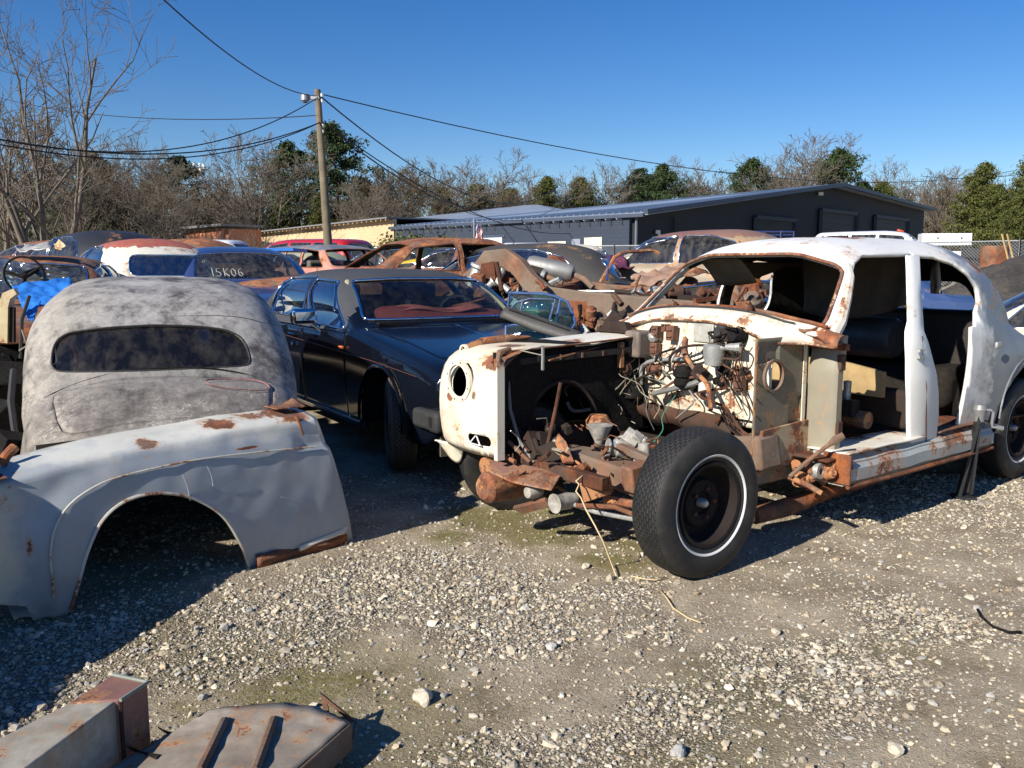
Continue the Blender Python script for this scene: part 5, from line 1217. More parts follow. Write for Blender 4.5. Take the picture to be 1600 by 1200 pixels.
def pipe(name, P, r, mt, off=.06, n=8):
    pts = [fx(p[0], p[1], p[2] if len(p) > 2 else off) for p in P]
    sm = []
    for i in range(len(pts)-1):
        for k in range(5):
            t_ = k/5; p0 = pts[max(i-1, 0)]; p1 = pts[i]; p2 = pts[i+1]; p3 = pts[min(i+2, len(pts)-1)]
            sm.append(.5*((2*p1)+(p2-p0)*t_+(2*p0-5*p1+4*p2-p3)*t_*t_+(3*p1-p0-3*p2+p3)*t_**3))
    sm.append(pts[-1]); return MB().tube(sm, r, n).build(name, mt, wc)
pipe('air_pipe', [(1012, 600), (1014, 572), (1035, 562), (1078, 560)], .013, M_alu); pipe('air_pipe', [(942, 583, .2), (965, 578), (1000, 582)], .013, mat('pale_pipe', (.5, .48, .44), .5))
pipe('heater_hose', [(1045, 612, .14), (1070, 606, .14), (1098, 598, .1), (1112, 590, .06)], .017, M_hose); pipe('heater_hose', [(938, 622, .3), (945, 635, .28), (970, 632, .24), (995, 618, .2)], .011, mat('pale_pipe', (.5, .48, .44), .5))
pipe('heater_hose', [(960, 612, .25), (985, 613, .2), (1000, 622, .2)], .011, mat('pale_pipe', (.5, .48, .44), .5)); pipe('steering_column', [(1074, 527, .02), (1078, 550, .05), (1106, 580, .1), (1130, 600, .14), (1146, 635, .2)], .014, M_rusto)
pipe('heater_hose', [(938, 612, .3), (936, 600, .3), (950, 588, .25)], .008, M_hose); pipe('heater_hose', [(1072, 524, .01), (1068, 545, .06), (1062, 565, .08), (1064, 578, .08)], .007, mat('pale_pipe', (.5, .48, .44), .5))
pipe('down_pipe', [(1000, 622, .2), (985, 640, .25), (972, 660, .3)], .013, M_rustd); pipe('green_cable', [(1073, 615, .1), (1070, 645, .2), (1088, 665, .3), (1080, 690, .4)], .003, M_green, n=5)
for k in range(32):      # harness of thin wires
    x_ = rr_.uniform(955, 1025); y_ = rr_.uniform(548, 585); P = [(x_, y_, rr_.uniform(.02, .1))]
    for j in range(rr_.choice((2, 3, 4))): x_ += rr_.uniform(-22, 24); y_ += rr_.uniform(10, 34); P.append((x_, y_, rr_.uniform(.06, .25)))
    pipe('loose_wire', P, rr_.uniform(.0018, .0045), rr_.choice([M_wireg, M_wireg, M_black, M_rusttan, M_hose, M_black, M_red if k % 5 == 0 else M_black]), n=4)
for k in range(12):
    x_ = rr_.uniform(1130, 1178); y_ = rr_.uniform(530, 600); P = [(x_, y_, rr_.uniform(.01, .05))]
    for j in range(3): x_ += rr_.uniform(-14, 20); y_ += rr_.uniform(8, 42); P.append((min(x_, 1190), y_, rr_.uniform(.03, .12)))
    pipe('loose_wire', P, rr_.uniform(.002, .005), rr_.choice([M_black, M_rustd, M_wireg, M_black]), n=4)
for k in range(18):
    x_ = rr_.uniform(1015, 1160); y_ = rr_.uniform(510, 590); P = [(x_, y_, .02), (x_+rr_.uniform(-20, 20), y_+rr_.uniform(5, 25), .06), (x_+rr_.uniform(-30, 30), y_+rr_.uniform(15, 40), .03)]
    pipe('loose_wire', P, rr_.uniform(.002, .004), rr_.choice([M_black, M_rustd, M_oily]), n=4)
for k in range(12):
    pipe('loose_wire', [(1140+rr_.uniform(0, 25), 640+rr_.uniform(-12, 12), .1), (1165+rr_.uniform(-6, 14), 665, .12), (1195+rr_.uniform(-6, 6), 690+rr_.uniform(-8, 10), .1)], .0045, rr_.choice([M_black, M_rustd]), n=5)
for k in range(26):
    x_ = rr_.uniform(960, 1165); y_ = rr_.uniform(510, 610); P = [(x_, y_, .02)]
    for j in range(rr_.choice((2, 3))): x_ = min(1180, max(950, x_+rr_.uniform(-38, 38))); y_ += rr_.uniform(-10, 26); P.append((x_, y_, rr_.uniform(.03, .14)))
    pipe('brake_pipe', P, rr_.uniform(.004, .009), rr_.choice([M_black, M_rustd, M_hose, M_alu, M_oily, M_brownp, M_black]), n=6)
for k in range(16):
    q = fx(rr_.uniform(955, 1172), rr_.uniform(515, 610), .03); s_ = rr_.uniform(.018, .04); lump('fitting', q, (s_, s_, s_), rr_.choice([M_black, M_oily, M_brownp, M_alu, M_rustd]), rr_.uniform(0, 60))
for k in range(9):
    q = fx(rr_.uniform(1020, 1170), rr_.uniform(505, 600), .015); lump('bracket', q, (.015, rr_.uniform(.012, .03), rr_.uniform(.012, .03)), rr_.choice([M_rust, M_brownp, M_rusto]), rr_.uniform(0, 60))
# levers beside the hinge post
mb = MB().tube([LW(1234, 745, 4.62), LW(1260, 722, 4.63), LW(1295, 695, 4.64)], .012, 8); mb.tube([LW(1295, 695, 4.64), LW(1305, 688, 4.64), LW(1318, 680, 4.64)], [.013, .026, .020], 8, flat=.5)
mb.build('handbrake_lever', M_rusttan, wc); MB().tube([LW(1232, 745, 4.65), LW(1260, 757, 4.6), LW(1284, 771, 4.55)], .015, 8).build('torn_bracket', M_rusto, wc)
MB().lathe([(.02, -.03), (.045, -.03), (.05, 0), (.045, .03), (.02, .03)], LW(1276, 735, 4.68), axis='Y', n=16, close=True).build('pipe_flange', M_alu, wc)
for k in range(8): lump('torn_bracket', LW(rr_.uniform(1240, 1300), rr_.uniform(725, 770), rr_.uniform(4.65, 4.85)), [rr_.uniform(.02, .045) for _ in range(3)], rr_.choice([M_rust, M_rusto, M_rustd]), rr_.uniform(0, 50))

# far front wing with headlamp hole
def wing():
    plan = [(-.50, .235), (-.525, .33), (-.540, .45), (-.540, .57), (-.525, .70), (-.485, .82), (-.40, .92), (-.26, .975), (-.05, .99), (.3, .98), (.6, .95), (.95, .90)]
    fine = []
    for i in range(len(plan)-1):
        for k in range(5):
            t_ = k/5; p0 = Vector(plan[max(i-1, 0)]); p1 = Vector(plan[i]); p2 = Vector(plan[i+1]); p3 = Vector(plan[min(i+2, len(plan)-1)])
            fine.append(.5*((2*p1)+(p2-p0)*t_+(2*p0-5*p1+4*p2-p3)*t_*t_+(3*p1-p0-3*p2+p3)*t_**3))
    fine.append(Vector(plan[-1])); rows = []
    lev = [(.46, .05), (.50, .025), (.56, .012), (.64, .003), (.72, 0), (.80, .004), (.87, .014), (.93, .034), (.975, .065), (1.01, .11), (1.035, .17), (1.05, .24), (1.055, .32), (1.058, .42), (1.058, .54), (1.055, .66), (1.05, .80)]
    for z, ins in lev:
        row = []
        for p in fine:
            fr_ = 1-ss(-.5, -.1, p.x)     # 1 at the nose
            x = p.x+ins*(.35+.65*fr_) if p.x < -.1 else p.x+ins*.35*(1-ss(-.1, .5, p.x))
            y = p.y-ins*(1-.15)*ss(-.55, -.30, p.x) if p.y > .5 else p.y
            y = max(y, .125*ss(-.5, -.1, x)+.20); zz = z+.035*ss(0, .95, p.x)*ss(.8, 1.0, z); row.append(Vector((x, y, zz)))
        rows.append(row)
    return rows
b4 = bm_rows(wing())
hl = (.535, .872)
cut(b4, [(hl[0]+.087*math.cos(a), hl[1]+.10*math.sin(a)) for a in np.linspace(0, 2*math.pi, 28, endpoint=False)], (1, 2), lambda c: c.x < -.2)
cut(b4, rrect(.28, .46, .525, .585, .028), (1, 2), lambda c: c.x < -.2)
wg = to_obj('front_wing', b4, [P_cream, M_black], wc, 45); solid(wg, .006, -1, 1)
MB().lathe([(.088, -.004), (.092, -.016), (.118, -.012), (.121, .006)], (-.532, hl[0], hl[1]), axis='X', n=36).build('headlamp_ring', P_cream, wg, fix=True)
mb = MB()
for k in range(8): a = k*.785+.3; mb.lathe([(0, -.019), (.004, -.018), (.005, -.012)], (-.532, hl[0]+.106*math.cos(a), hl[1]+.11*math.sin(a)), axis='X', n=6)
mb.build('screw_heads', M_rustd, wg)
MB().tube([(-.36, .72, 1.025), (-.24, .72, 1.055), (-.08, .70, 1.075), (.1, .68, 1.08)], [.030, .036, .030, .008], 12, cap=False).build('side_lamp_pod', M_rusto, wg)
MB().lathe([(.024, -.01), (.034, -.012), (.036, .01)], (-.372, .72, 1.023), axis='X', n=14).build('pod_ring', P_cream, wg)
for a, b_ in (((-.53, .34, .53), (-.50, .42, .575)), ((-.53, .44, .53), (-.50, .42, .575)), ((-.53, .34, .53), (-.53, .44, .53))): MB().tube([a, b_], .004, 5).build('lamp_bracket', M_wplast, wg)
MB().tube([(-.485, .232, 1.0), (-.47, .24, 1.05), (-.40, .235, 1.07)], [.014, .02, .012], 8).build('corner_lug', M_rusto, wg)
# front edge flange & valance under wing
MB().prism([(.22, .46), (.22, 1.0), (.25, 1.02), (.25, .46)], .05, lambda a, b, h: Vector((-.50+h, a, b))).build('nose_flange', P_cream, wg, 30, fix=True)
bl = rows_ = [[Vector((-.46+.03*math.sin(u*3.1)+.05*t_, .68+.24*u, .46-.13*math.sin(u*3.14)**.6*t_)) for u in np.linspace(0, 1, 10)] for t_ in np.linspace(0, 1, 8)]
solid(MB().grid(bl).build('wing_valance', P_cream, wg), .01, 0)
# inner wing (dark) with wheel-arch opening
rows = [[Vector((x, .305+.06*ss(-.5, 0, x), z)) for x in np.linspace(-.46, .80, 40)] for z in np.linspace(.46, 1.045, 22)]
b5 = bm_rows(rows); cut(b5, [(.08+.27*math.cos(a), .52+.30*math.sin(a)) for a in np.linspace(0, math.pi, 12)]+[(-.19, .4), (.35, .4)], (0, 2), lambda c: True)
for v_ in b5.verts: v_.co.y += .012*mnoise.noise(v_.co*4)
iw = to_obj('inner_wing', b5, M_black, wc, 45); solid(iw, .008, 0)
MB().tube([(.08+.29*math.cos(a), .355, .52+.32*math.sin(a)) for a in np.linspace(0, math.pi, 16)], .012, 6).build('arch_flange', M_oily, iw)
MB().box((.17, .335, .985), (1.20, .02, .035)).build('top_rail', mat('brown_rail', (.022, .014, .011), .8, var=.4, vs=6), iw, rot=(0, -.02, 0))
MB().tube([(-.42, .300, 1.045), (0, .322, 1.052), (.45, .322, 1.068), (.8, .325, 1.082)], .006, 6).build('rail_rust', M_rust, iw)
MB().box((.55, .345, .97), (.03, .03, .16)).build('rail_bracket', M_rusto, iw)
mb = MB()
for k in range(7): mb.box((-.3+.17*k, .325, .99), (.012, .008, .03))
mb.build('bolt_clips', M_rusttan, iw)
# wheels
wx = Wf.onY(1113, 800, -.86)
wheel(wc, (wx[0], -.765, .368), .368, .205, .205, -1, R(-2), 0, True, seg=72)
wheel(wc, (3.34, -.80, .365), .365, .2, .2, -1, 0, 0, True)
wheel(wc, (3.34, .78, .365), .365, .2, .2, 1)
wheel(wc, (-.02, .66, .36), .365, .2, .2, 1, R(-22), R(14), False, hub=False)
MB().lathe([(0, -.05), (.13, -.05), (.14, 0), (.12, .05), (0, .06)], (.0, -.62, .37), axis='Y', n=24).build('brake_drum', M_rustd, wc)
for sy in (-1, 1):
    rows = [[Vector((3.36+.5*math.cos(a), sy*y, .46+.46*math.sin(a))) for a in np.linspace(0, math.pi, 14)] for y in (.62, .88)]
    solid(MB().grid(rows).build('wheel_well', M_black, wc), .01, 0)
# crease over the near rear arch
MB().tube([(3.36+.50*math.cos(a), -.935, .45+.47*math.sin(a)) for a in np.linspace(.1, math.pi-.1, 18)], .006, 6).build('arch_bead', P_white, wc)

# ------------------------------------------------------------------ twine
def twine(P, label, r=.004):
    tag(MB().tube(P, r, 5).build('twine', mat('tan_twine', (.55, .42, .24), .9), None, None), label, 'twine')
q = [W(905, 757, 4.25), W(900, 768, 4.2), W(908, 778, 4.2), W(915, 795, 4.15), W(930, 822, 4.1), W(942, 845, 4.05)]
g1 = GP(955, 880, .03); g2 = GP(963, 900, .012)
tag(MB().tube([W(912, 742, 4.3), W(900, 752, 4.26)]+q+[g1, g2], .0045, 5).build('twine', mat('tan_twine', (.55, .42, .24), .9), None, None), 'tan twine hanging from the rusty front of the white car to the ground', 'twine')
def gl(P): return [Vector((p.x, p.y, G(p.x, p.y)+.012)) for p in (GP(*a) for a in P)]
twine(gl([(985, 903), (1005, 907), (1022, 909), (1040, 905)]), 'short piece of tan twine lying by the foot of the whitewall tyre')
twine(gl([(1030, 922), (1042, 935), (1052, 950), (1075, 966), (1095, 973)]), 'curved piece of tan twine lying on gravel below the whitewall tyre')
tag(MB().tube(gl([(1527, 960), (1532, 972), (1550, 988), (1575, 997), (1595, 998)]), .006, 5).build('wire', M_black, None, None), 'black bent wire on the gravel at the right edge', 'wire')
# ------------------------------------------------------------------ standing jack
jb = GP(1505, 778); jk = thing('bumper_jack', 'black upright car jack with grey crank head standing beside the white car sill', 'jack', (jb.x, jb.y, G(jb.x, jb.y)), R(-8))
mb = MB(); mb.prism([(-.045, 0), (-.025, 0), (.070, .55), (.048, .56)], .055, lambda a, b, h: Vector((a, -.03+h, b))); mb.build('leg', mat('black_jack_paint', (.014, .015, .017), .6, var=.3), jk, 30, fix=True)
mb = MB(); mb.prism([(.038, .03), (.052, .04), (.076, .55), (.062, .55)], .05, lambda a, b, h: Vector((a, -.02+h, b))); mb.build('leg', mat('black_jack_paint', (.035, .037, .04), .5), jk, 30, fix=True)
MB().prism([(-.035, .03), (.04, .04), (.065, .5), (.05, .5)], .006, lambda a, b, h: Vector((a, .02+h, b))).build('web_plate', mat('brown_web', (.03, .024, .02), .8), jk, 30, fix=True)
MB().box((.0, 0, .012), (.13, .11, .02)).build('foot', mat('black_jack_paint', (.035, .037, .04), .5), jk)
MB().lathe([(0, .075), (.035, .07), (.045, .04), (.035, .01), (.03, -.04), (0, -.04)], (.065, 0, .56), n=16).build('gear_head', mat('worn_grey_casting', (.22, .22, .22), .5, .3, var=.3), jk)
MB().tube([(.07, -.02, .60), (.12, -.03, .60), (.135, -.03, .585), (.13, -.03, .52), (.135, -.03, .49), (.18, -.03, .485)], .009, 8).tube([(.165, -.03, .487), (.20, -.03, .483)], .016, 8).build('crank_handle', M_steel, jk)
# ================================================================== GENERIC CAR
def tabs(kind):
    if kind == 'cloud': return [(-2.6, .55, .45, .72, .76, .5, 2), (-2.45, .74, .36, .88, .96, .6, 2.1), (-1.9, .88, .3, .98, 1.08, .66, 2.2), (-1.0, .90, .28, 1.02, 1.12, .70, 2.2), (-.75, .9, .28, 1.03, 1.16, .78, 2.3), (-.5, .9, .28, 1.035, 1.36, .78, 2.5),
        (-.2, .9, .28, 1.04, 1.54, .78, 2.6), (.3, .9, .28, 1.04, 1.62, .78, 2.6), (.9, .9, .28, 1.03, 1.63, .78, 2.6), (1.4, .9, .28, 1.0, 1.55, .77, 2.5), (1.7, .89, .3, .98, 1.36, .75, 2.4), (1.95, .88, .32, .95, 1.08, .72, 2.2), (2.35, .82, .35, .87, .93, .66, 2.2), (2.6, .68, .45, .62, .66, .5, 2)]
    if kind == 'shadow': return [(-2.58, .84, .45, .70, .76, .78, 5), (-2.5, .87, .35, .78, .86, .8, 5), (-1.8, .9, .28, .88, .94, .83, 5), (-.85, .9, .27, .95, 1.02, .84, 5), (-.72, .9, .27, .96, 1.10, .82, 4), (-.35, .9, .27, .97, 1.36, .82, 3.6), (-.12, .9, .27, .97, 1.45, .80, 3.5),
        (.3, .9, .27, .97, 1.50, .80, 3.5), (.9, .9, .27, .97, 1.50, .80, 3.5), (1.25, .9, .27, .97, 1.43, .80, 3.5), (1.6, .9, .28, .96, 1.12, .80, 3.5), (1.75, .9, .28, .95, 1.02, .82, 5), (2.4, .88, .32, .90, .96, .80, 5), (2.55, .82, .45, .78, .80, .74, 4)]
    if kind == 'wagon': return [(-2.58, .80, .45, .70, .76, .76, 5), (-2.5, .84, .35, .78, .86, .78, 5), (-1.0, .88, .27, .93, 1.0, .80, 5), (-.8, .88, .27, .95, 1.06, .78, 4), (-.4, .88, .27, .96, 1.36, .78, 3.6), (-.15, .88, .27, .96, 1.44, .77, 3.6),
        (.5, .88, .27, .96, 1.48, .77, 3.8), (1.9, .88, .27, .96, 1.46, .77, 3.8), (2.2, .88, .28, .95, 1.2, .77, 3.8), (2.4, .86, .3, .92, 1.0, .78, 5), (2.5, .82, .45, .85, .88, .7, 4)]
    return [(-2.5, .86, .5, 1.0, 1.06, .84, 6), (-2.4, .9, .45, 1.08, 1.14, .86, 6), (-1.1, .95, .42, 1.12, 1.18, .88, 6), (-.95, .95, .42, 1.14, 1.3, .86, 5), (-.55, .95, .42, 1.15, 1.70, .86, 4.5), (-.3, .95, .42, 1.15, 1.80, .85, 4.5),
        (.3, .95, .42, 1.15, 1.85, .85, 4.8), (2.0, .95, .42, 1.15, 1.83, .85, 4.8), (2.3, .95, .42, 1.14, 1.7, .85, 4.8), (2.45, .93, .45, 1.1, 1.2, .82, 5)]
WIN = {'cloud': (1.12, 1.52, [[(-.52, 1.12), (-.22, 1.42), (.0, 1.5), (.30, 1.53), (.30, 1.12)], [(.38, 1.12), (.38, 1.53), (.8, 1.53), (1.18, 1.43), (1.38, 1.25), (1.36, 1.12)]], (.52, 1.14, 1.40), 1.0),
       'shadow': (1.06, 1.40, [[(-.56, 1.03), (-.2, 1.34), (.42, 1.41), (.42, 1.03)], [(.50, 1.03), (.50, 1.41), (1.08, 1.40), (1.42, 1.06), (1.40, 1.03)]], (.6, 1.08, 1.38), 1.0),
       'wagon': (1.04, 1.37, [[(-.60, 1.02), (-.25, 1.33), (.25, 1.38), (.25, 1.02)], [(.33, 1.02), (.33, 1.38), (.98, 1.38), (.98, 1.02)], [(1.06, 1.02), (1.06, 1.38), (1.85, 1.37), (2.05, 1.02)]], (.58, 1.06, 1.36), 1.9),
       'suv': (1.24, 1.70, [[(-.72, 1.2), (-.4, 1.66), (.3, 1.72), (.3, 1.2)], [(.4, 1.2), (.4, 1.72), (1.15, 1.72), (1.15, 1.2)], [(1.25, 1.2), (1.25, 1.72), (2.1, 1.70), (2.15, 1.2)]], (.62, 1.24, 1.68), 1.9)}
G_clear = glass('car_glass', (.55, .65, .62), .25, .05); G_dark = glass('dusty_dark_glass', (.25, .28, .28), .35, .03); G_blue = glass('sky_reflecting_glass', (.35, .42, .45), .12, .35)
G_dirt = glass('very_dusty_glass', (.10, .10, .09), .30, .02)
def car(label, kind, px, d, heading, mt, roof=None, gl=G_dark, z=None, group='wrecks behind the front row', wheels=True, glazed=True, seats=True, name=None, trimr=.010, loc=None, arch=True, cutoff=None, tilt=None, steering=True, roofsel=None):
    p = Vector(loc) if loc else W(px, 400, d); z0 = G(p.x, p.y)+(z or 0)
    t_ = thing(name or {'cloud': 'vintage_saloon', 'shadow': 'parked_saloon', 'wagon': 'estate_car', 'suv': 'parked_suv'}[kind], label, 'car', (p.x, p.y, z0), R(heading+180), group)
    if tilt: t_.rotation_euler = (tilt[0], tilt[1], R(heading+180))
    b_ = bm_rows(shell_rows(tabs(kind), .075, 5, 14, .08 if kind != 'cloud' else .11)); zb, zt, sw, rw, rx = WIN[kind]; VF = []
    VF.append(('windscreen', cut(b_, rpoly([(-.70, zb), (.70, zb), (.60, zt-.02), (.25, zt+.01), (-.25, zt+.01), (-.60, zt-.02)], .06), (1, 2), lambda c: c.x < .2)))
    a_, r0_, r1_ = rw; VF.append(('rear_window', cut(b_, rpoly([(-a_, r0_), (a_, r0_), (a_*.88, r1_), (-a_*.88, r1_)], .09), (1, 2), lambda c: c.x > rx)))
    for sy in (-1, 1):
        for q in sw: VF.append(('side_window', cut(b_, rpoly(q, .04), (0, 2), (lambda s_: (lambda c: c.y*s_ > .3))(sy))))
    if arch:
        for cx in (-1.55, 1.5):
            cut(b_, [(cx+.38*math.cos(k*.2618), .36+.38*math.sin(k*.2618)) for k in range(13)]+[(cx-.36, .1), (cx+.36, .1)], (0, 2), lambda c: abs(c.y) > .4)
    if cutoff:
        ds = [f for f in b_.faces if cutoff(f.calc_center_median())]; bmesh.ops.delete(b_, geom=ds, context='FACES')
    mats = [mt, M_inner]
    if roof:
        mats += [roof, M_inner]
        for f in b_.faces:
            c = f.calc_center_median(); 
            if (roofsel(c) if roofsel else c.z > zt-.02): f.material_index = 2
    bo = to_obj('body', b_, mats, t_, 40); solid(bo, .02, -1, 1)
    for nm, v_ in VF:
        if v_ is None: continue
        if glazed and gl: piece(nm, v_, gl, t_, .01)
        trim('window_trim', v_, trimr, M_chrome if glazed else M_rust, t_, 5)
    MB().box((.2, 0, .5), (3.6, 1.5, .06)).build('floor', M_inner, t_)
    if seats:
        for sx, w_ in ((.25, .42), (.25, -.42)):
            cushion('seat', (sx, w_, .85 if kind != 'suv' else 1.05), (.16, .5, .62), mat('seat_leather', (.12, .10, .08), .6, var=.3), t_, (0, -.15, 0))
        cushion('rear_seat', (1.15, 0, .85 if kind != 'suv' else 1.0), (.18, 1.3, .5), mat('seat_leather', (.12, .10, .08), .6), t_, (0, -.2, 0))
        if steering:
            MB().tube([(-.30+.06*math.sin(a), -.38+.19*math.cos(a), .98+.18*math.sin(a)) for a in np.linspace(0, 2*math.pi, 22)], .014, 6, cap=False).build('steering_wheel', M_black, t_)
    MB().box((-.62, 0, zb-.16), (.35, 1.45, .18)).build('dashboard', M_inner, t_)
    if wheels:
        for cx in (-1.55, 1.5):
            for sy in (-1, 1): wheel(t_, (cx, sy*.76, .34), .34, .19, .19, sy, seg=24, hub=False)
    return t_
P = paint
C_rbrown = P('brown_rust_car', (.16, .07, .045), .75, (.22, .10, .06), .4, .8, 12.1, 2); C_red_roof = P('flaked_red_roof', (.36, .09, .06), .15, (.30, .10, .08), .6, .7, 13.1, 5)
C_wht = P('chalky_white_car', (.68, .66, .58), .25, (.60, .58, .48), .3, .5, 14.2, 3); C_navy = P('navy_blue_car', (.025, .04, .13), .05, (.03, .05, .16), .2, .3, 15.1, 2, coat=.6)
C_pink = P('faded_pink_car', (.50, .19, .15), .25, (.55, .26, .20), .4, .6, 16.1, 2); C_orange = P('orange_rust_roof', (.36, .10, .035), .7, (.30, .09, .05), .3, .8, 17.1, 3)
C_blackr = P('sunburnt_black_roof', (.035, .034, .036), .12, (.06, .055, .05), .5, .7, 18.1, 3); C_cream2 = P('pale_cream_car', (.55, .50, .38), .3, (.6, .56, .46), .3, .5, 19.1, 3)
C_slate = P('slate_blue_car', (.10, .13, .15), .2, (.14, .17, .19), .4, .5, 20.1, 3); C_beige = P('sand_beige_car', (.27, .215, .14), .25, (.30, .24, .17), .35, .55, 21.1, 2); C_plum = P('plum_purple_car', (.09, .022, .06), .25, (.12, .03, .07), .4, .4, 22.1, 3)
C_maroon = P('maroon_car', (.13, .018, .03), .1, (.16, .03, .04), .35, .35, 23.1, 3, coat=.3); C_redsuv = P('bright_red_car', (.45, .015, .02), 0, (.4, .02, .02), .1, .3, 24.1, 2, coat=.8); C_frost = P('frosted_white_paint', (.62, .63, .66), .15, (.4, .3, .35), .5, .6, 25.1, 6)
C_black = P('dull_black_car', (.02, .02, .022), .15, (.03, .03, .033), .4, .45, 26.1, 2); C_silver = P('blue_silver_car', (.12, .15, .20), .2, (.2, .22, .26), .5, .5, 27.1, 4); C_pmroof = P('rose_brown_roof', (.22, .13, .10), .2, (.18, .08, .07), .4, .6, 28.1, 2)

g1_ = 'wrecks behind the front row'
a1 = car('rust-brown hulk under a dark crumpled sheet at the far left edge', 'shadow', 42, 9.3, -72, C_rbrown, None, G_dark, .12)
a2 = car('white vintage saloon with a flaking red roof and dark rear window', 'cloud', 205, 12.6, 128, C_wht, C_red_roof, G_blue, .03)
a3 = car('navy blue saloon facing us with writing on its windscreen, behind the grey cut body', 'shadow', 372, 12.0, -62, C_navy, None, G_clear, .12)
a4 = car('low brown rusty vintage saloon between the red-roofed car and the navy saloon', 'cloud', 258, 17.5, 150, C_rbrown, C_orange, G_dirt, .0)
a5 = car('faded pink estate car with open windows behind the black sedan', 'wagon', 535, 17.5, -48, C_pink, C_silver, G_clear, .06, glazed=False)
a6 = car('bare rusty orange-roofed cabin with only thin pillars left, over the black sedan roof', 'shadow', 640, 12.6, -152, C_orange, None, None, .22, glazed=False, seats=False)
a7 = car('cream vintage saloon with a sunburnt black roof and blue-reflecting windows', 'cloud', 765, 12.8, 168, C_cream2, C_blackr, G_blue, -.02, roofsel=lambda c: c.z > 1.16+.03*mnoise.noise(c*5) or c.x > .9)
a8 = car('slate blue vintage saloon against the fence, beyond the heap of chassis', 'cloud', 845, 23, 22, C_slate, None, G_dark, .0)
a9 = car('plum purple saloon with a crushed front, below the chain-link fence', 'cloud', 925, 16.5, 160, C_plum, C_blackr, G_dirt, -.32)
a10 = car('sand-beige vintage saloon with a faded rose roof, seen from its rear corner', 'cloud', 1050, 13.8, 150, C_beige, C_pmroof, G_dark, .14)
a11 = car('maroon saloon with frosted boot lid, seen through the white car windscreen', 'shadow', 1085, 10.2, 172, C_maroon, C_frost, G_dirt, -.12, cutoff=lambda c: c.z > 1.06)
a12 = car('deep blue saloon just visible past the maroon boot through the white car', 'shadow', 1260, 12.5, 165, P('bright_blue_car', (.03, .06, .16), .05, (.04, .08, .2), .2, .4, 29.1, 3), None, G_dark, -.1)
a13 = car('dusty blue-black saloon tail seen low through the white car windscreen', 'cloud', 1240, 8.6, 165, C_silver, None, G_dirt, -.30, cutoff=lambda c: c.z > 1.12)
a14 = car('bright red SUV in front of the tan workshop', 'suv', 465, 27, 155, C_redsuv, None, G_dark, .08, group='vehicles beyond the wrecks')
a15 = car('black saloon with junk on its roof behind the brown hulk', 'cloud', 135, 14.5, 140, C_black, None, G_dirt, .12)
a16 = car('white pickup cab with roof lights beyond the fence at right', 'suv', 1392, 29, -30, mat('white_van_paint', (.72, .73, .74), .35, var=.05, coat=.4), None, G_dark, .45, group='vehicles beyond the fence', name='pickup_truck', cutoff=None)
a17 = car('small white SUV beyond the fence near the flag', 'suv', 788, 36, 170, mat('white_van_paint', (.72, .73, .74), .35, var=.05), None, G_dark, .25, group='vehicles beyond the fence')
a18 = car('cream vintage body shell seen just behind the tail of the white car', 'cloud', 1655, 9.6, 150, C_cream2, None, G_dark, -.28)
a19 = car('tan and rust van body with open windows, far back at left', 'suv', 190, 22, 120, P('tan_van', (.34, .22, .14), .4, (.28, .15, .08), .4, .6, 31.2, 3), None, G_dark, -.25, group='vehicles beyond the wrecks')
a20 = car('long white flatbed wreck at the back of the left row', 'wagon', 262, 24, 175, mat('white_van_paint', (.72, .73, .74), .35), None, G_dark, .35, group='vehicles beyond the wrecks')
a21 = car('grey saloon with white roof edge between the black roof and the fence', 'shadow', 830, 16.5, 175, C_slate, C_wht, G_dark, .0)
a22 = car('dark green saloon deep behind the pink estate car', 'cloud', 590, 22.5, 170, P('dark_green_car', (.02, .035, .03), .2, (.03, .05, .04), .4, .5, 33.1, 3), None, G_dark, .0)
a23 = car('yellow saloon glimpsed through the rusty roofed cabin', 'shadow', 655, 21, 160, P('yellow_car', (.62, .42, .02), .05, (.6, .4, .03), .2, .4, 34.1, 3), None, G_dark, -.2)
a24 = car('pale green saloon glimpsed under the pink car roofline', 'cloud', 445, 20.5, 150, P('pale_green_car', (.30, .33, .24), .2, (.3, .3, .2), .4, .5, 35.1, 3), None, G_dark, -.15)
b1 = car('dark brown wreck behind the rusty roofed cabin', 'cloud', 705, 19.5, 165, C_rbrown, C_blackr, G_dirt, -.05)
b2 = car('rust-red saloon roof between the plum wreck and the beige saloon', 'shadow', 985, 20, 170, P('rust_red_car', (.22, .06, .035), .5, (.26, .09, .05), .4, .7, 81.1, 3), None, G_dirt, -.1)
b3_ = car('blackened saloon deep at the left behind the white truck', 'shadow', 330, 22.5, 165, C_black, None, G_dirt, .0)
b4_ = car('dull maroon vintage saloon at the far left under the bare tree', 'cloud', 62, 18.5, 150, P('dull_maroon_car', (.10, .03, .025), .4, (.14, .06, .04), .4, .7, 82.1, 3), None, G_dirt, .0)
b5_ = car('unseen dark green-black wreck added left of the picture to darken sedan reflections', 'cloud', 0, 0, 110, C_black, None, G_dark, 0, loc=(-7.6, 3.6, 0), seats=False, group='wrecks outside the picture')  # two unseen wrecks added so the sedan's side mirrors dark cars, not sky
b6_ = car('unseen rusty brown wreck added left of the picture to darken sedan reflections', 'shadow', 0, 0, 100, C_rbrown, None, G_dark, 0, loc=(-9.2, 8.2, 0), seats=False, group='wrecks outside the picture')
# writing on the navy car's windscreen
def stroke(P_, nm='painted_writing'):
    return MB().tube(P_, .008, 5)
p0 = a3; M_chalk = mat('chalk_white', (.34, .36, .33), .8)
def ws(y, z): return Vector((-.72+(z-1.10)*1.28-.085+.085*(y/.9)**2-.035, y, z))
mb = MB()
def seg2(pts): mb.tube([ws(.30+a*.55, 1.10+b_*.6) for a, b_ in pts], .005, 5)
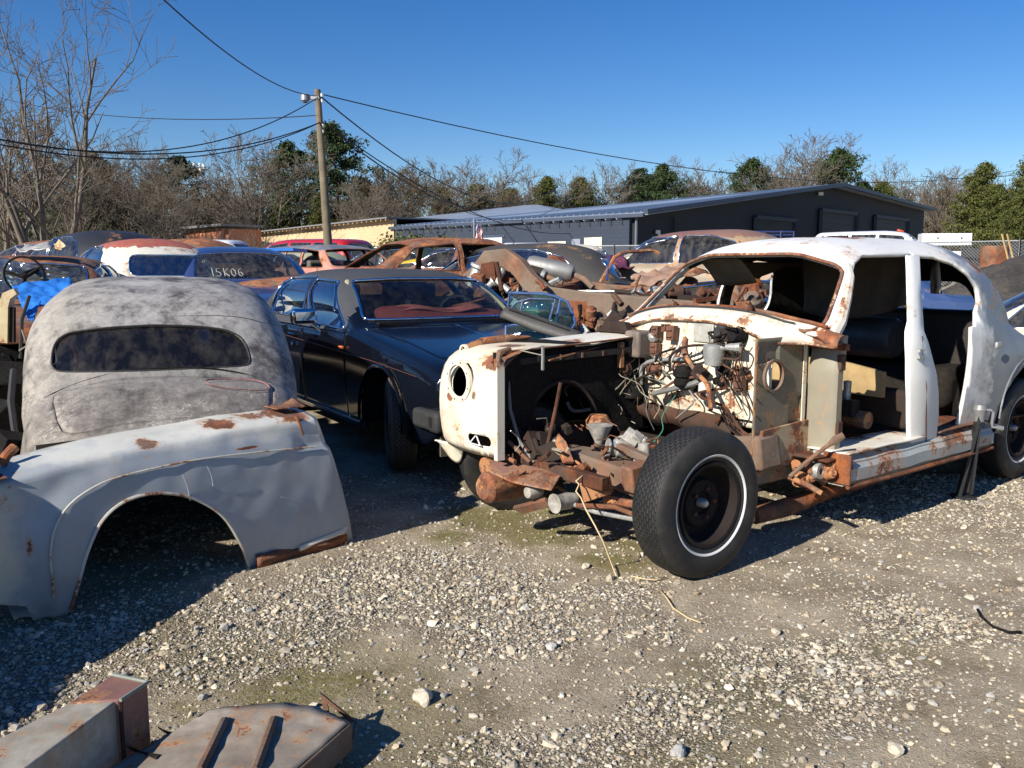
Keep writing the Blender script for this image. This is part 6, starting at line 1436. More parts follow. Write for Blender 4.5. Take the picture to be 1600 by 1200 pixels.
# written mirrored in local y (the camera looks from the front)
X0 = -.50
def ch(pts, x): seg2([(-(X0+(x+a)*1.0)-.1, b_) for a, b_ in pts])
ch([(0, .17), (.0, .0)], .10); ch([(.10, .17), (.02, .16), (.01, .10), (.08, .08), (.10, .03), (.06, 0), (.0, .01)], .18); ch([(0, .17), (0, 0)], .36); ch([(.10, .17), (.0, .08), (.10, 0)], .36)
ch([(.05, .16), (.0, .12), (.0, .04), (.05, .0), (.09, .04), (.09, .12), (.05, .16)], .52); ch([(.08, .17), (.01, .12), (.0, .03), (.05, .0), (.09, .04), (.05, .09), (.01, .07)], .68)
mb.build('painted_writing', M_chalk, a3)
MB().tube([(-.40, -.05, 1.36), (-.37, -.05, 1.31)], .008, 6).box((-.37, -.05, 1.29), (.03, .26, .07)).build('rear_view_mirror', M_black, a3)
tag(box('blue_tarp', tuple(W(395, 391, 13.6)), (1.5, .9, .05), mat('blue_tarpaulin', (.02, .16, .55), .45, var=.2, vs=5, bmp=.4)), 'bright blue tarpaulin lying flat behind the navy saloon roof', 'tarpaulin')
# tail lamp and silver trim on maroon car, frosted lid
MB().lathe([(0, .05), (.045, .03), (.06, -.02), (.05, -.05)], (2.52, -.72, .86), axis='X', n=14).build('tail_lamp', mat('orange_red_lens', (.75, .12, .03), .25), a11)
rows = [[Vector((x, y, 1.045-.10*((x-1.6)/.9)**2+.004*math.sin(9*y))) for y in np.linspace(-.8, .8, 14)] for x in np.linspace(1.55, 2.4, 10)]
solid(MB().grid(rows).build('boot_lid', C_frost, a11), .01, 0)
# white toolbox on pickup
for k, (xx, w_) in enumerate(((1.4, 2.2),)):
    tb = thing('tool_box', 'white metal toolbox with two doors mounted behind the white cab at right', 'toolbox', tuple(W(1476, 371, 29))); tb.rotation_euler = (0, 0, R(-10))
    bevel(MB().box((0, 0, -.10), (2.15, .7, .55)).build('case', mat('white_van_paint', (.72, .73, .74), .35), tb), .02)
    for sx in (-.5, .52): MB().box((sx, -.36, -.12), (.98, .02, .44)).build('door', mat('white_door', (.66, .68, .7), .35), tb); MB().box((sx+.1, -.38, -.05), (.05, .02, .08)).build('latch', M_black, tb)
    tb.scale = (.72,)*3
mb = MB()
for k in range(5): mb.lathe([(0, .05), (.05, .04), (.06, 0)], (-.25, -.5+.25*k, 1.84), n=8)
mb.build('roof_lamps', mat('orange_red_lens', (.75, .12, .03), .25), a16)
rk = thing('ladder_rack', 'dark blue ladder rack of a parked truck above the white car roof', 'rack', tuple(W(1205, 362, 27)))
for z_ in (0, -.10): MB().tube([(-.75, 0, z_), (.75, .1, z_)], .03, 6).build('rail', C_navy, rk)
for x_ in (-.7, -.2, .3, .7): MB().tube([(x_, 0, 0), (x_, 0, -.9)], .02, 6).build('post', C_navy, rk)
MB().box((0, .2, -.45), (1.7, .5, .4)).build('deck', C_navy, rk)

# --- things at the left: hulk steering wheel, tarp, door frame
sw_c = W(38, 430, 8.0)
st = thing('steering_wheel', 'loose black steering wheel standing up in front of the brown hulk windscreen', 'steering wheel', tuple(sw_c)); st.rotation_euler = (R(8), 0, R(12))
MB().tube([(.17*math.cos(a), 0, .17*math.sin(a)) for a in np.linspace(0, 2*math.pi, 36)], .010, 8, cap=False).build('rim', M_black, st)
mb = MB(); 
for a in (.5, 2.9, 4.6): mb.tube([(0, 0, -.02), (.16*math.cos(a), 0, .16*math.sin(a))], [.02, .009], 6)
mb.lathe([(0, -.03), (.03, -.02), (.035, .02), (.02, .5)], axis='Y', n=12); mb.build('spokes', M_black, st)
def sheet(name, pts4, mt, label, cat, amp=.05, n=18, fr=6, th=.006, seed=0):
    a, b_, c, d_ = [Vector(p) for p in pts4]; rows = []
    nrm = (b_-a).cross(d_-a).normalized()
    for j in range(n+1):
        t_ = j/n; row = []
        for i in range(n+1):
            s_ = i/n; p = a.lerp(b_, s_).lerp(d_.lerp(c, s_), t_); row.append(p+nrm*amp*(mnoise.noise(Vector((s_*fr, t_*fr, seed)))+.4*mnoise.noise(Vector((s_*fr*3, t_*fr*3, seed)))))
        rows.append(row)
    o = solid(MB().grid(rows).build(name, mt, None, 50), th, 0); return tag(o, label, cat)
M_tarpb = mat('blue_tarpaulin', (.02, .16, .55), .45, var=.2, vs=5, bmp=.4)
sheet('tarpaulin', [W(18, 446, 6.6), W(110, 433, 6.9), W(118, 470, 6.3), W(38, 482, 6.2)], M_tarpb, 'crumpled bright blue tarpaulin hanging beside the grey cut body roof', 'tarpaulin', .022, 26, 6)
sheet('tarpaulin', [W(30, 470, 6.3), W(64, 470, 6.2), W(52, 502, 6.0), W(44, 500, 6.0)], M_tarpb, 'pointed lower flap of blue tarpaulin inside the cream door frame', 'tarpaulin', .015, 14, 4, seed=3)
sheet('plastic_sheet', [W(-20, 398, 8.4), W(118, 428, 8.3), W(140, 455, 8.2), W(-20, 462, 8.2)], glass('crumpled_film', (.35, .45, .48), .35, .12), 'crumpled dark plastic film over the brown hulk windscreen', 'plastic sheet', .035, 30, 7, seed=8)
df = thing('door_frame', 'upright cream painted door frame just left of the grey cut body', 'door frame', tuple(W(16, 530, 6.0)))
def rw(px, py, d, o): return W(px, py, d)-o.location
MB().tube([rw(8, 535, 6, df), rw(9, 478, 6, df), rw(14, 462, 6, df), rw(26, 455, 6, df)], [.05, .05, .045, .03], 4).build('post', P('cream_frame', (.55, .45, .26), .3, None, .4, .5, 3.3, 6), df)
MB().tube([rw(20, 535, 6, df), rw(20, 480, 6, df)], .02, 4).build('inner_post', M_oily, df)
MB().tube([rw(32, 560, 5.9, df), rw(34, 500, 6, df), rw(46, 462, 6, df)], .012, 6).build('seal', M_rubber, df)
MB().tube([rw(34, 515, 5.9, df), rw(42, 540, 5.9, df), rw(30, 548, 5.9, df)], .006, 5).build('cable', M_wireg, df)
lw_ = thing('spare_wheel', 'old tyre lying half hidden at the left edge beside the cream door frame', 'tyre', tuple(GP(-8, 640)+Vector((0, 0, .55)))); wheel(lw_, (0, 0, 0), .34, .19, .19, -1, R(15), 0, seg=32, name='wheel', hub=False)
# junk in the gap left of the grey body
jr = random.Random(11)
for k, (px, py, d, s_, m_, lb) in enumerate([(10, 660, 4.9, .12, M_black, 'oily black engine block at the left edge under the grey body'), (14, 600, 5.2, .13, M_black, 'black greasy gearbox at the left edge'), (52, 708, 4.5, .06, M_rusto, 'bright rusty bracket between the grey body and the loose wing'),
     (18, 700, 4.4, .10, M_black, 'dark greasy casting behind the loose wing at the left'), (5, 560, 5.6, .10, M_black, 'black pump housing high at the left edge')]):
    o = lump('engine_part', W(px, py, d), (s_*1.2, s_, s_), m_, 10+k*3.1, None); tag(o, lb, 'engine part')
# rolled bits on the black car's roof
o = sheet('scrap_sheet', [W(25, 388, 9.3), W(76, 378, 9.3), W(80, 388, 9.1), W(30, 394, 9.1)], M_alu, 'bent grey metal panel on the roof of the brown hulk', 'panel', .04, 10, 4); o = sheet('scrap_sheet', [W(84, 388, 9.2), W(92, 373, 9.2), W(103, 384, 9.1), W(95, 391, 9.1)], P('cream_frame', (.55, .45, .26), .3), 'upturned cream scrap of metal on the roof of the brown hulk', 'panel', .03, 8, 4)

# ================================================================== BLACK SEDAN
Sf = Frame(-.32, 6.93, 122)
sd_ = thing('luxury_sedan', 'glossy black-blue sedan with grey vinyl roof and dark red dashboard', 'car', (-.32, 6.93, 0), R(122))
C_ink = P('midnight_blue_gloss', (.003, .004, .008), 0, (.004, .006, .011), .03, .10, 41.1, 1.5, coat=.55, spec=.25); M_vinyl = mat('grey_vinyl', (.040, .043, .050), .75, var=.12, vs=8, bmp=.25)
st_ = [(-1.03, .80, .45, .70, .745, .76, 6), (-.97, .86, .38, .75, .81, .80, 6), (-.8, .885, .30, .80, .87, .83, 5), (-.3, .90, .26, .87, .95, .84, 5), (.3, .905, .25, .95, 1.03, .84, 5), (.44, .905, .25, .97, 1.055, .84, 4.5), (.60, .905, .25, .985, 1.19, .83, 4), (.85, .905, .25, .99, 1.36, .82, 3.7),
      (1.06, .905, .25, .99, 1.45, .81, 3.5), (1.5, .905, .25, .99, 1.495, .81, 3.4), (2.1, .905, .25, .99, 1.50, .81, 3.4), (2.6, .905, .25, .985, 1.475, .81, 3.4), (2.85, .90, .26, .98, 1.40, .81, 3.4), (3.15, .90, .27, .97, 1.16, .82, 4), (3.3, .90, .28, .96, 1.05, .83, 5), (4.2, .88, .30, .92, .99, .82, 5), (4.5, .84, .40, .80, .84, .78, 4)]
b6 = bm_rows(shell_rows(st_, .05, 9, 18, .09)); yS = lambda z: .885-.19*ss(1.02, 1.46, z)
def sp_(cx, cy): return Sf.side(360+cx*.3167, 360+cy*.3167, yS)
VW = {}
fw_ = [sp_(*q) for q in ((372, 450), (410, 240), (516, 252), (548, 490))]; rw_ = [sp_(*q) for q in ((172, 398), (265, 232), (400, 228), (345, 437))]
fw_ = rpoly(fw_, .03); rw_ = rpoly(rw_, .03)
for sy in (1, -1):
    VW[('f', sy)] = cut(b6, fw_, (0, 2), (lambda s_: (lambda c: c.y*s_ > .3))(sy)); VW[('r', sy)] = cut(b6, rw_, (0, 2), (lambda s_: (lambda c: c.y*s_ > .3))(sy))
wv = cut(b6, rpoly([(-.74, 1.09), (.74, 1.09), (.63, 1.395), (.3, 1.415), (-.3, 1.415), (-.63, 1.395)], .05), (1, 2), lambda c: c.x < 1.3)
rv = cut(b6, rpoly([(-.6, 1.1), (.6, 1.1), (.5, 1.36), (-.5, 1.36)], .06), (1, 2), lambda c: c.x > 2.5)
for cx in (-.2, 2.9):
    cut(b6, [(cx+.40*math.cos(k*.2618), .385+.40*math.sin(k*.2618)) for k in range(13)]+[(cx-.39, .1), (cx+.39, .1)], (0, 2), lambda c: abs(c.y) > .35)
cut(b6, rrect(.44, .80, .52, .70, .02), (1, 2), lambda c: c.x < -.7); cut(b6, rrect(-.80, -.44, .52, .70, .02), (1, 2), lambda c: c.x < -.7)
def panel(b_, poly, axes, sel, gap, name, mats, parent):
    v_ = cut(b_, poly, axes, sel)
    if not v_: return None
    me = bpy.data.meshes.new('m'); me.from_pydata(v_[0], [], v_[1]); t2 = bmesh.new(); t2.from_mesh(me)
    c0 = sum(p[0] for p in poly)/len(poly); c1 = sum(p[1] for p in poly)/len(poly); ext = max(max(abs(p[0]-c0) for p in poly), .01), max(max(abs(p[1]-c1) for p in poly), .01)
    q = [(c0+(p[0]-c0)*(1-gap/ext[0]), c1+(p[1]-c1)*(1-gap/ext[1])) for p in poly]
    v2 = cut(t2, q, axes, lambda c: True); t2.free()
    o = piece(name, v2, mats[0], parent, 0, 40); o.data.materials.append(mats[1]); return solid(o, .02, -1, 1)
for sy in (1, -1):
    sl2 = (lambda s_: (lambda c: c.y*s_ > .3))(sy)
    panel(b6, [(.50, .95), (.50, .50), (.40, .45), (.45, .30), (1.62, .30), (1.62, .985), (.50, .985)][::-1] if False else [(.52, .32), (.52, .985), (1.60, .985), (1.60, .32)], (0, 2), sl2, .006, 'front_door', [C_ink, M_inner], sd_)
    panel(b6, [(1.61, .32), (1.61, .985), (2.62, .985), (2.62, .7), (2.42, .32)], (0, 2), sl2, .006, 'rear_door', [C_ink, M_inner], sd_)
panel(b6, [(-.98, -.66), (-.98, .66), (.36, .74), (.36, -.74)], (0, 1), lambda c: c.z > .7 and c.x < .6, .006, 'bonnet', [C_ink, M_inner], sd_)
for f in b6.faces:
    c = f.calc_center_median()
    if c.z > 1.005 and .62 < c.x < 3.22 and not (c.x < .9 and abs(c.y) < .55): f.material_index = 2
bo = to_obj('body', b6, [C_ink, M_inner, M_vinyl, M_inner], sd_, 35); solid(bo, .022, -1, 1)
G_side = glass('side_glass', (.30, .36, .40), .03, .32); G_ws = glass('clear_windscreen', (.72, .78, .74), .05, .0)
for (k_, sy), v_ in VW.items(): piece('side_window', v_, G_side if sy > 0 else G_clear, sd_, .012); trim('window_trim', v_, .011, M_chrome, sd_)
piece('windscreen', wv, G_ws, sd_, .012); trim('window_trim', wv, .012, M_chrome, sd_); piece('rear_window', rv, G_clear, sd_, .012)
# quarter-light bars
for q0_, q1_ in (((512, 395), (520, 260)), ((205, 405), (268, 250))):
    a = sp_(*q0_); b_ = sp_(*q1_); MB().tube([(a[0], yS(a[1])+.0, a[1]), (b_[0], yS(b_[1])+.0, b_[1])], .010, 6).build('window_bar', M_chrome, sd_)
a = sp_(402, 235); b_ = sp_(352, 440); MB().tube([(a[0], yS(a[1])+.012, a[1]), (b_[0], yS(b_[1])+.012, b_[1])], .018, 6, flat=.5).build('pillar_trim', M_chrome, sd_)
M_redl = mat('oxblood_leather', (.16, .03, .028), .55, var=.25, vs=5, bmp=.2)
rows = [[Vector((.50+.42*t_, y, 1.04+.110*ss(0, .6, t_)+.02*math.sin(y*5)-.05*(abs(y)/.75)**4)) for y in np.linspace(-.74, .74, 30)] for t_ in np.linspace(0, 1, 12)]
solid(MB().grid(rows).build('dashboard', M_redl, sd_), .02, 0)
rows = [[Vector((.92+.02*k, y, 1.14-.06*k)) for y in np.linspace(-.7, .7, 8)] for k in range(5)]; MB().grid(rows).build('dash_face', M_redl, sd_)
rows = [[Vector((.66+.18*t_, y, 1.140+.02*math.sin(y*9)+.03*t_)) for y in np.linspace(-.5, .62, 20)] for t_ in np.linspace(0, 1, 5)]; solid(MB().grid(rows).build('sunshade', mat('faded_red_cloth', (.28, .07, .06), .8, var=.3), sd_), .006, 0)
cr = mat('cream_leather', (.36, .33, .22), .6, var=.2); dkl = mat('dark_leather', (.03, .022, .018), .5)
for sy in (-.4, .4): cushion('seat', (1.62, sy, .92), (.18, .56, .62), dkl, sd_, (0, -.2, 0)); cushion('headrest', (1.72, sy, 1.28), (.10, .26, .15), dkl, sd_)
cushion('rear_seat', (2.62, 0, .95), (.2, 1.35, .55), dkl, sd_, (0, -.25, 0))
MB().tube([(1.0+.05*math.sin(a), -.42+.20*math.cos(a), 1.08+.17*math.sin(a)) for a in np.linspace(0, 2*math.pi, 26)], .013, 6, cap=False).build('steering_wheel', cr, sd_)
for sy in (-1, 1): MB().tube([(.62, sy*.72, 1.12), (.85, sy*.68, 1.28), (1.10, sy*.63, 1.39)], .022, 6).build('inner_pillar', cr, sd_)
MB().box((1.9, 0, .45), (2.9, 1.6, .05)).build('floor', M_inner, sd_); MB().box((1.08, 0, 1.35), (.03, .24, .07)).build('rear_view_mirror', M_black, sd_)
MB().tube([(1.1, .05, 1.30), (1.1, .05, 1.20)], .002, 4).box((1.1, .05, 1.17), (.01, .05, .10)).build('air_freshener', cr, sd_)
# mirror, handles, lamp, strips
mc = sp_(430, 420); ml = Vector((mc[0]-.02, 1.0, mc[1]+.0)); o = MB().box(ml, (.11, .22, .13)).build('door_mirror', M_chrome, sd_); bevel(o, .03, 3); MB().tube([ml+Vector((0, -.06, -.05)), Vector((ml.x-.05, .86, ml.z-.13))], .013, 8).build('mirror_arm', M_chrome, sd_)
for q in ((318, 510), (10, 470)):
    h = sp_(*q); MB().tube([(h[0]-.07, .915, h[1]), (h[0]-.03, .935, h[1]+.004), (h[0]+.06, .935, h[1]+.004), (h[0]+.08, .915, h[1])], .011, 8).build('door_handle', M_chrome, sd_)
h = sp_(316, 555); MB().lathe([(0, .02), (.016, .018), (.018, 0)], (h[0], .905, h[1]), axis='Y', n=12).build('door_lock', M_chrome, sd_)
h = sp_(557, 577); bevel(MB().box((h[0], .905, h[1]), (.07, .03, .028)).build('side_marker', mat('amber_lens', (.7, .16, .03), .25), sd_), .008, 2)
pa = [sp_(*q) for q in ((180, 482), (300, 520), (560, 598), (700, 640), (925, 722))]; MB().tube([(x, .907-.012*ss(.2, -1, x), z) for x, z in pa], .003, 5).build('coach_line', mat('red_brown_line', (.09, .035, .03), .5), sd_)
pa = [sp_(*q) for q in ((260, 740), (330, 795), (470, 850), (617, 903))]; MB().tube([(x, .88, .30) for x in (2.45, 1.6, .9, .25)], .010, 6).build('sill_strip', M_chrome, sd_)
MB().tube([(.42, .66, 1.058), (.46, .1, 1.072)], .007, 5).build('wiper', M_black, sd_); MB().tube([(.42, -.05, 1.066), (.47, -.62, 1.064)], .007, 5).build('wiper', M_black, sd_); MB().box((.40, 0, 1.06), (.05, 1.3, .02)).build('cowl_grille', M_black, sd_)
MB().tube([(-.95, 0, .845), (-.3, 0, .962), (.38, 0, 1.052)], .006, 5).build('bonnet_strip', M_chrome, sd_)
for yy_ in (.52, -.52): MB().tube([(-.90, yy_*.85, .852), (-.2, yy_, .952), (.36, yy_*1.05, 1.035)], .004, 4).build('bonnet_crease', C_ink, sd_)
# arch lip, bumper, valance, lamp bucket
for cx in (-.2, 2.9): MB().tube([(cx+.405*math.cos(a), .905, .385+.405*math.sin(a)) for a in np.linspace(-.1, math.pi+.1, 22)], .014, 6).build('arch_lip', C_ink, sd_)
for cx in (-.2, 2.9):
    for sy in (-1, 1):
        rows = [[Vector((cx+.42*math.cos(a), sy*y, .39+.42*math.sin(a))) for a in np.linspace(-.2, math.pi+.2, 16)] for y in (.5, .88)]
        solid(MB().grid(rows).build('wheel_well', M_black, sd_), .01, 0)
bevel(MB().box((-1.08, 0, .50), (.14, 1.84, .14)).build('bumper', M_rubber, sd_), .03, 3); bevel(MB().box((-.95, .87, .50), (.35, .10, .13)).build('bumper_end', M_rubber, sd_), .03, 3)
MB().prism([(-.8, .40), (.8, .40), (.8, .24), (-.8, .24)], .02, lambda a, b, h: Vector((-.98+h, a, b))).build('valance', mat('dusty_valance', (.09, .075, .06), .8), sd_, 30, fix=True)
MB().tube([(-1.0, .80, .52), (-1.0, .80, .70), (-1.0, .46, .70), (-1.0, .46, .52)], .012, 4).build('lamp_frame', mat('lamp_frame_black', (.04, .04, .045), .4), sd_)
MB().box((-.85, .62, .60), (.02, .4, .24)).build('lamp_bucket', M_black, sd_)
w1 = wheel(sd_, (-.2, .74, .35), .35, .21, .19, 1, R(-20), 0, False, mt=M_tyred, rim=M_rubber); wheel(sd_, (-.2, -.74, .35), .35, .21, .19, -1, R(-20), mt=M_tyre)
for sy in (-1, 1): wheel(sd_, (2.9, sy*.74, .35), .35, .21, .19, sy)

# ================================================================== GREY CUT BODY
Gf = Frame(-1.73, 4.28, 113)
gb = thing('cut_car_body', 'weathered grey rear half of a vintage car body with dusty rear window', 'car body', (-1.73, 4.28, 0), R(113))
m, t, b = nodes('weathered_grey_primer'); v = tc(t, loc=(3, 1, 2)); n1 = noise(t, v, 3.6, 15, .78, .0); n2 = noise(t, v, 11, 12, .75); n3 = noise(t, v, 30, 8, .7); nb_ = noise(t, v, 1.1, 5)
c = ramp(t, n1, [(.36, (.05, .044, .041)), (.43, (.12, .11, .103)), (.49, (.25, .238, .225)), (.60, (.40, .38, .355))])
cream = ramp(t, n2, [(.38, (.12, .105, .09)), (.46, (.28, .25, .20)), (.62, (.42, .38, .31))])
spx = N(t, 'ShaderNodeSeparateXYZ'); cc_ = t.nodes.new('ShaderNodeTexCoord'); t.links.new(cc_.outputs['Object'], spx.inputs[0])
lft = ramp(t, mathn(t, 'ADD', mathn(t, 'MULTIPLY', spx.outputs[1], .5), mathn(t, 'MULTIPLY', n1, .5)), [(.38, 0), (.62, .8)])
c = mixc(t, lft, c, cream)
brn = ramp(t, mathn(t, 'ADD', mathn(t, 'MULTIPLY', spx.outputs[0], -.5), n1), [(.22, 0), (.42, .75)]); c = mixc(t, brn, c, ramp(t, n2, [(.4, (.075, .062, .052)), (.6, (.22, .19, .16))]))
vd = N(t, 'ShaderNodeTexVoronoi', feature='DISTANCE_TO_EDGE'); vd.inputs['Scale'].default_value = 26
dv = N(t, 'ShaderNodeMix', data_type='RGBA'); dv.inputs[0].default_value = .30; t.links.new(v, dv.inputs[6]); nv = N(t, 'ShaderNodeTexNoise'); nv.inputs['Scale'].default_value = 9; t.links.new(v, nv.inputs['Vector']); t.links.new(nv.outputs['Color'], dv.inputs[7]); t.links.new(dv.outputs[2], vd.inputs['Vector'])
crk = mathn(t, 'MULTIPLY', ramp(t, vd.outputs['Distance'], [(.0, 1), (.05, 0)]), ramp(t, noise(t, v, 3.6, 8, .7), [(.46, 0), (.53, 1)])); crk = mathn(t, 'MULTIPLY', crk, ramp(t, spx.outputs[2], [(.80, 1), (.90, 0)]))
c = mixc(t, mathn(t, 'MULTIPLY', crk, .9), c, (.50, .46, .40)); c = mixc(t, mathn(t, 'MULTIPLY', ramp(t, n3, [(.5, 0), (.75, 1)]), .5), c, (.09, .08, .075))
t.links.new(c, b.inputs['Base Color']); b.inputs['Roughness'].default_value = .62; bump(t, b, mathn(t, 'ADD', n3, mathn(t, 'MULTIPLY', crk, .4)), .25, .005); P_weather = m
gt_ = [(-.05, .58, .26, .42, .52, .54, 3), (0, .65, .26, .48, .655, .61, 3.2), (.12, .70, .26, .53, .755, .66, 3.4), (.30, .735, .28, .57, .845, .69, 3.5), (.43, .74, .28, .60, .885, .70, 3.6), (.47, .735, .28, .60, .885, .70, 3.6), (.56, .745, .28, .62, .955, .725, 3.7), (.75, .765, .3, .64, 1.18, .745, 3.7), (.92, .77, .3, .66, 1.29, .755, 3.7),
       (1.2, .775, .3, .68, 1.385, .765, 3.8), (1.6, .775, .3, .70, 1.435, .765, 3.8), (2.0, .77, .3, .71, 1.445, .76, 3.8), (2.5, .76, .3, .71, 1.43, .75, 3.8), (2.8, .75, .3, .71, 1.40, .74, 3.8)]
b7 = bm_rows(shell_rows(gt_, .045, 8, 20, .10))
for v_ in b7.verts: v_.co.z += .012*mnoise.noise(v_.co*2.2); v_.co.y += .006*mnoise.noise(v_.co*3+Vector((5, 0, 0)))
wp = [(80, 572), (81, 550), (88, 531), (108, 519), (170, 511), (240, 507), (310, 509), (355, 515), (377, 526), (388, 548), (391, 566), (384, 571), (240, 577), (90, 581)]
def gcut(px, py):      # on the sloping rear: find x so that surface z matches
    lo, hi = .45, 1.3
    for _ in range(30):
        xm = (lo+hi)/2; y, z = Gf.onX(px, py, xm); r_ = spl(gt_, xm+.0); q = min(.999, abs(y)/r_[4]); zz = r_[2]+(r_[3]-r_[2])*(1-q**r_[5])**(1/r_[5])
        if zz < z: lo = xm
        else: hi = xm
    return Gf.onX(px, py, (lo+hi)/2-.04)
gw0 = sorted(gcut(*q) for q in wp); hu = []
for seq in (gw0, gw0[::-1]):
    h_ = []
    for p in seq:
        while len(h_) >= 2 and (h_[-1][0]-h_[-2][0])*(p[1]-h_[-2][1])-(h_[-1][1]-h_[-2][1])*(p[0]-h_[-2][0]) <= 0: h_.pop()
        h_.append(p)
    hu += h_[:-1]
gw = rpoly(hu, .05)
gv = cut(b7, gw, (1, 2), lambda c: c.x < 1.3)
panel(b7, rpoly([(.0, -.50), (.0, .50), (.42, .57), (.42, -.57)], .12), (0, 1), lambda c: c.z > .45, .004, 'boot_lid', [P_weather, M_inner], gb)
for sy in (-1, 1):
    cut(b7, rpoly([(1.15, .80), (1.25, 1.06), (1.5, 1.20), (2.7, 1.18), (2.7, .80)], .05), (0, 2), (lambda s_: (lambda c: c.y*s_ > .3))(sy))
bo = to_obj('body_shell', b7, [P_weather, M_inner], gb, 45); solid(bo, .015, -1, 1)
m2 = glass('grimy_rear_glass', (.14, .145, .13), .18, .01); piece('rear_window', gv, m2, gb, .012); trim('window_seal', gv, .005, M_rubber, gb)
rows = [[Vector((x, y, .60)) for y in np.linspace(-.66, .66, 4)] for x in (.6, 1.6, 2.7)]; solid(MB().grid(rows).build('parcel_shelf', M_inner, gb), .01, 0)
cushion('paper_bag', (.95, -.40, 1.0), (.15, .26, .16), mat('pale_paper', (.5, .48, .42), .8, var=.3), gb); MB().tube([(.85, .58, .85), (.9, .45, .98), (.95, .2, 1.1), (1.0, .0, 1.12)], .006, 5).build('loose_hose', M_wireg, gb)
def gsurf(x, y, up=.004):
    X = x
    for _ in range(6): X = x+.10*max(-1, min(1, (X-1.375)/1.425*1.6))*-(1-(y/.74)**2)
    r_ = spl(gt_, X); q = min(.99, abs(y)/r_[4]); return Vector((x, y, r_[2]+(r_[3]-r_[2])*(1-q**r_[5])**(1/r_[5])+up))
MB().tube([gsurf(.80-.06*(1-(y/.6)**2), y, .002) for y in np.linspace(-.56, .56, 24)], .003, 5).build('roof_seam', M_oily, gb)
MB().tube([gsurf(.44+.03*(1-(y/.6)**2), y, .001) for y in np.linspace(-.60, .60, 30)], .006, 5).build('boot_seam', M_black, gb)
# red chalk ring on the boot
ring = []
for a in np.linspace(.2, 6.1, 40):
    ring.append(gsurf(.30+.075*math.sin(a), -.36+.17*math.cos(a), .012))
MB().tube(ring, .004, 5, flat=.4).build('chalk_ring', mat('pink_red_chalk', (.30, .14, .13), .9, var=.4, vs=30), gb)
MB().tube([(1.15, .735, .76), (1.24, .73, 1.06), (1.45, .70, 1.20), (2.7, .68, 1.20)], .012, 6).build('gutter_rail', M_black, gb)
MB().tube([(.45, .72, .45), (.55, .76, .62), (.60, .775, .80), (.75, .77, .95)], .018, 6).build('door_seal', M_rubber, gb)
rows = [[Vector((x, sy*.70, z)) for z in (.02, .35)] for x in (.3, 1, 2, 2.8) for sy in (-1,)]; solid(MB().grid(rows).build('lower_skirt', M_inner, gb), .01, 0)
rows = [[Vector((x, .70, z)) for z in (.02, .35)] for x in (.3, 1, 2, 2.8)]; solid(MB().grid(rows).build('lower_skirt', M_inner, gb), .01, 0)
for sy in (-1, 1):
    rows = [[Vector((.42+.34*math.cos(a), sy*y, .16+.32*math.sin(a))) for a in np.linspace(0, 3.14, 14)] for y in (.4, .66)]; solid(MB().grid(rows).build('wheel_well', M_inner, gb), .01, 0)

# ================================================================== LOOSE FRONT WING
Bf = Frame(-2.0, 3.52, 43.8)
wl_ = thing('loose_wing', 'loose grey primer front wing with big wheel arch standing on the gravel at left', 'car wing', (-2.0, 3.52, 0), R(43.8))
def ztop(x): return spl([(-1.0, .30), (-.85, .42), (-.6, .53), (-.35, .61), (-.13, .66), (.27, .720), (.67, .742), (1.0, .765), (1.30, .765), (1.55, .76)], x)[0]
crease = [Bf.onY(*q, 0) for q in ((80, 930), (77, 900), (73, 867), (79, 825), (100, 790), (137, 762), (187, 742), (292, 719), (390, 706), (490, 696))]
def cd(x, z):     # signed distance to the crease (inside = towards the arch positive)
    best = 9; sg = 1
    for (x0, z0), (x1, z1) in zip(crease, crease[1:]):
        dx, dz = x1-x0, z1-z0; t_ = max(0, min(1, ((x-x0)*dx+(z-z0)*dz)/(dx*dx+dz*dz))); qx, qz = x0+dx*t_-x, z0+dz*t_-z; d = math.hypot(qx, qz)
        if d < best: best = d; sg = 1 if (dx*(z-z0)-dz*(x-x0)) < 0 else -1
    return best*sg
rows = []
for i in range(110):
    x = -1.0+2.55*i/109; zt_ = ztop(x); row = []
    for j in range(44):
        t_ = j/43
        if t_ < .80: z = zt_*.93*(t_/.80); y = 0.0
        else:
            a = (t_-.80)/.20; z = zt_*(.93+.07*math.sin(a*math.pi/2)**.8)-.02*a*a; y = .34*(a**1.3)
        y -= .045*math.sin(math.pi*min(1, z/.75)**.8)
        y += .028*ss(-.02, .10, -cd(x, z)) if t_ < .9 else .028
        nose = ss(-.25, -1.05, x); y += .38*nose**1.4; xx = x
        lean = .20*ss(.75, 1.5, x)*(z/.76); xx -= lean*(1 if x > .75 else 0)
        y += .10*(z/.76)**2 *0
        row.append(Vector((xx, y, z)))
    rows.append(row)
b8 = bm_rows(rows)
s_n = sum(f.normal.y*f.calc_area() for f in b8.faces)
if s_n > 0: bmesh.ops.reverse_faces(b8, faces=b8.faces)
arc = [Bf.onY(*q, -.02) for q in ((393, 889), (375, 850), (345, 805), (300, 778), (250, 770), (200, 780), (160, 810), (135, 860), (120, 920), (108, 965))]
arc = [tuple(p)[:2] for p in smooth([(a, b_, 0) for a, b_ in arc], 4)]
arc = [(arc[0][0]+.01, -.2)]+arc+[(arc[-1][0]-.01, -.2)]
hull = []
for p in sorted(set((round(a, 4), round(b_, 4)) for a, b_ in arc)):
    while len(hull) >= 2 and (hull[-1][0]-hull[-2][0])*(p[1]-hull[-2][1])-(hull[-1][1]-hull[-2][1])*(p[0]-hull[-2][0]) >= 0: hull.pop()
    hull.append(p)
av = cut(b8, hull, (0, 2), lambda c: True)
lo_ = [Bf.onY(*q, 0) for q in ((40, 946), (0, 938))]
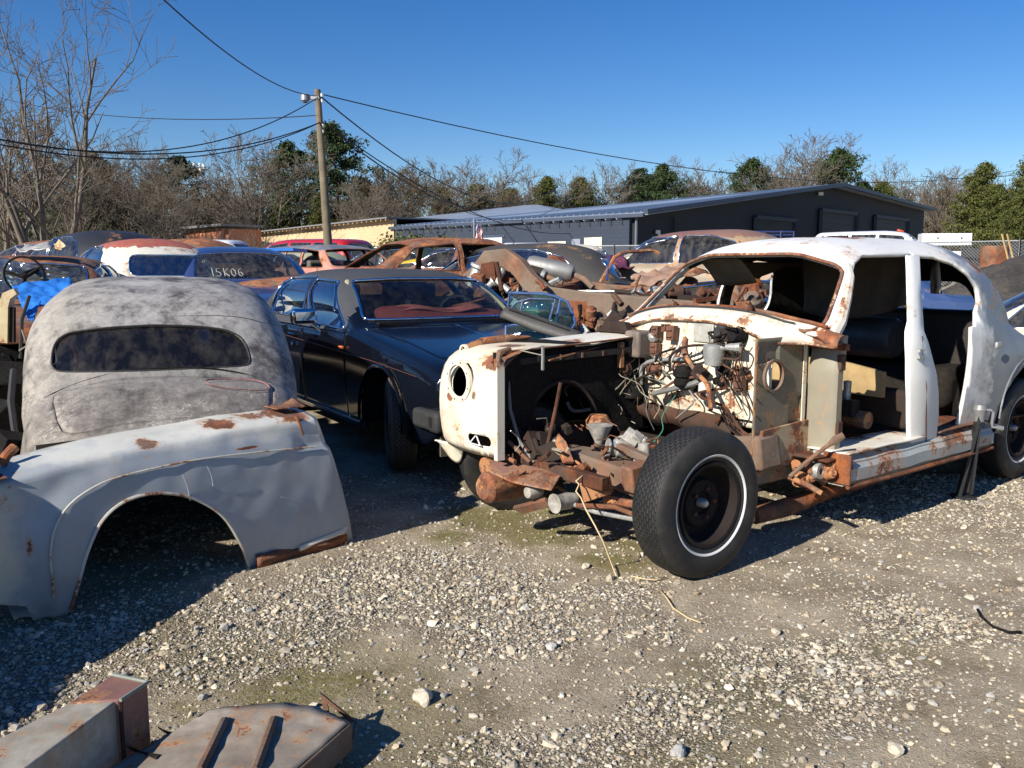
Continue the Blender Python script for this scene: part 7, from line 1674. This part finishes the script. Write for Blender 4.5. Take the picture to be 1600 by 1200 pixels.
cut(b8, [(-1.3, -.1), (-1.3, .16), (-.2, .13), (-.075, .085), (-.01, -.1)], (0, 2), lambda c: True)
for v_ in b8.verts: v_.co.y += .008*mnoise.noise(v_.co*3.5)+.003*mnoise.noise(v_.co*11)
P_wing = P('wing_primer_lit_top', (.33, .37, .41), .02, (.29, .31, .32), .30, .42, 15.5, 2.5, spots=[(1.04, .1, .76, .16, .3, .035, .34), (.86, .1, .735, .12, .3, .03, .3), (1.24, .1, .74, .14, .4, .06, .34), (.48, .1, .70, .07, .3, .03, .25), (.95, -.03, .62, .10, .1, .012, .35), (-.3, .1, .63, .15, .3, .05, .25), (-.05, 0, .35, .03, .1, .1, .2)], grad=[(2, .62, .72, (.60, .60, .54)), (0, -.02, -.22, (.60, .55, .42))], streak=.12)  # height gradient paints the sunlit top lighter; lengthwise one is real cream paint
P_wingtop = P('wing_top_paint', (.58, .58, .54), .40, (.56, .50, .36), .3, .45, 42.2, 2.4, streak=.15)
bo = to_obj('skin', b8, [P_wing, M_black, P_wingtop, M_black], wl_, 50); solid(bo, .006, -1, 1)
rl_ = rim_loop(av) if av else []
ed = [p for p in rl_ if p.z > .02]
ap = sorted([Vector((x, -.045*math.sin(math.pi*min(1, max(0, z)/.75)**.8)-.002, z)) for x, z in [Bf.onY(*q, -.03) for q in ((393, 889), (375, 850), (345, 805), (300, 778), (250, 770), (200, 780), (160, 810), (135, 860), (120, 920), (112, 955))]], key=lambda p: p.x)
MB().tube(smooth(ap), .008, 6).build('arch_lip', P('arch_lip_paint', (.55, .54, .48), .3, None, .3, .5, 3.7, 6), wl_)
MB().tube(smooth([Vector((x, -.045*math.sin(math.pi*min(1, z/.75)**.8)-.006, z)) for x, z in crease]), .0045, 6).build('crease_bead', P('arch_lip_paint', (.55, .54, .48), .3), wl_)
rows = [[Vector((1.44-.20*k/9*1.0+.0, .01+.03*u, .02+.72*k/9)) for u in range(2)] for k in range(10)]
solid(MB().grid(rows).build('rear_flange', M_rust, wl_), .01, 0)
rows = [[Vector((1.18+.18*u, .12+.14*v_, .772+.012*mnoise.noise(Vector((u*9, v_*7, 2)))+.035*ss(.6, 1, u)*(v_-.2))) for v_ in np.linspace(0, 1, 8)] for u in np.linspace(0, 1, 14)]
solid(MB().grid(rows).build('torn_edge', M_rust, wl_), .004, 0)
for a_, b_ in (((.60, .55), (.63, .42)), ((.72, .57), (.745, .47)), ((1.10, .35), (1.16, .32))): MB().tube(smooth([(a_[0], -.046, a_[1]), ((a_[0]+b_[0])/2+.006, -.047, (a_[1]+b_[1])/2), (b_[0], -.046, b_[1])]), .0018, 4).build('scratch', mat('scratch_white', (.55, .57, .58), .6), wl_)
mb = MB(); pr = [Vector((x, -.012-.01*math.sin(x*20), .02+.012*mnoise.noise(Vector((x*9, 0, 0))))) for x in np.linspace(.96, 1.50, 24)]
rows = [[p+Vector((0, -.012, -.02)), p+Vector((0, -.02, .02)), p+Vector((0, -.006, .045+.012*mnoise.noise(p*30)))] for p in pr]; solid(mb.grid(rows).build('rusty_hem', M_rust, wl_), .01, 0)
rows = [[Vector((x, -.02, .05+.01*u)), Vector((x, -.026, .085)), Vector((x, -.02, .11))] for u, x in enumerate(np.linspace(1.25, 1.5, 6))]; MB().tube([(1.20, -.03, .05), (1.47, -.022, .085), (1.50, -.01, .10)], .016, 6).build('hem_paint', P_wingtop, wl_)
MB().tube([(-.08, .20, .665), (-.06, .20, .70), (-.02, .22, .73)], .022, 10, cap=False).build('lamp_stub', M_rusto, wl_)
sheet_pts = [Vector((-.42, .05, .615)), Vector((-.10, .0, .63)), Vector((-.14, .3, .665)), Vector((-.45, .3, .62))]
slab('rust_patch', [p+Vector((0, 0, .012)) for p in sheet_pts], .004, P('patch_rust', (.5, .45, .38), .7, None, .4, .7, 2.8, 7), wl_)
rows = [[Vector((-.10+.16*u, .10+.12*math.sin(v_*3.1)+.02*math.sin(u*9), .0+.17*v_)) for u in np.linspace(0, 1, 8)] for v_ in np.linspace(0, 1, 8)]
solid(MB().grid(rows).build('bent_foot', P_wing, wl_), .006, 0)
rows = [[Vector((x, .36, z)) for z in (.25, .5, .70)] for x in np.linspace(.1, 1.1, 8)]; b9 = bm_rows(rows); cut(b9, [(.52+.36*math.cos(a), .20+.30*math.sin(a)) for a in np.linspace(0, math.pi, 12)], (0, 2), lambda c: True); solid(to_obj('inner_panel', b9, M_black, wl_), .006, 0)

# ================================================================== FOREGROUND SCRAP
def gz(px, py, z): return GP(px, py, z)
def quadbox(name, top, zb_, mt, parent, mts=None):
    n = len(top); mb = MB(); vs = [Vector(p) for p in top]+[Vector((p[0], p[1], zb_)) for p in top]
    mb.add(vs, [tuple(range(n)), tuple(range(2*n-1, n-1, -1))]+[(i, n+i, n+(i+1) % n, (i+1) % n) for i in range(n)]); return bevel(mb.build(name, mt, parent, 25, fix=True), .006, 2)
P_beam = P('oily_white_beam', (.42, .395, .33), .22, (.20, .17, .13), .9, .75, 51.1, 9); P_pinkb = P('pink_brown_beam', (.22, .11, .09), .3, (.17, .09, .08), .5, .6, 52.1, 5)
bx = thing('box_beam', 'cut end of a dirty rusty box-section beam at the bottom left corner', 'beam', (0, 0, 0)); zt_ = .25
tp_ = [gz(-160, 1240, zt_), gz(-60, 1180, zt_), gz(110, 1097, zt_), gz(183, 1089, zt_*.98), gz(60, 1195, zt_), gz(-60, 1290, zt_)]
quadbox('flank', [gz(-120, 1212, zt_), gz(108, 1098, zt_), gz(186, 1092, zt_), gz(-30, 1250, zt_)], .015, P_beam, bx)
quadbox('end_sleeve', [gz(106, 1098, zt_+.006), gz(176, 1054, zt_+.006), gz(231, 1066, zt_+.006), gz(186, 1093, zt_+.006)], .02, P_pinkb, bx)
MB().tube([gz(176, 1054, zt_+.012), gz(231, 1066, zt_+.012), gz(188, 1094, zt_+.012)], .006, 6).build('weld_lip', mat('grey_green_edge', (.20, .22, .19), .7), bx)
q1_ = gz(187, 1096, zt_); MB().tube([q1_+Vector((.004, -.004, 0)), Vector((q1_.x, q1_.y, .03))+Vector((.004, -.004, 0))], .006, 6).build('seam', M_oily, bx)
pn_ = thing('floor_pan', 'dusty brown sheet-metal floor pan with two ribs lying at the bottom edge', 'sheet metal', (0, 0, 0)); zp = .10
P_pan = P('dusty_floor_pan', (.36, .31, .25), .24, (.19, .155, .12), .9, .8, 53.1, 9)
cs = [gz(140, 1215, zp), gz(312, 1117, zp+.02), gz(400, 1101, zp+.03), gz(542, 1129, zp), gz(440, 1215, zp)]
n_ = 26; rows = []
A0, B0, C0, D0 = gz(120, 1230, zp), gz(330, 1110, zp+.02), gz(545, 1130, zp), gz(420, 1240, zp)
for j in range(n_+1):
    s_ = j/n_; rows.append([])
    for i in range(n_+1):
        u = i/n_; p = A0.lerp(B0, s_).lerp(D0.lerp(C0, s_), u); p = p+Vector((0, 0, .006*mnoise.noise(Vector((s_*6, u*6, 1)))+.012*math.sin(u*3.1)*s_))
        if s_ > .93: p += (B0-A0).normalized()*.02*mnoise.noise(Vector((u*8, 0, 3)))+(B0-A0).normalized()*.06*math.sin(u*3.1)*(s_-.93)/.07
        rows[-1].append(p)
solid(MB().grid(rows).build('sheet', P_pan, pn_, 50), .006, 0)
quadbox('edge_flange', [C0+Vector((0, 0, .0)), C0+Vector((.012, .0, 0)), D0+Vector((.012, 0, 0)), D0], .01, M_rusttan, pn_); MB().prism([(0, 0), (1, 0), (1, .07), (0, .07)], .01, lambda a, b, h: B0.lerp(C0, a)+Vector((0, h+.0, -b))).build('edge_flange', M_rusttan, pn_, fix=True)
for a_, b__ in (((354, 1123), (312, 1205)), ((430, 1121), (398, 1205))):
    p, q = gz(*a_, zp+.022), gz(*b__, zp+.016); MB().tube([p, p.lerp(q, .1)+Vector((0, 0, .008)), q], [.006, .014, .014], 8).build('rib', M_rusttan, pn_)
for a_, b__ in (((212, 1172), (250, 1178)), ((256, 1140), (284, 1148))):
    slab('tab', [gz(*a_, zp+.012), gz(*b__, zp+.016), gz(b__[0]-6, b__[1]+7, zp+.016), gz(a_[0]-10, a_[1]-6, zp+.012)], .008, M_oily, pn_)
tri = thing('lug_plate', 'small triangular rusty plate with a hole standing on the corner of the floor pan', 'bracket', tuple(gz(543, 1132, .1)))
A_, B2, C2 = [W(x, y, 2.62)-tri.location for x, y in ((500, 1083), (556, 1128), (510, 1132))]
mbx = MB(); A1, B1, C1 = [p.lerp((A_+B2+C2)/3, .5) for p in (A_, B2, C2)]
o3 = []
for p in (A_, B2, C2): o3.append(p)
vs = [A_, B2, C2, A1, B1, C1]; vs2 = [p+Vector((0, .008, 0)) for p in vs]; fs = [(0, 1, 4, 3), (1, 2, 5, 4), (2, 0, 3, 5)]
mbx.add(vs+vs2, fs+[tuple(6+i for i in reversed(f)) for f in fs]+[(0, 6, 7, 1), (1, 7, 8, 2), (2, 8, 6, 0), (3, 4, 10, 9), (4, 5, 11, 10), (5, 3, 9, 11)]); mbx.build('plate', M_rusttan, tri, 30, fix=True)
MB().tube([W(556, 1128, 2.62)-tri.location, W(552, 1150, 2.6)-tri.location, W(545, 1175, 2.58)-tri.location], .002, 4).build('wire', M_rust, tri)
# the wreck beside the photographer whose shadow falls into the picture
car('dull black wreck just outside the left of the picture', 'shadow', 0, 0, 70, C_black, None, G_dark, 0, loc=(-3.9, 1.3, 0), seats=False, group='wrecks outside the picture')

# ================================================================== HEAP OF CHASSIS FRAMES
def wp_(L, d=None): return [W(*q) if len(q) == 3 else W(q[0], q[1], d) for q in L]
hp_ = thing('chassis_frame', 'rusty upturned chassis frame with humped side rails on top of the heap', 'chassis', tuple(W(880, 480, 9).xy)+(0,))
def hl_(L): return [p-hp_.location for p in wp_(L)]
M_r1 = rusty('heap_rust', .35, 1, 6); M_r2 = rusty('heap_rust_orange', -.2, 1, 5); M_r3 = rusty('heap_rust_tan', 1.1, 1, 5)
beam('side_rail', hl_([(725, 448, 9.6), (748, 428, 9.5), (765, 405, 9.4), (790, 403, 9.3), (812, 418, 9.2), (830, 442, 9.0), (858, 465, 8.9), (900, 472, 8.8), (1035, 480, 8.5)]), .10, .20, M_r3, hp_)
beam('side_rail', hl_([(858, 408, 11), (872, 410, 10.9), (888, 428, 10.6), (910, 448, 10.3), (950, 455, 10), (1060, 462, 9.6)]), .09, .16, M_r1, hp_)
beam('cross_member', hl_([(740, 430, 9.5), (800, 425, 10.2), (860, 412, 11)]), .10, .12, M_r1, hp_); beam('cross_member', hl_([(845, 458, 9), (905, 448, 10.3)]), .14, .10, M_r2, hp_); beam('cross_member', hl_([(935, 474, 8.8), (985, 458, 9.8)]), .14, .12, M_r1, hp_)
slab('spring_hanger', hl_([(752, 412, 9.3), (772, 408, 9.3), (776, 452, 9.2), (742, 462, 9.2)]), .06, M_r2, hp_); MB().tube(hl_([(787, 420, 9.1), (778, 440, 9.1), (796, 455, 9.0)]), .035, 8).build('damper', M_alu, hp_); MB().tube(hl_([(776, 410, 9.1), (784, 455, 9.0)]), .025, 8).build('damper', M_rustd, hp_)
h2 = thing('chassis_frame', 'long tan-brown chassis rail with black drips under the humped frame', 'chassis', tuple(W(900, 500, 8.5).xy)+(0,))
def h2_(L): return [p-h2.location for p in wp_(L)]
beam('side_rail', h2_([(835, 462, 8.6), (905, 472, 8.5), (1040, 485, 8.2), (1110, 490, 8.1)]), .12, .22, M_r3, h2); beam('side_rail', h2_([(840, 500, 9.6), (1080, 500, 9.2)]), .1, .14, M_r1, h2)
slab('torn_plate', h2_([(868, 468, 8.45), (932, 472, 8.4), (930, 505, 8.4), (900, 512, 8.4), (868, 490, 8.45)]), .03, M_r2, h2)
for px in (906, 962, 984): MB().tube(h2_([(px, 476, 8.32), (px+1, 490, 8.31), (px-1, 500, 8.31)]), [.025, .018, .008], 6).build('tar_drip', M_black, h2)
MB().tube(h2_([(885, 455, 8.7), (960, 455, 8.5)]), .012, 5).build('white_strip', M_wplast, h2)
h3 = thing('exhaust_silencer', 'silvery exhaust silencer with brown pipe lying on the chassis heap', 'silencer', tuple(W(860, 420, 10)))
MB().lathe([(0, -.28), (.09, -.27), (.11, -.22), (.11, .22), (.09, .27), (0, .28)], axis='X', n=20).build('can', mat('silver_can', (.26, .26, .255), .55, .5, var=.3), h3); h3.rotation_euler = (0, R(12), R(-15)); MB().tube([(.25, 0, 0), (.42, -.05, -.03), (.55, -.1, -.1)], .035, 10).build('pipe', M_rusttan, h3)
h4 = thing('exhaust_silencer', 'second shorter brown-capped silencer on the chassis heap', 'silencer', tuple(W(828, 425, 9.7))); MB().lathe([(0, -.2), (.06, -.19), (.075, -.15), (.075, .15), (.06, .19), (0, .2)], axis='X', n=18).build('can', M_alu, h4); h4.rotation_euler = (0, R(15), R(-20)); MB().lathe([(.078, -.0), (.08, .02), (.08, .14), (.05, .2)], axis='X', n=18).build('end_cap', M_oily, h4); MB().tube([(.2, 0, 0), (.4, 0, -.02)], .03, 8).build('pipe', M_rusttan, h4)
HEAP = [('axle_beam', 'axle', (735, 478, 8.9), (800, 486, 8.6), .11, M_r2, 'rusty orange axle tube low at the left of the heap'), ('gearbox_tube', 'tube', (752, 462, 9), (762, 470, 8.8), .16, M_r1, 'short open rusty drum end beside the black sedan windscreen'),
        ('steel_bar', 'bar', (880, 470, 8.9), (960, 462, 9.2), .04, M_rustd, 'thin dark bar lying along the heap top'), ('steel_bar', 'bar', (1000, 430, 9.2), (985, 470, 8.9), .03, M_r1, 'rusty prop bar standing up under the beige bonnet'),
        ('steel_tube', 'tube', (955, 455, 9.1), (1035, 466, 8.8), .05, M_oily, 'black tube lying across the right of the heap'), ('steel_bar', 'bar', (900, 520, 8.2), (985, 512, 8.1), .06, M_rustd, 'dark bar under the tan rail'), ('steel_bar', 'bar', (905, 507, 8.1), (960, 517, 8.0), .04, M_r2, 'short orange bar under the tan rail'),
        ('leaf_spring', 'spring', (925, 530, 7.9), (985, 500, 8.4), .05, M_rustd, 'dark leaf spring slanting below the heap'), ('steel_bar', 'bar', (690, 470, 9.6), (730, 440, 9.6), .07, M_r3, 'tan bar sloping up at the left of the hump'),
        ('axle_beam', 'axle', (1060, 470, 8.6), (1130, 476, 8.6), .12, M_oily, 'oily axle seen through the white car windscreen'), ('steel_bar', 'bar', (1085, 470, 8.0), (1190, 462, 8.4), .05, M_r2, 'rusty bar above the white scuttle')]
for nm, ct, a, b_, r_, mt_, lb in HEAP:
    p, q = W(*a), W(*b_); o = MB().tube([p, p.lerp(q, .3)+Vector((0, 0, .01)), p.lerp(q, .7), q], [r_*.55, r_*.5, r_*.5, r_*.55], 10 if ct in ('axle', 'tube') else 4).build(nm, mt_, None, 40); tag(o, lb, ct, 'scrap bars and axles on the heap')
SC = ['left of the tan rail', 'under the humped frame', 'below the blue window frames', 'at the right foot of the heap', 'near the black sedan windscreen', 'behind the white scuttle']
hr = random.Random(21); cols = [(M_r1, 'rusty brown'), (M_r2, 'orange rusty'), (M_oily, 'oily black'), (M_alu, 'grey metal'), (M_r3, 'tan dusty'), (M_rustd, 'dark rusty')]
shapes = ['engine block', 'casting', 'gearbox', 'carburettor', 'pump', 'starter motor', 'manifold', 'bracket']
spots = []
for i in range(64):
    zone = hr.choice([(700, 760, 440, 500, 9.3, 'at the left end of the heap'), (780, 880, 430, 480, 9.6, 'behind the humped rail'), (900, 1010, 490, 530, 8.2, 'under the tan rail'), (930, 1060, 450, 480, 9.2, 'on top of the right of the heap'), (1060, 1200, 455, 490, 8.4, 'seen through the white car windscreen'), (880, 960, 500, 530, 8.0, 'right of the blue window frames')])
    px = hr.uniform(zone[0], zone[1]); py = hr.uniform(zone[2], zone[3]); m_, cn = hr.choice(cols); s_ = hr.uniform(.05, .13)
    o = lump('scrap_part', W(px, py, zone[4]+hr.uniform(-.3, .3)), (s_*hr.uniform(.8, 1.8), s_, s_*hr.uniform(.5, 1)), m_, hr.uniform(0, 90), None)
    tag(o, '%s scrap %s %s' % (cn, hr.choice(shapes), zone[5]), 'scrap part', 'scrap parts in the heap')
for i in range(40):
    px = hr.uniform(700, 1190); py = hr.uniform(455, 530) if px > 890 else hr.uniform(440, 490); d = hr.uniform(8.0, 9.6); p = W(px, py, d); q = p+Vector((hr.uniform(-.35, .35), hr.uniform(-.2, .2), hr.uniform(-.12, .12)))
    tag(MB().tube([p, p.lerp(q, .5)+Vector((0, 0, hr.uniform(-.04, .04))), q], hr.uniform(.008, .03), 6).build('scrap_rod', hr.choice(cols)[0], None, 40), 'bent scrap rod tangled in the heap of car chassis', 'scrap rod', 'scrap rods in the heap')
# dark ground litter filling the base of the heap: crushed body panels
for k in range(12):
    px = 700+k*44; d = hr.uniform(8.6, 9.8); p = W(px, 500, d); w_ = hr.uniform(.3, .5)
    a = Vector((p.x-w_, p.y, hr.uniform(.5, .8))); b_ = Vector((p.x+w_, p.y+hr.uniform(-.3, .3), hr.uniform(.5, .95))); c = b_+Vector((.1, .2, -.7)); dd = a+Vector((-.1, .1, -.6))
    o = sheet('scrap_sheet', [a, b_, c, dd], hr.choice([M_rustd, M_oily, M_r1, M_rustd]), 'crushed rusty body panel at the base of the heap', 'panel', .12, 12, 4, seed=k); o['group'] = 'crushed panels under the heap'
# door glass frames
def wframe(label, pts, d0, d1, mt, gm, r_=.012, bars=()):
    P3 = [W(x, y, d0+(d1-d0)*(x-795)/105) for x, y in pts]; o_ = thing('window_frame', label, 'window frame', tuple(P3[0])); L = [p-P3[0] for p in P3]
    MB().tube(L+[L[0]], r_, 6).build('frame', mt, o_)
    c = sum(L, Vector())/len(L); mb = MB(); n = len(L); mb.add([c]+L, [(0, i+1, (i+1) % n+1) for i in range(n)]); solid(mb.build('pane', gm, o_, None), .004, 0)
    for a, b_ in bars: MB().tube([W(*a, d0+(d1-d0)*(a[0]-795)/105)-P3[0], W(*b_, d0+(d1-d0)*(b_[0]-795)/105)-P3[0]], r_, 6).build('divider', mt, o_)
M_bluef = mat('blue_chrome_frame', (.25, .42, .80), .2, .8, var=.2); G_green = glass('green_glass', (.45, .72, .68), .12, .10)
wframe('larger blue-edged door window frame at the back of the pair on the heap', [(792, 495), (796, 457), (850, 459), (868, 463), (887, 472), (895, 490), (899, 505), (890, 520), (855, 516), (820, 508)], 7.5, 7.3, M_bluef, G_green, .012, [((876, 466), (866, 518))])
wframe('smaller chrome quarter-light window frame in front of the blue one', [(792, 490), (806, 473), (828, 467), (868, 468), (855, 514), (825, 508)], 7.25, 7.1, mat('pale_chrome_frame', (.65, .72, .85), .15, .9), G_green, .010, [((817, 468), (811, 500))])
# black slotted cowl strip
cs_ = thing('slotted_cover', 'curved dark grey slotted plastic cover lying by the black sedan wing', 'cover', tuple(W(840, 508, 6.95)))
p0_, p1_ = W(788, 489, 7.1)-cs_.location, W(905, 530, 6.8)-cs_.location; ax = (p1_-p0_).normalized(); sdv = ax.cross(Vector((0, -.6, .8))).normalized()
rows = [[p0_.lerp(p1_, u)+sdv*(.075*math.cos(a)*(1.1-.4*abs(u-.5)))+Vector((0, -.5, .6)).normalized()*.05*math.sin(a) for a in np.linspace(0, math.pi, 12)] for u in np.linspace(0, 1, 24)]
solid(MB().grid(rows).build('shell', mat('dark_grey_plastic', (.05, .048, .045), .6, var=.2), cs_, 50), .006, 0)
for k in range(8):
    u = .12+.1*k; c = p0_.lerp(p1_, u)+Vector((0, -.5, .6)).normalized()*.055; MB().tube([c-ax*.035, c+ax*.035], .008, 5).build('slot', M_black, cs_)
# dark cover/beige bonnet over the orange wreck in the middle distance
sheet('loose_bonnet', [W(985, 432, 10.6), W(1075, 412, 11), W(1110, 428, 10.3), W(1000, 442, 9.9)], P('dusty_pink_bonnet', (.33, .21, .15), .3, (.30, .19, .14), .3, .7, 61.1, 3), 'bent dusty pink-brown bonnet propped over the orange wreck', 'bonnet', .10, 16, 4, .01, 4)
sheet('loose_wing', [W(985, 450, 10.2), W(1090, 438, 10.4), W(1090, 470, 9.9), W(985, 474, 9.8)], C_orange, 'bright orange-rust wing below the bent bonnet', 'car wing', .12, 16, 4, .01, 6)
sheet('loose_wing', [W(938, 450, 10.6), W(985, 448, 10.6), W(980, 462, 10.2), W(940, 464, 10.2)], C_plum, 'small plum purple panel with faint scratches beside the orange wing', 'panel', .03, 10, 4, .01, 7)
sheet('torn_cloth', [W(915, 445, 10.4), W(945, 442, 10.5), W(940, 458, 10.2), W(920, 460, 10.2)], P('mottled_white_cloth', (.55, .57, .6), .55, None, .5, .8, 8.8, 14, rustc=(.03, .03, .03)), 'crumpled black and white rag left of the plum panel', 'rag', .08, 16, 9, .006, 8)
sheet('loose_bonnet', [W(905, 410, 13.5), W(960, 402, 13.8), W(992, 416, 13), W(925, 424, 12.8)], C_plum, 'crushed plum purple bonnet below the fence', 'bonnet', .12, 14, 3, .01, 9)
af = thing('windscreen_hoop', 'bare rusty windscreen hoop standing above the plum wreck', 'frame', tuple(W(940, 450, 11.5)))
MB().tube([W(938, 442, 11.5)-af.location, W(960, 402, 11.7)-af.location, W(975, 394, 11.8)-af.location, W(1020, 391, 12)-af.location, W(1030, 396, 12)-af.location], .025, 6).build('hoop', M_rusto, af); MB().tube([W(948, 438, 11.5)-af.location, W(952, 402, 11.7)-af.location], .018, 5).build('stay', C_navy, af)
# right: black dirt-covered tarp mound with debris
mdx = W(1600, 440, 15); rows = []
for j in range(34):
    rows.append([])
    for i in range(40):
        x = -2.2+4.6*i/39; y = -1.6+3.6*j/33; r_ = math.hypot(x/2.2, y/1.7); h_ = 1.35*max(0, 1-r_**1.8); h_ *= 1+.25*mnoise.noise(Vector((x*1.2, y*1.2, 3))); h_ += .12*mnoise.noise(Vector((x*3, y*3, 1))); rows[-1].append(Vector((x, y, h_-.1)))
md = MB().grid(rows).build('debris_mound', P('black_mound', (.025, .024, .024), .0, (.05, .045, .04), .5, .9, 71.1, 6, streak=.2, rustc=(.3, .2, .12)), None, 50); md.location = (mdx.x, mdx.y, .4); tag(md, 'dark mound under a black sheet with brown debris behind the white car tail', 'mound')
bc = thing('rusty_barrel', 'upright brown rusty barrel standing before the screened fence', 'barrel', tuple(W(1553, 400, 20).xy)+(.4,)); MB().lathe([(0, 0), (.3, 0), (.3, .5), (.31, .52), (.3, .54), (.3, 1.0), (.31, 1.02), (.3, 1.04), (.3, 1.6), (.28, 1.62), (0, 1.62)], n=24).build('drum', M_r1, bc)
# debris right of far car: timber
for k, (px, lb) in enumerate(((1575, 'leaning pale post against the right end of the fence'), (1583, 'second leaning pale post beside the first at the right of the fence'))):
    p = W(px, 405, 19); tag(MB().tube([p, p+Vector((-.12, .1, .55))], .02, 5).build('wooden_post', M_tan if False else M_woodp, None), lb, 'post')
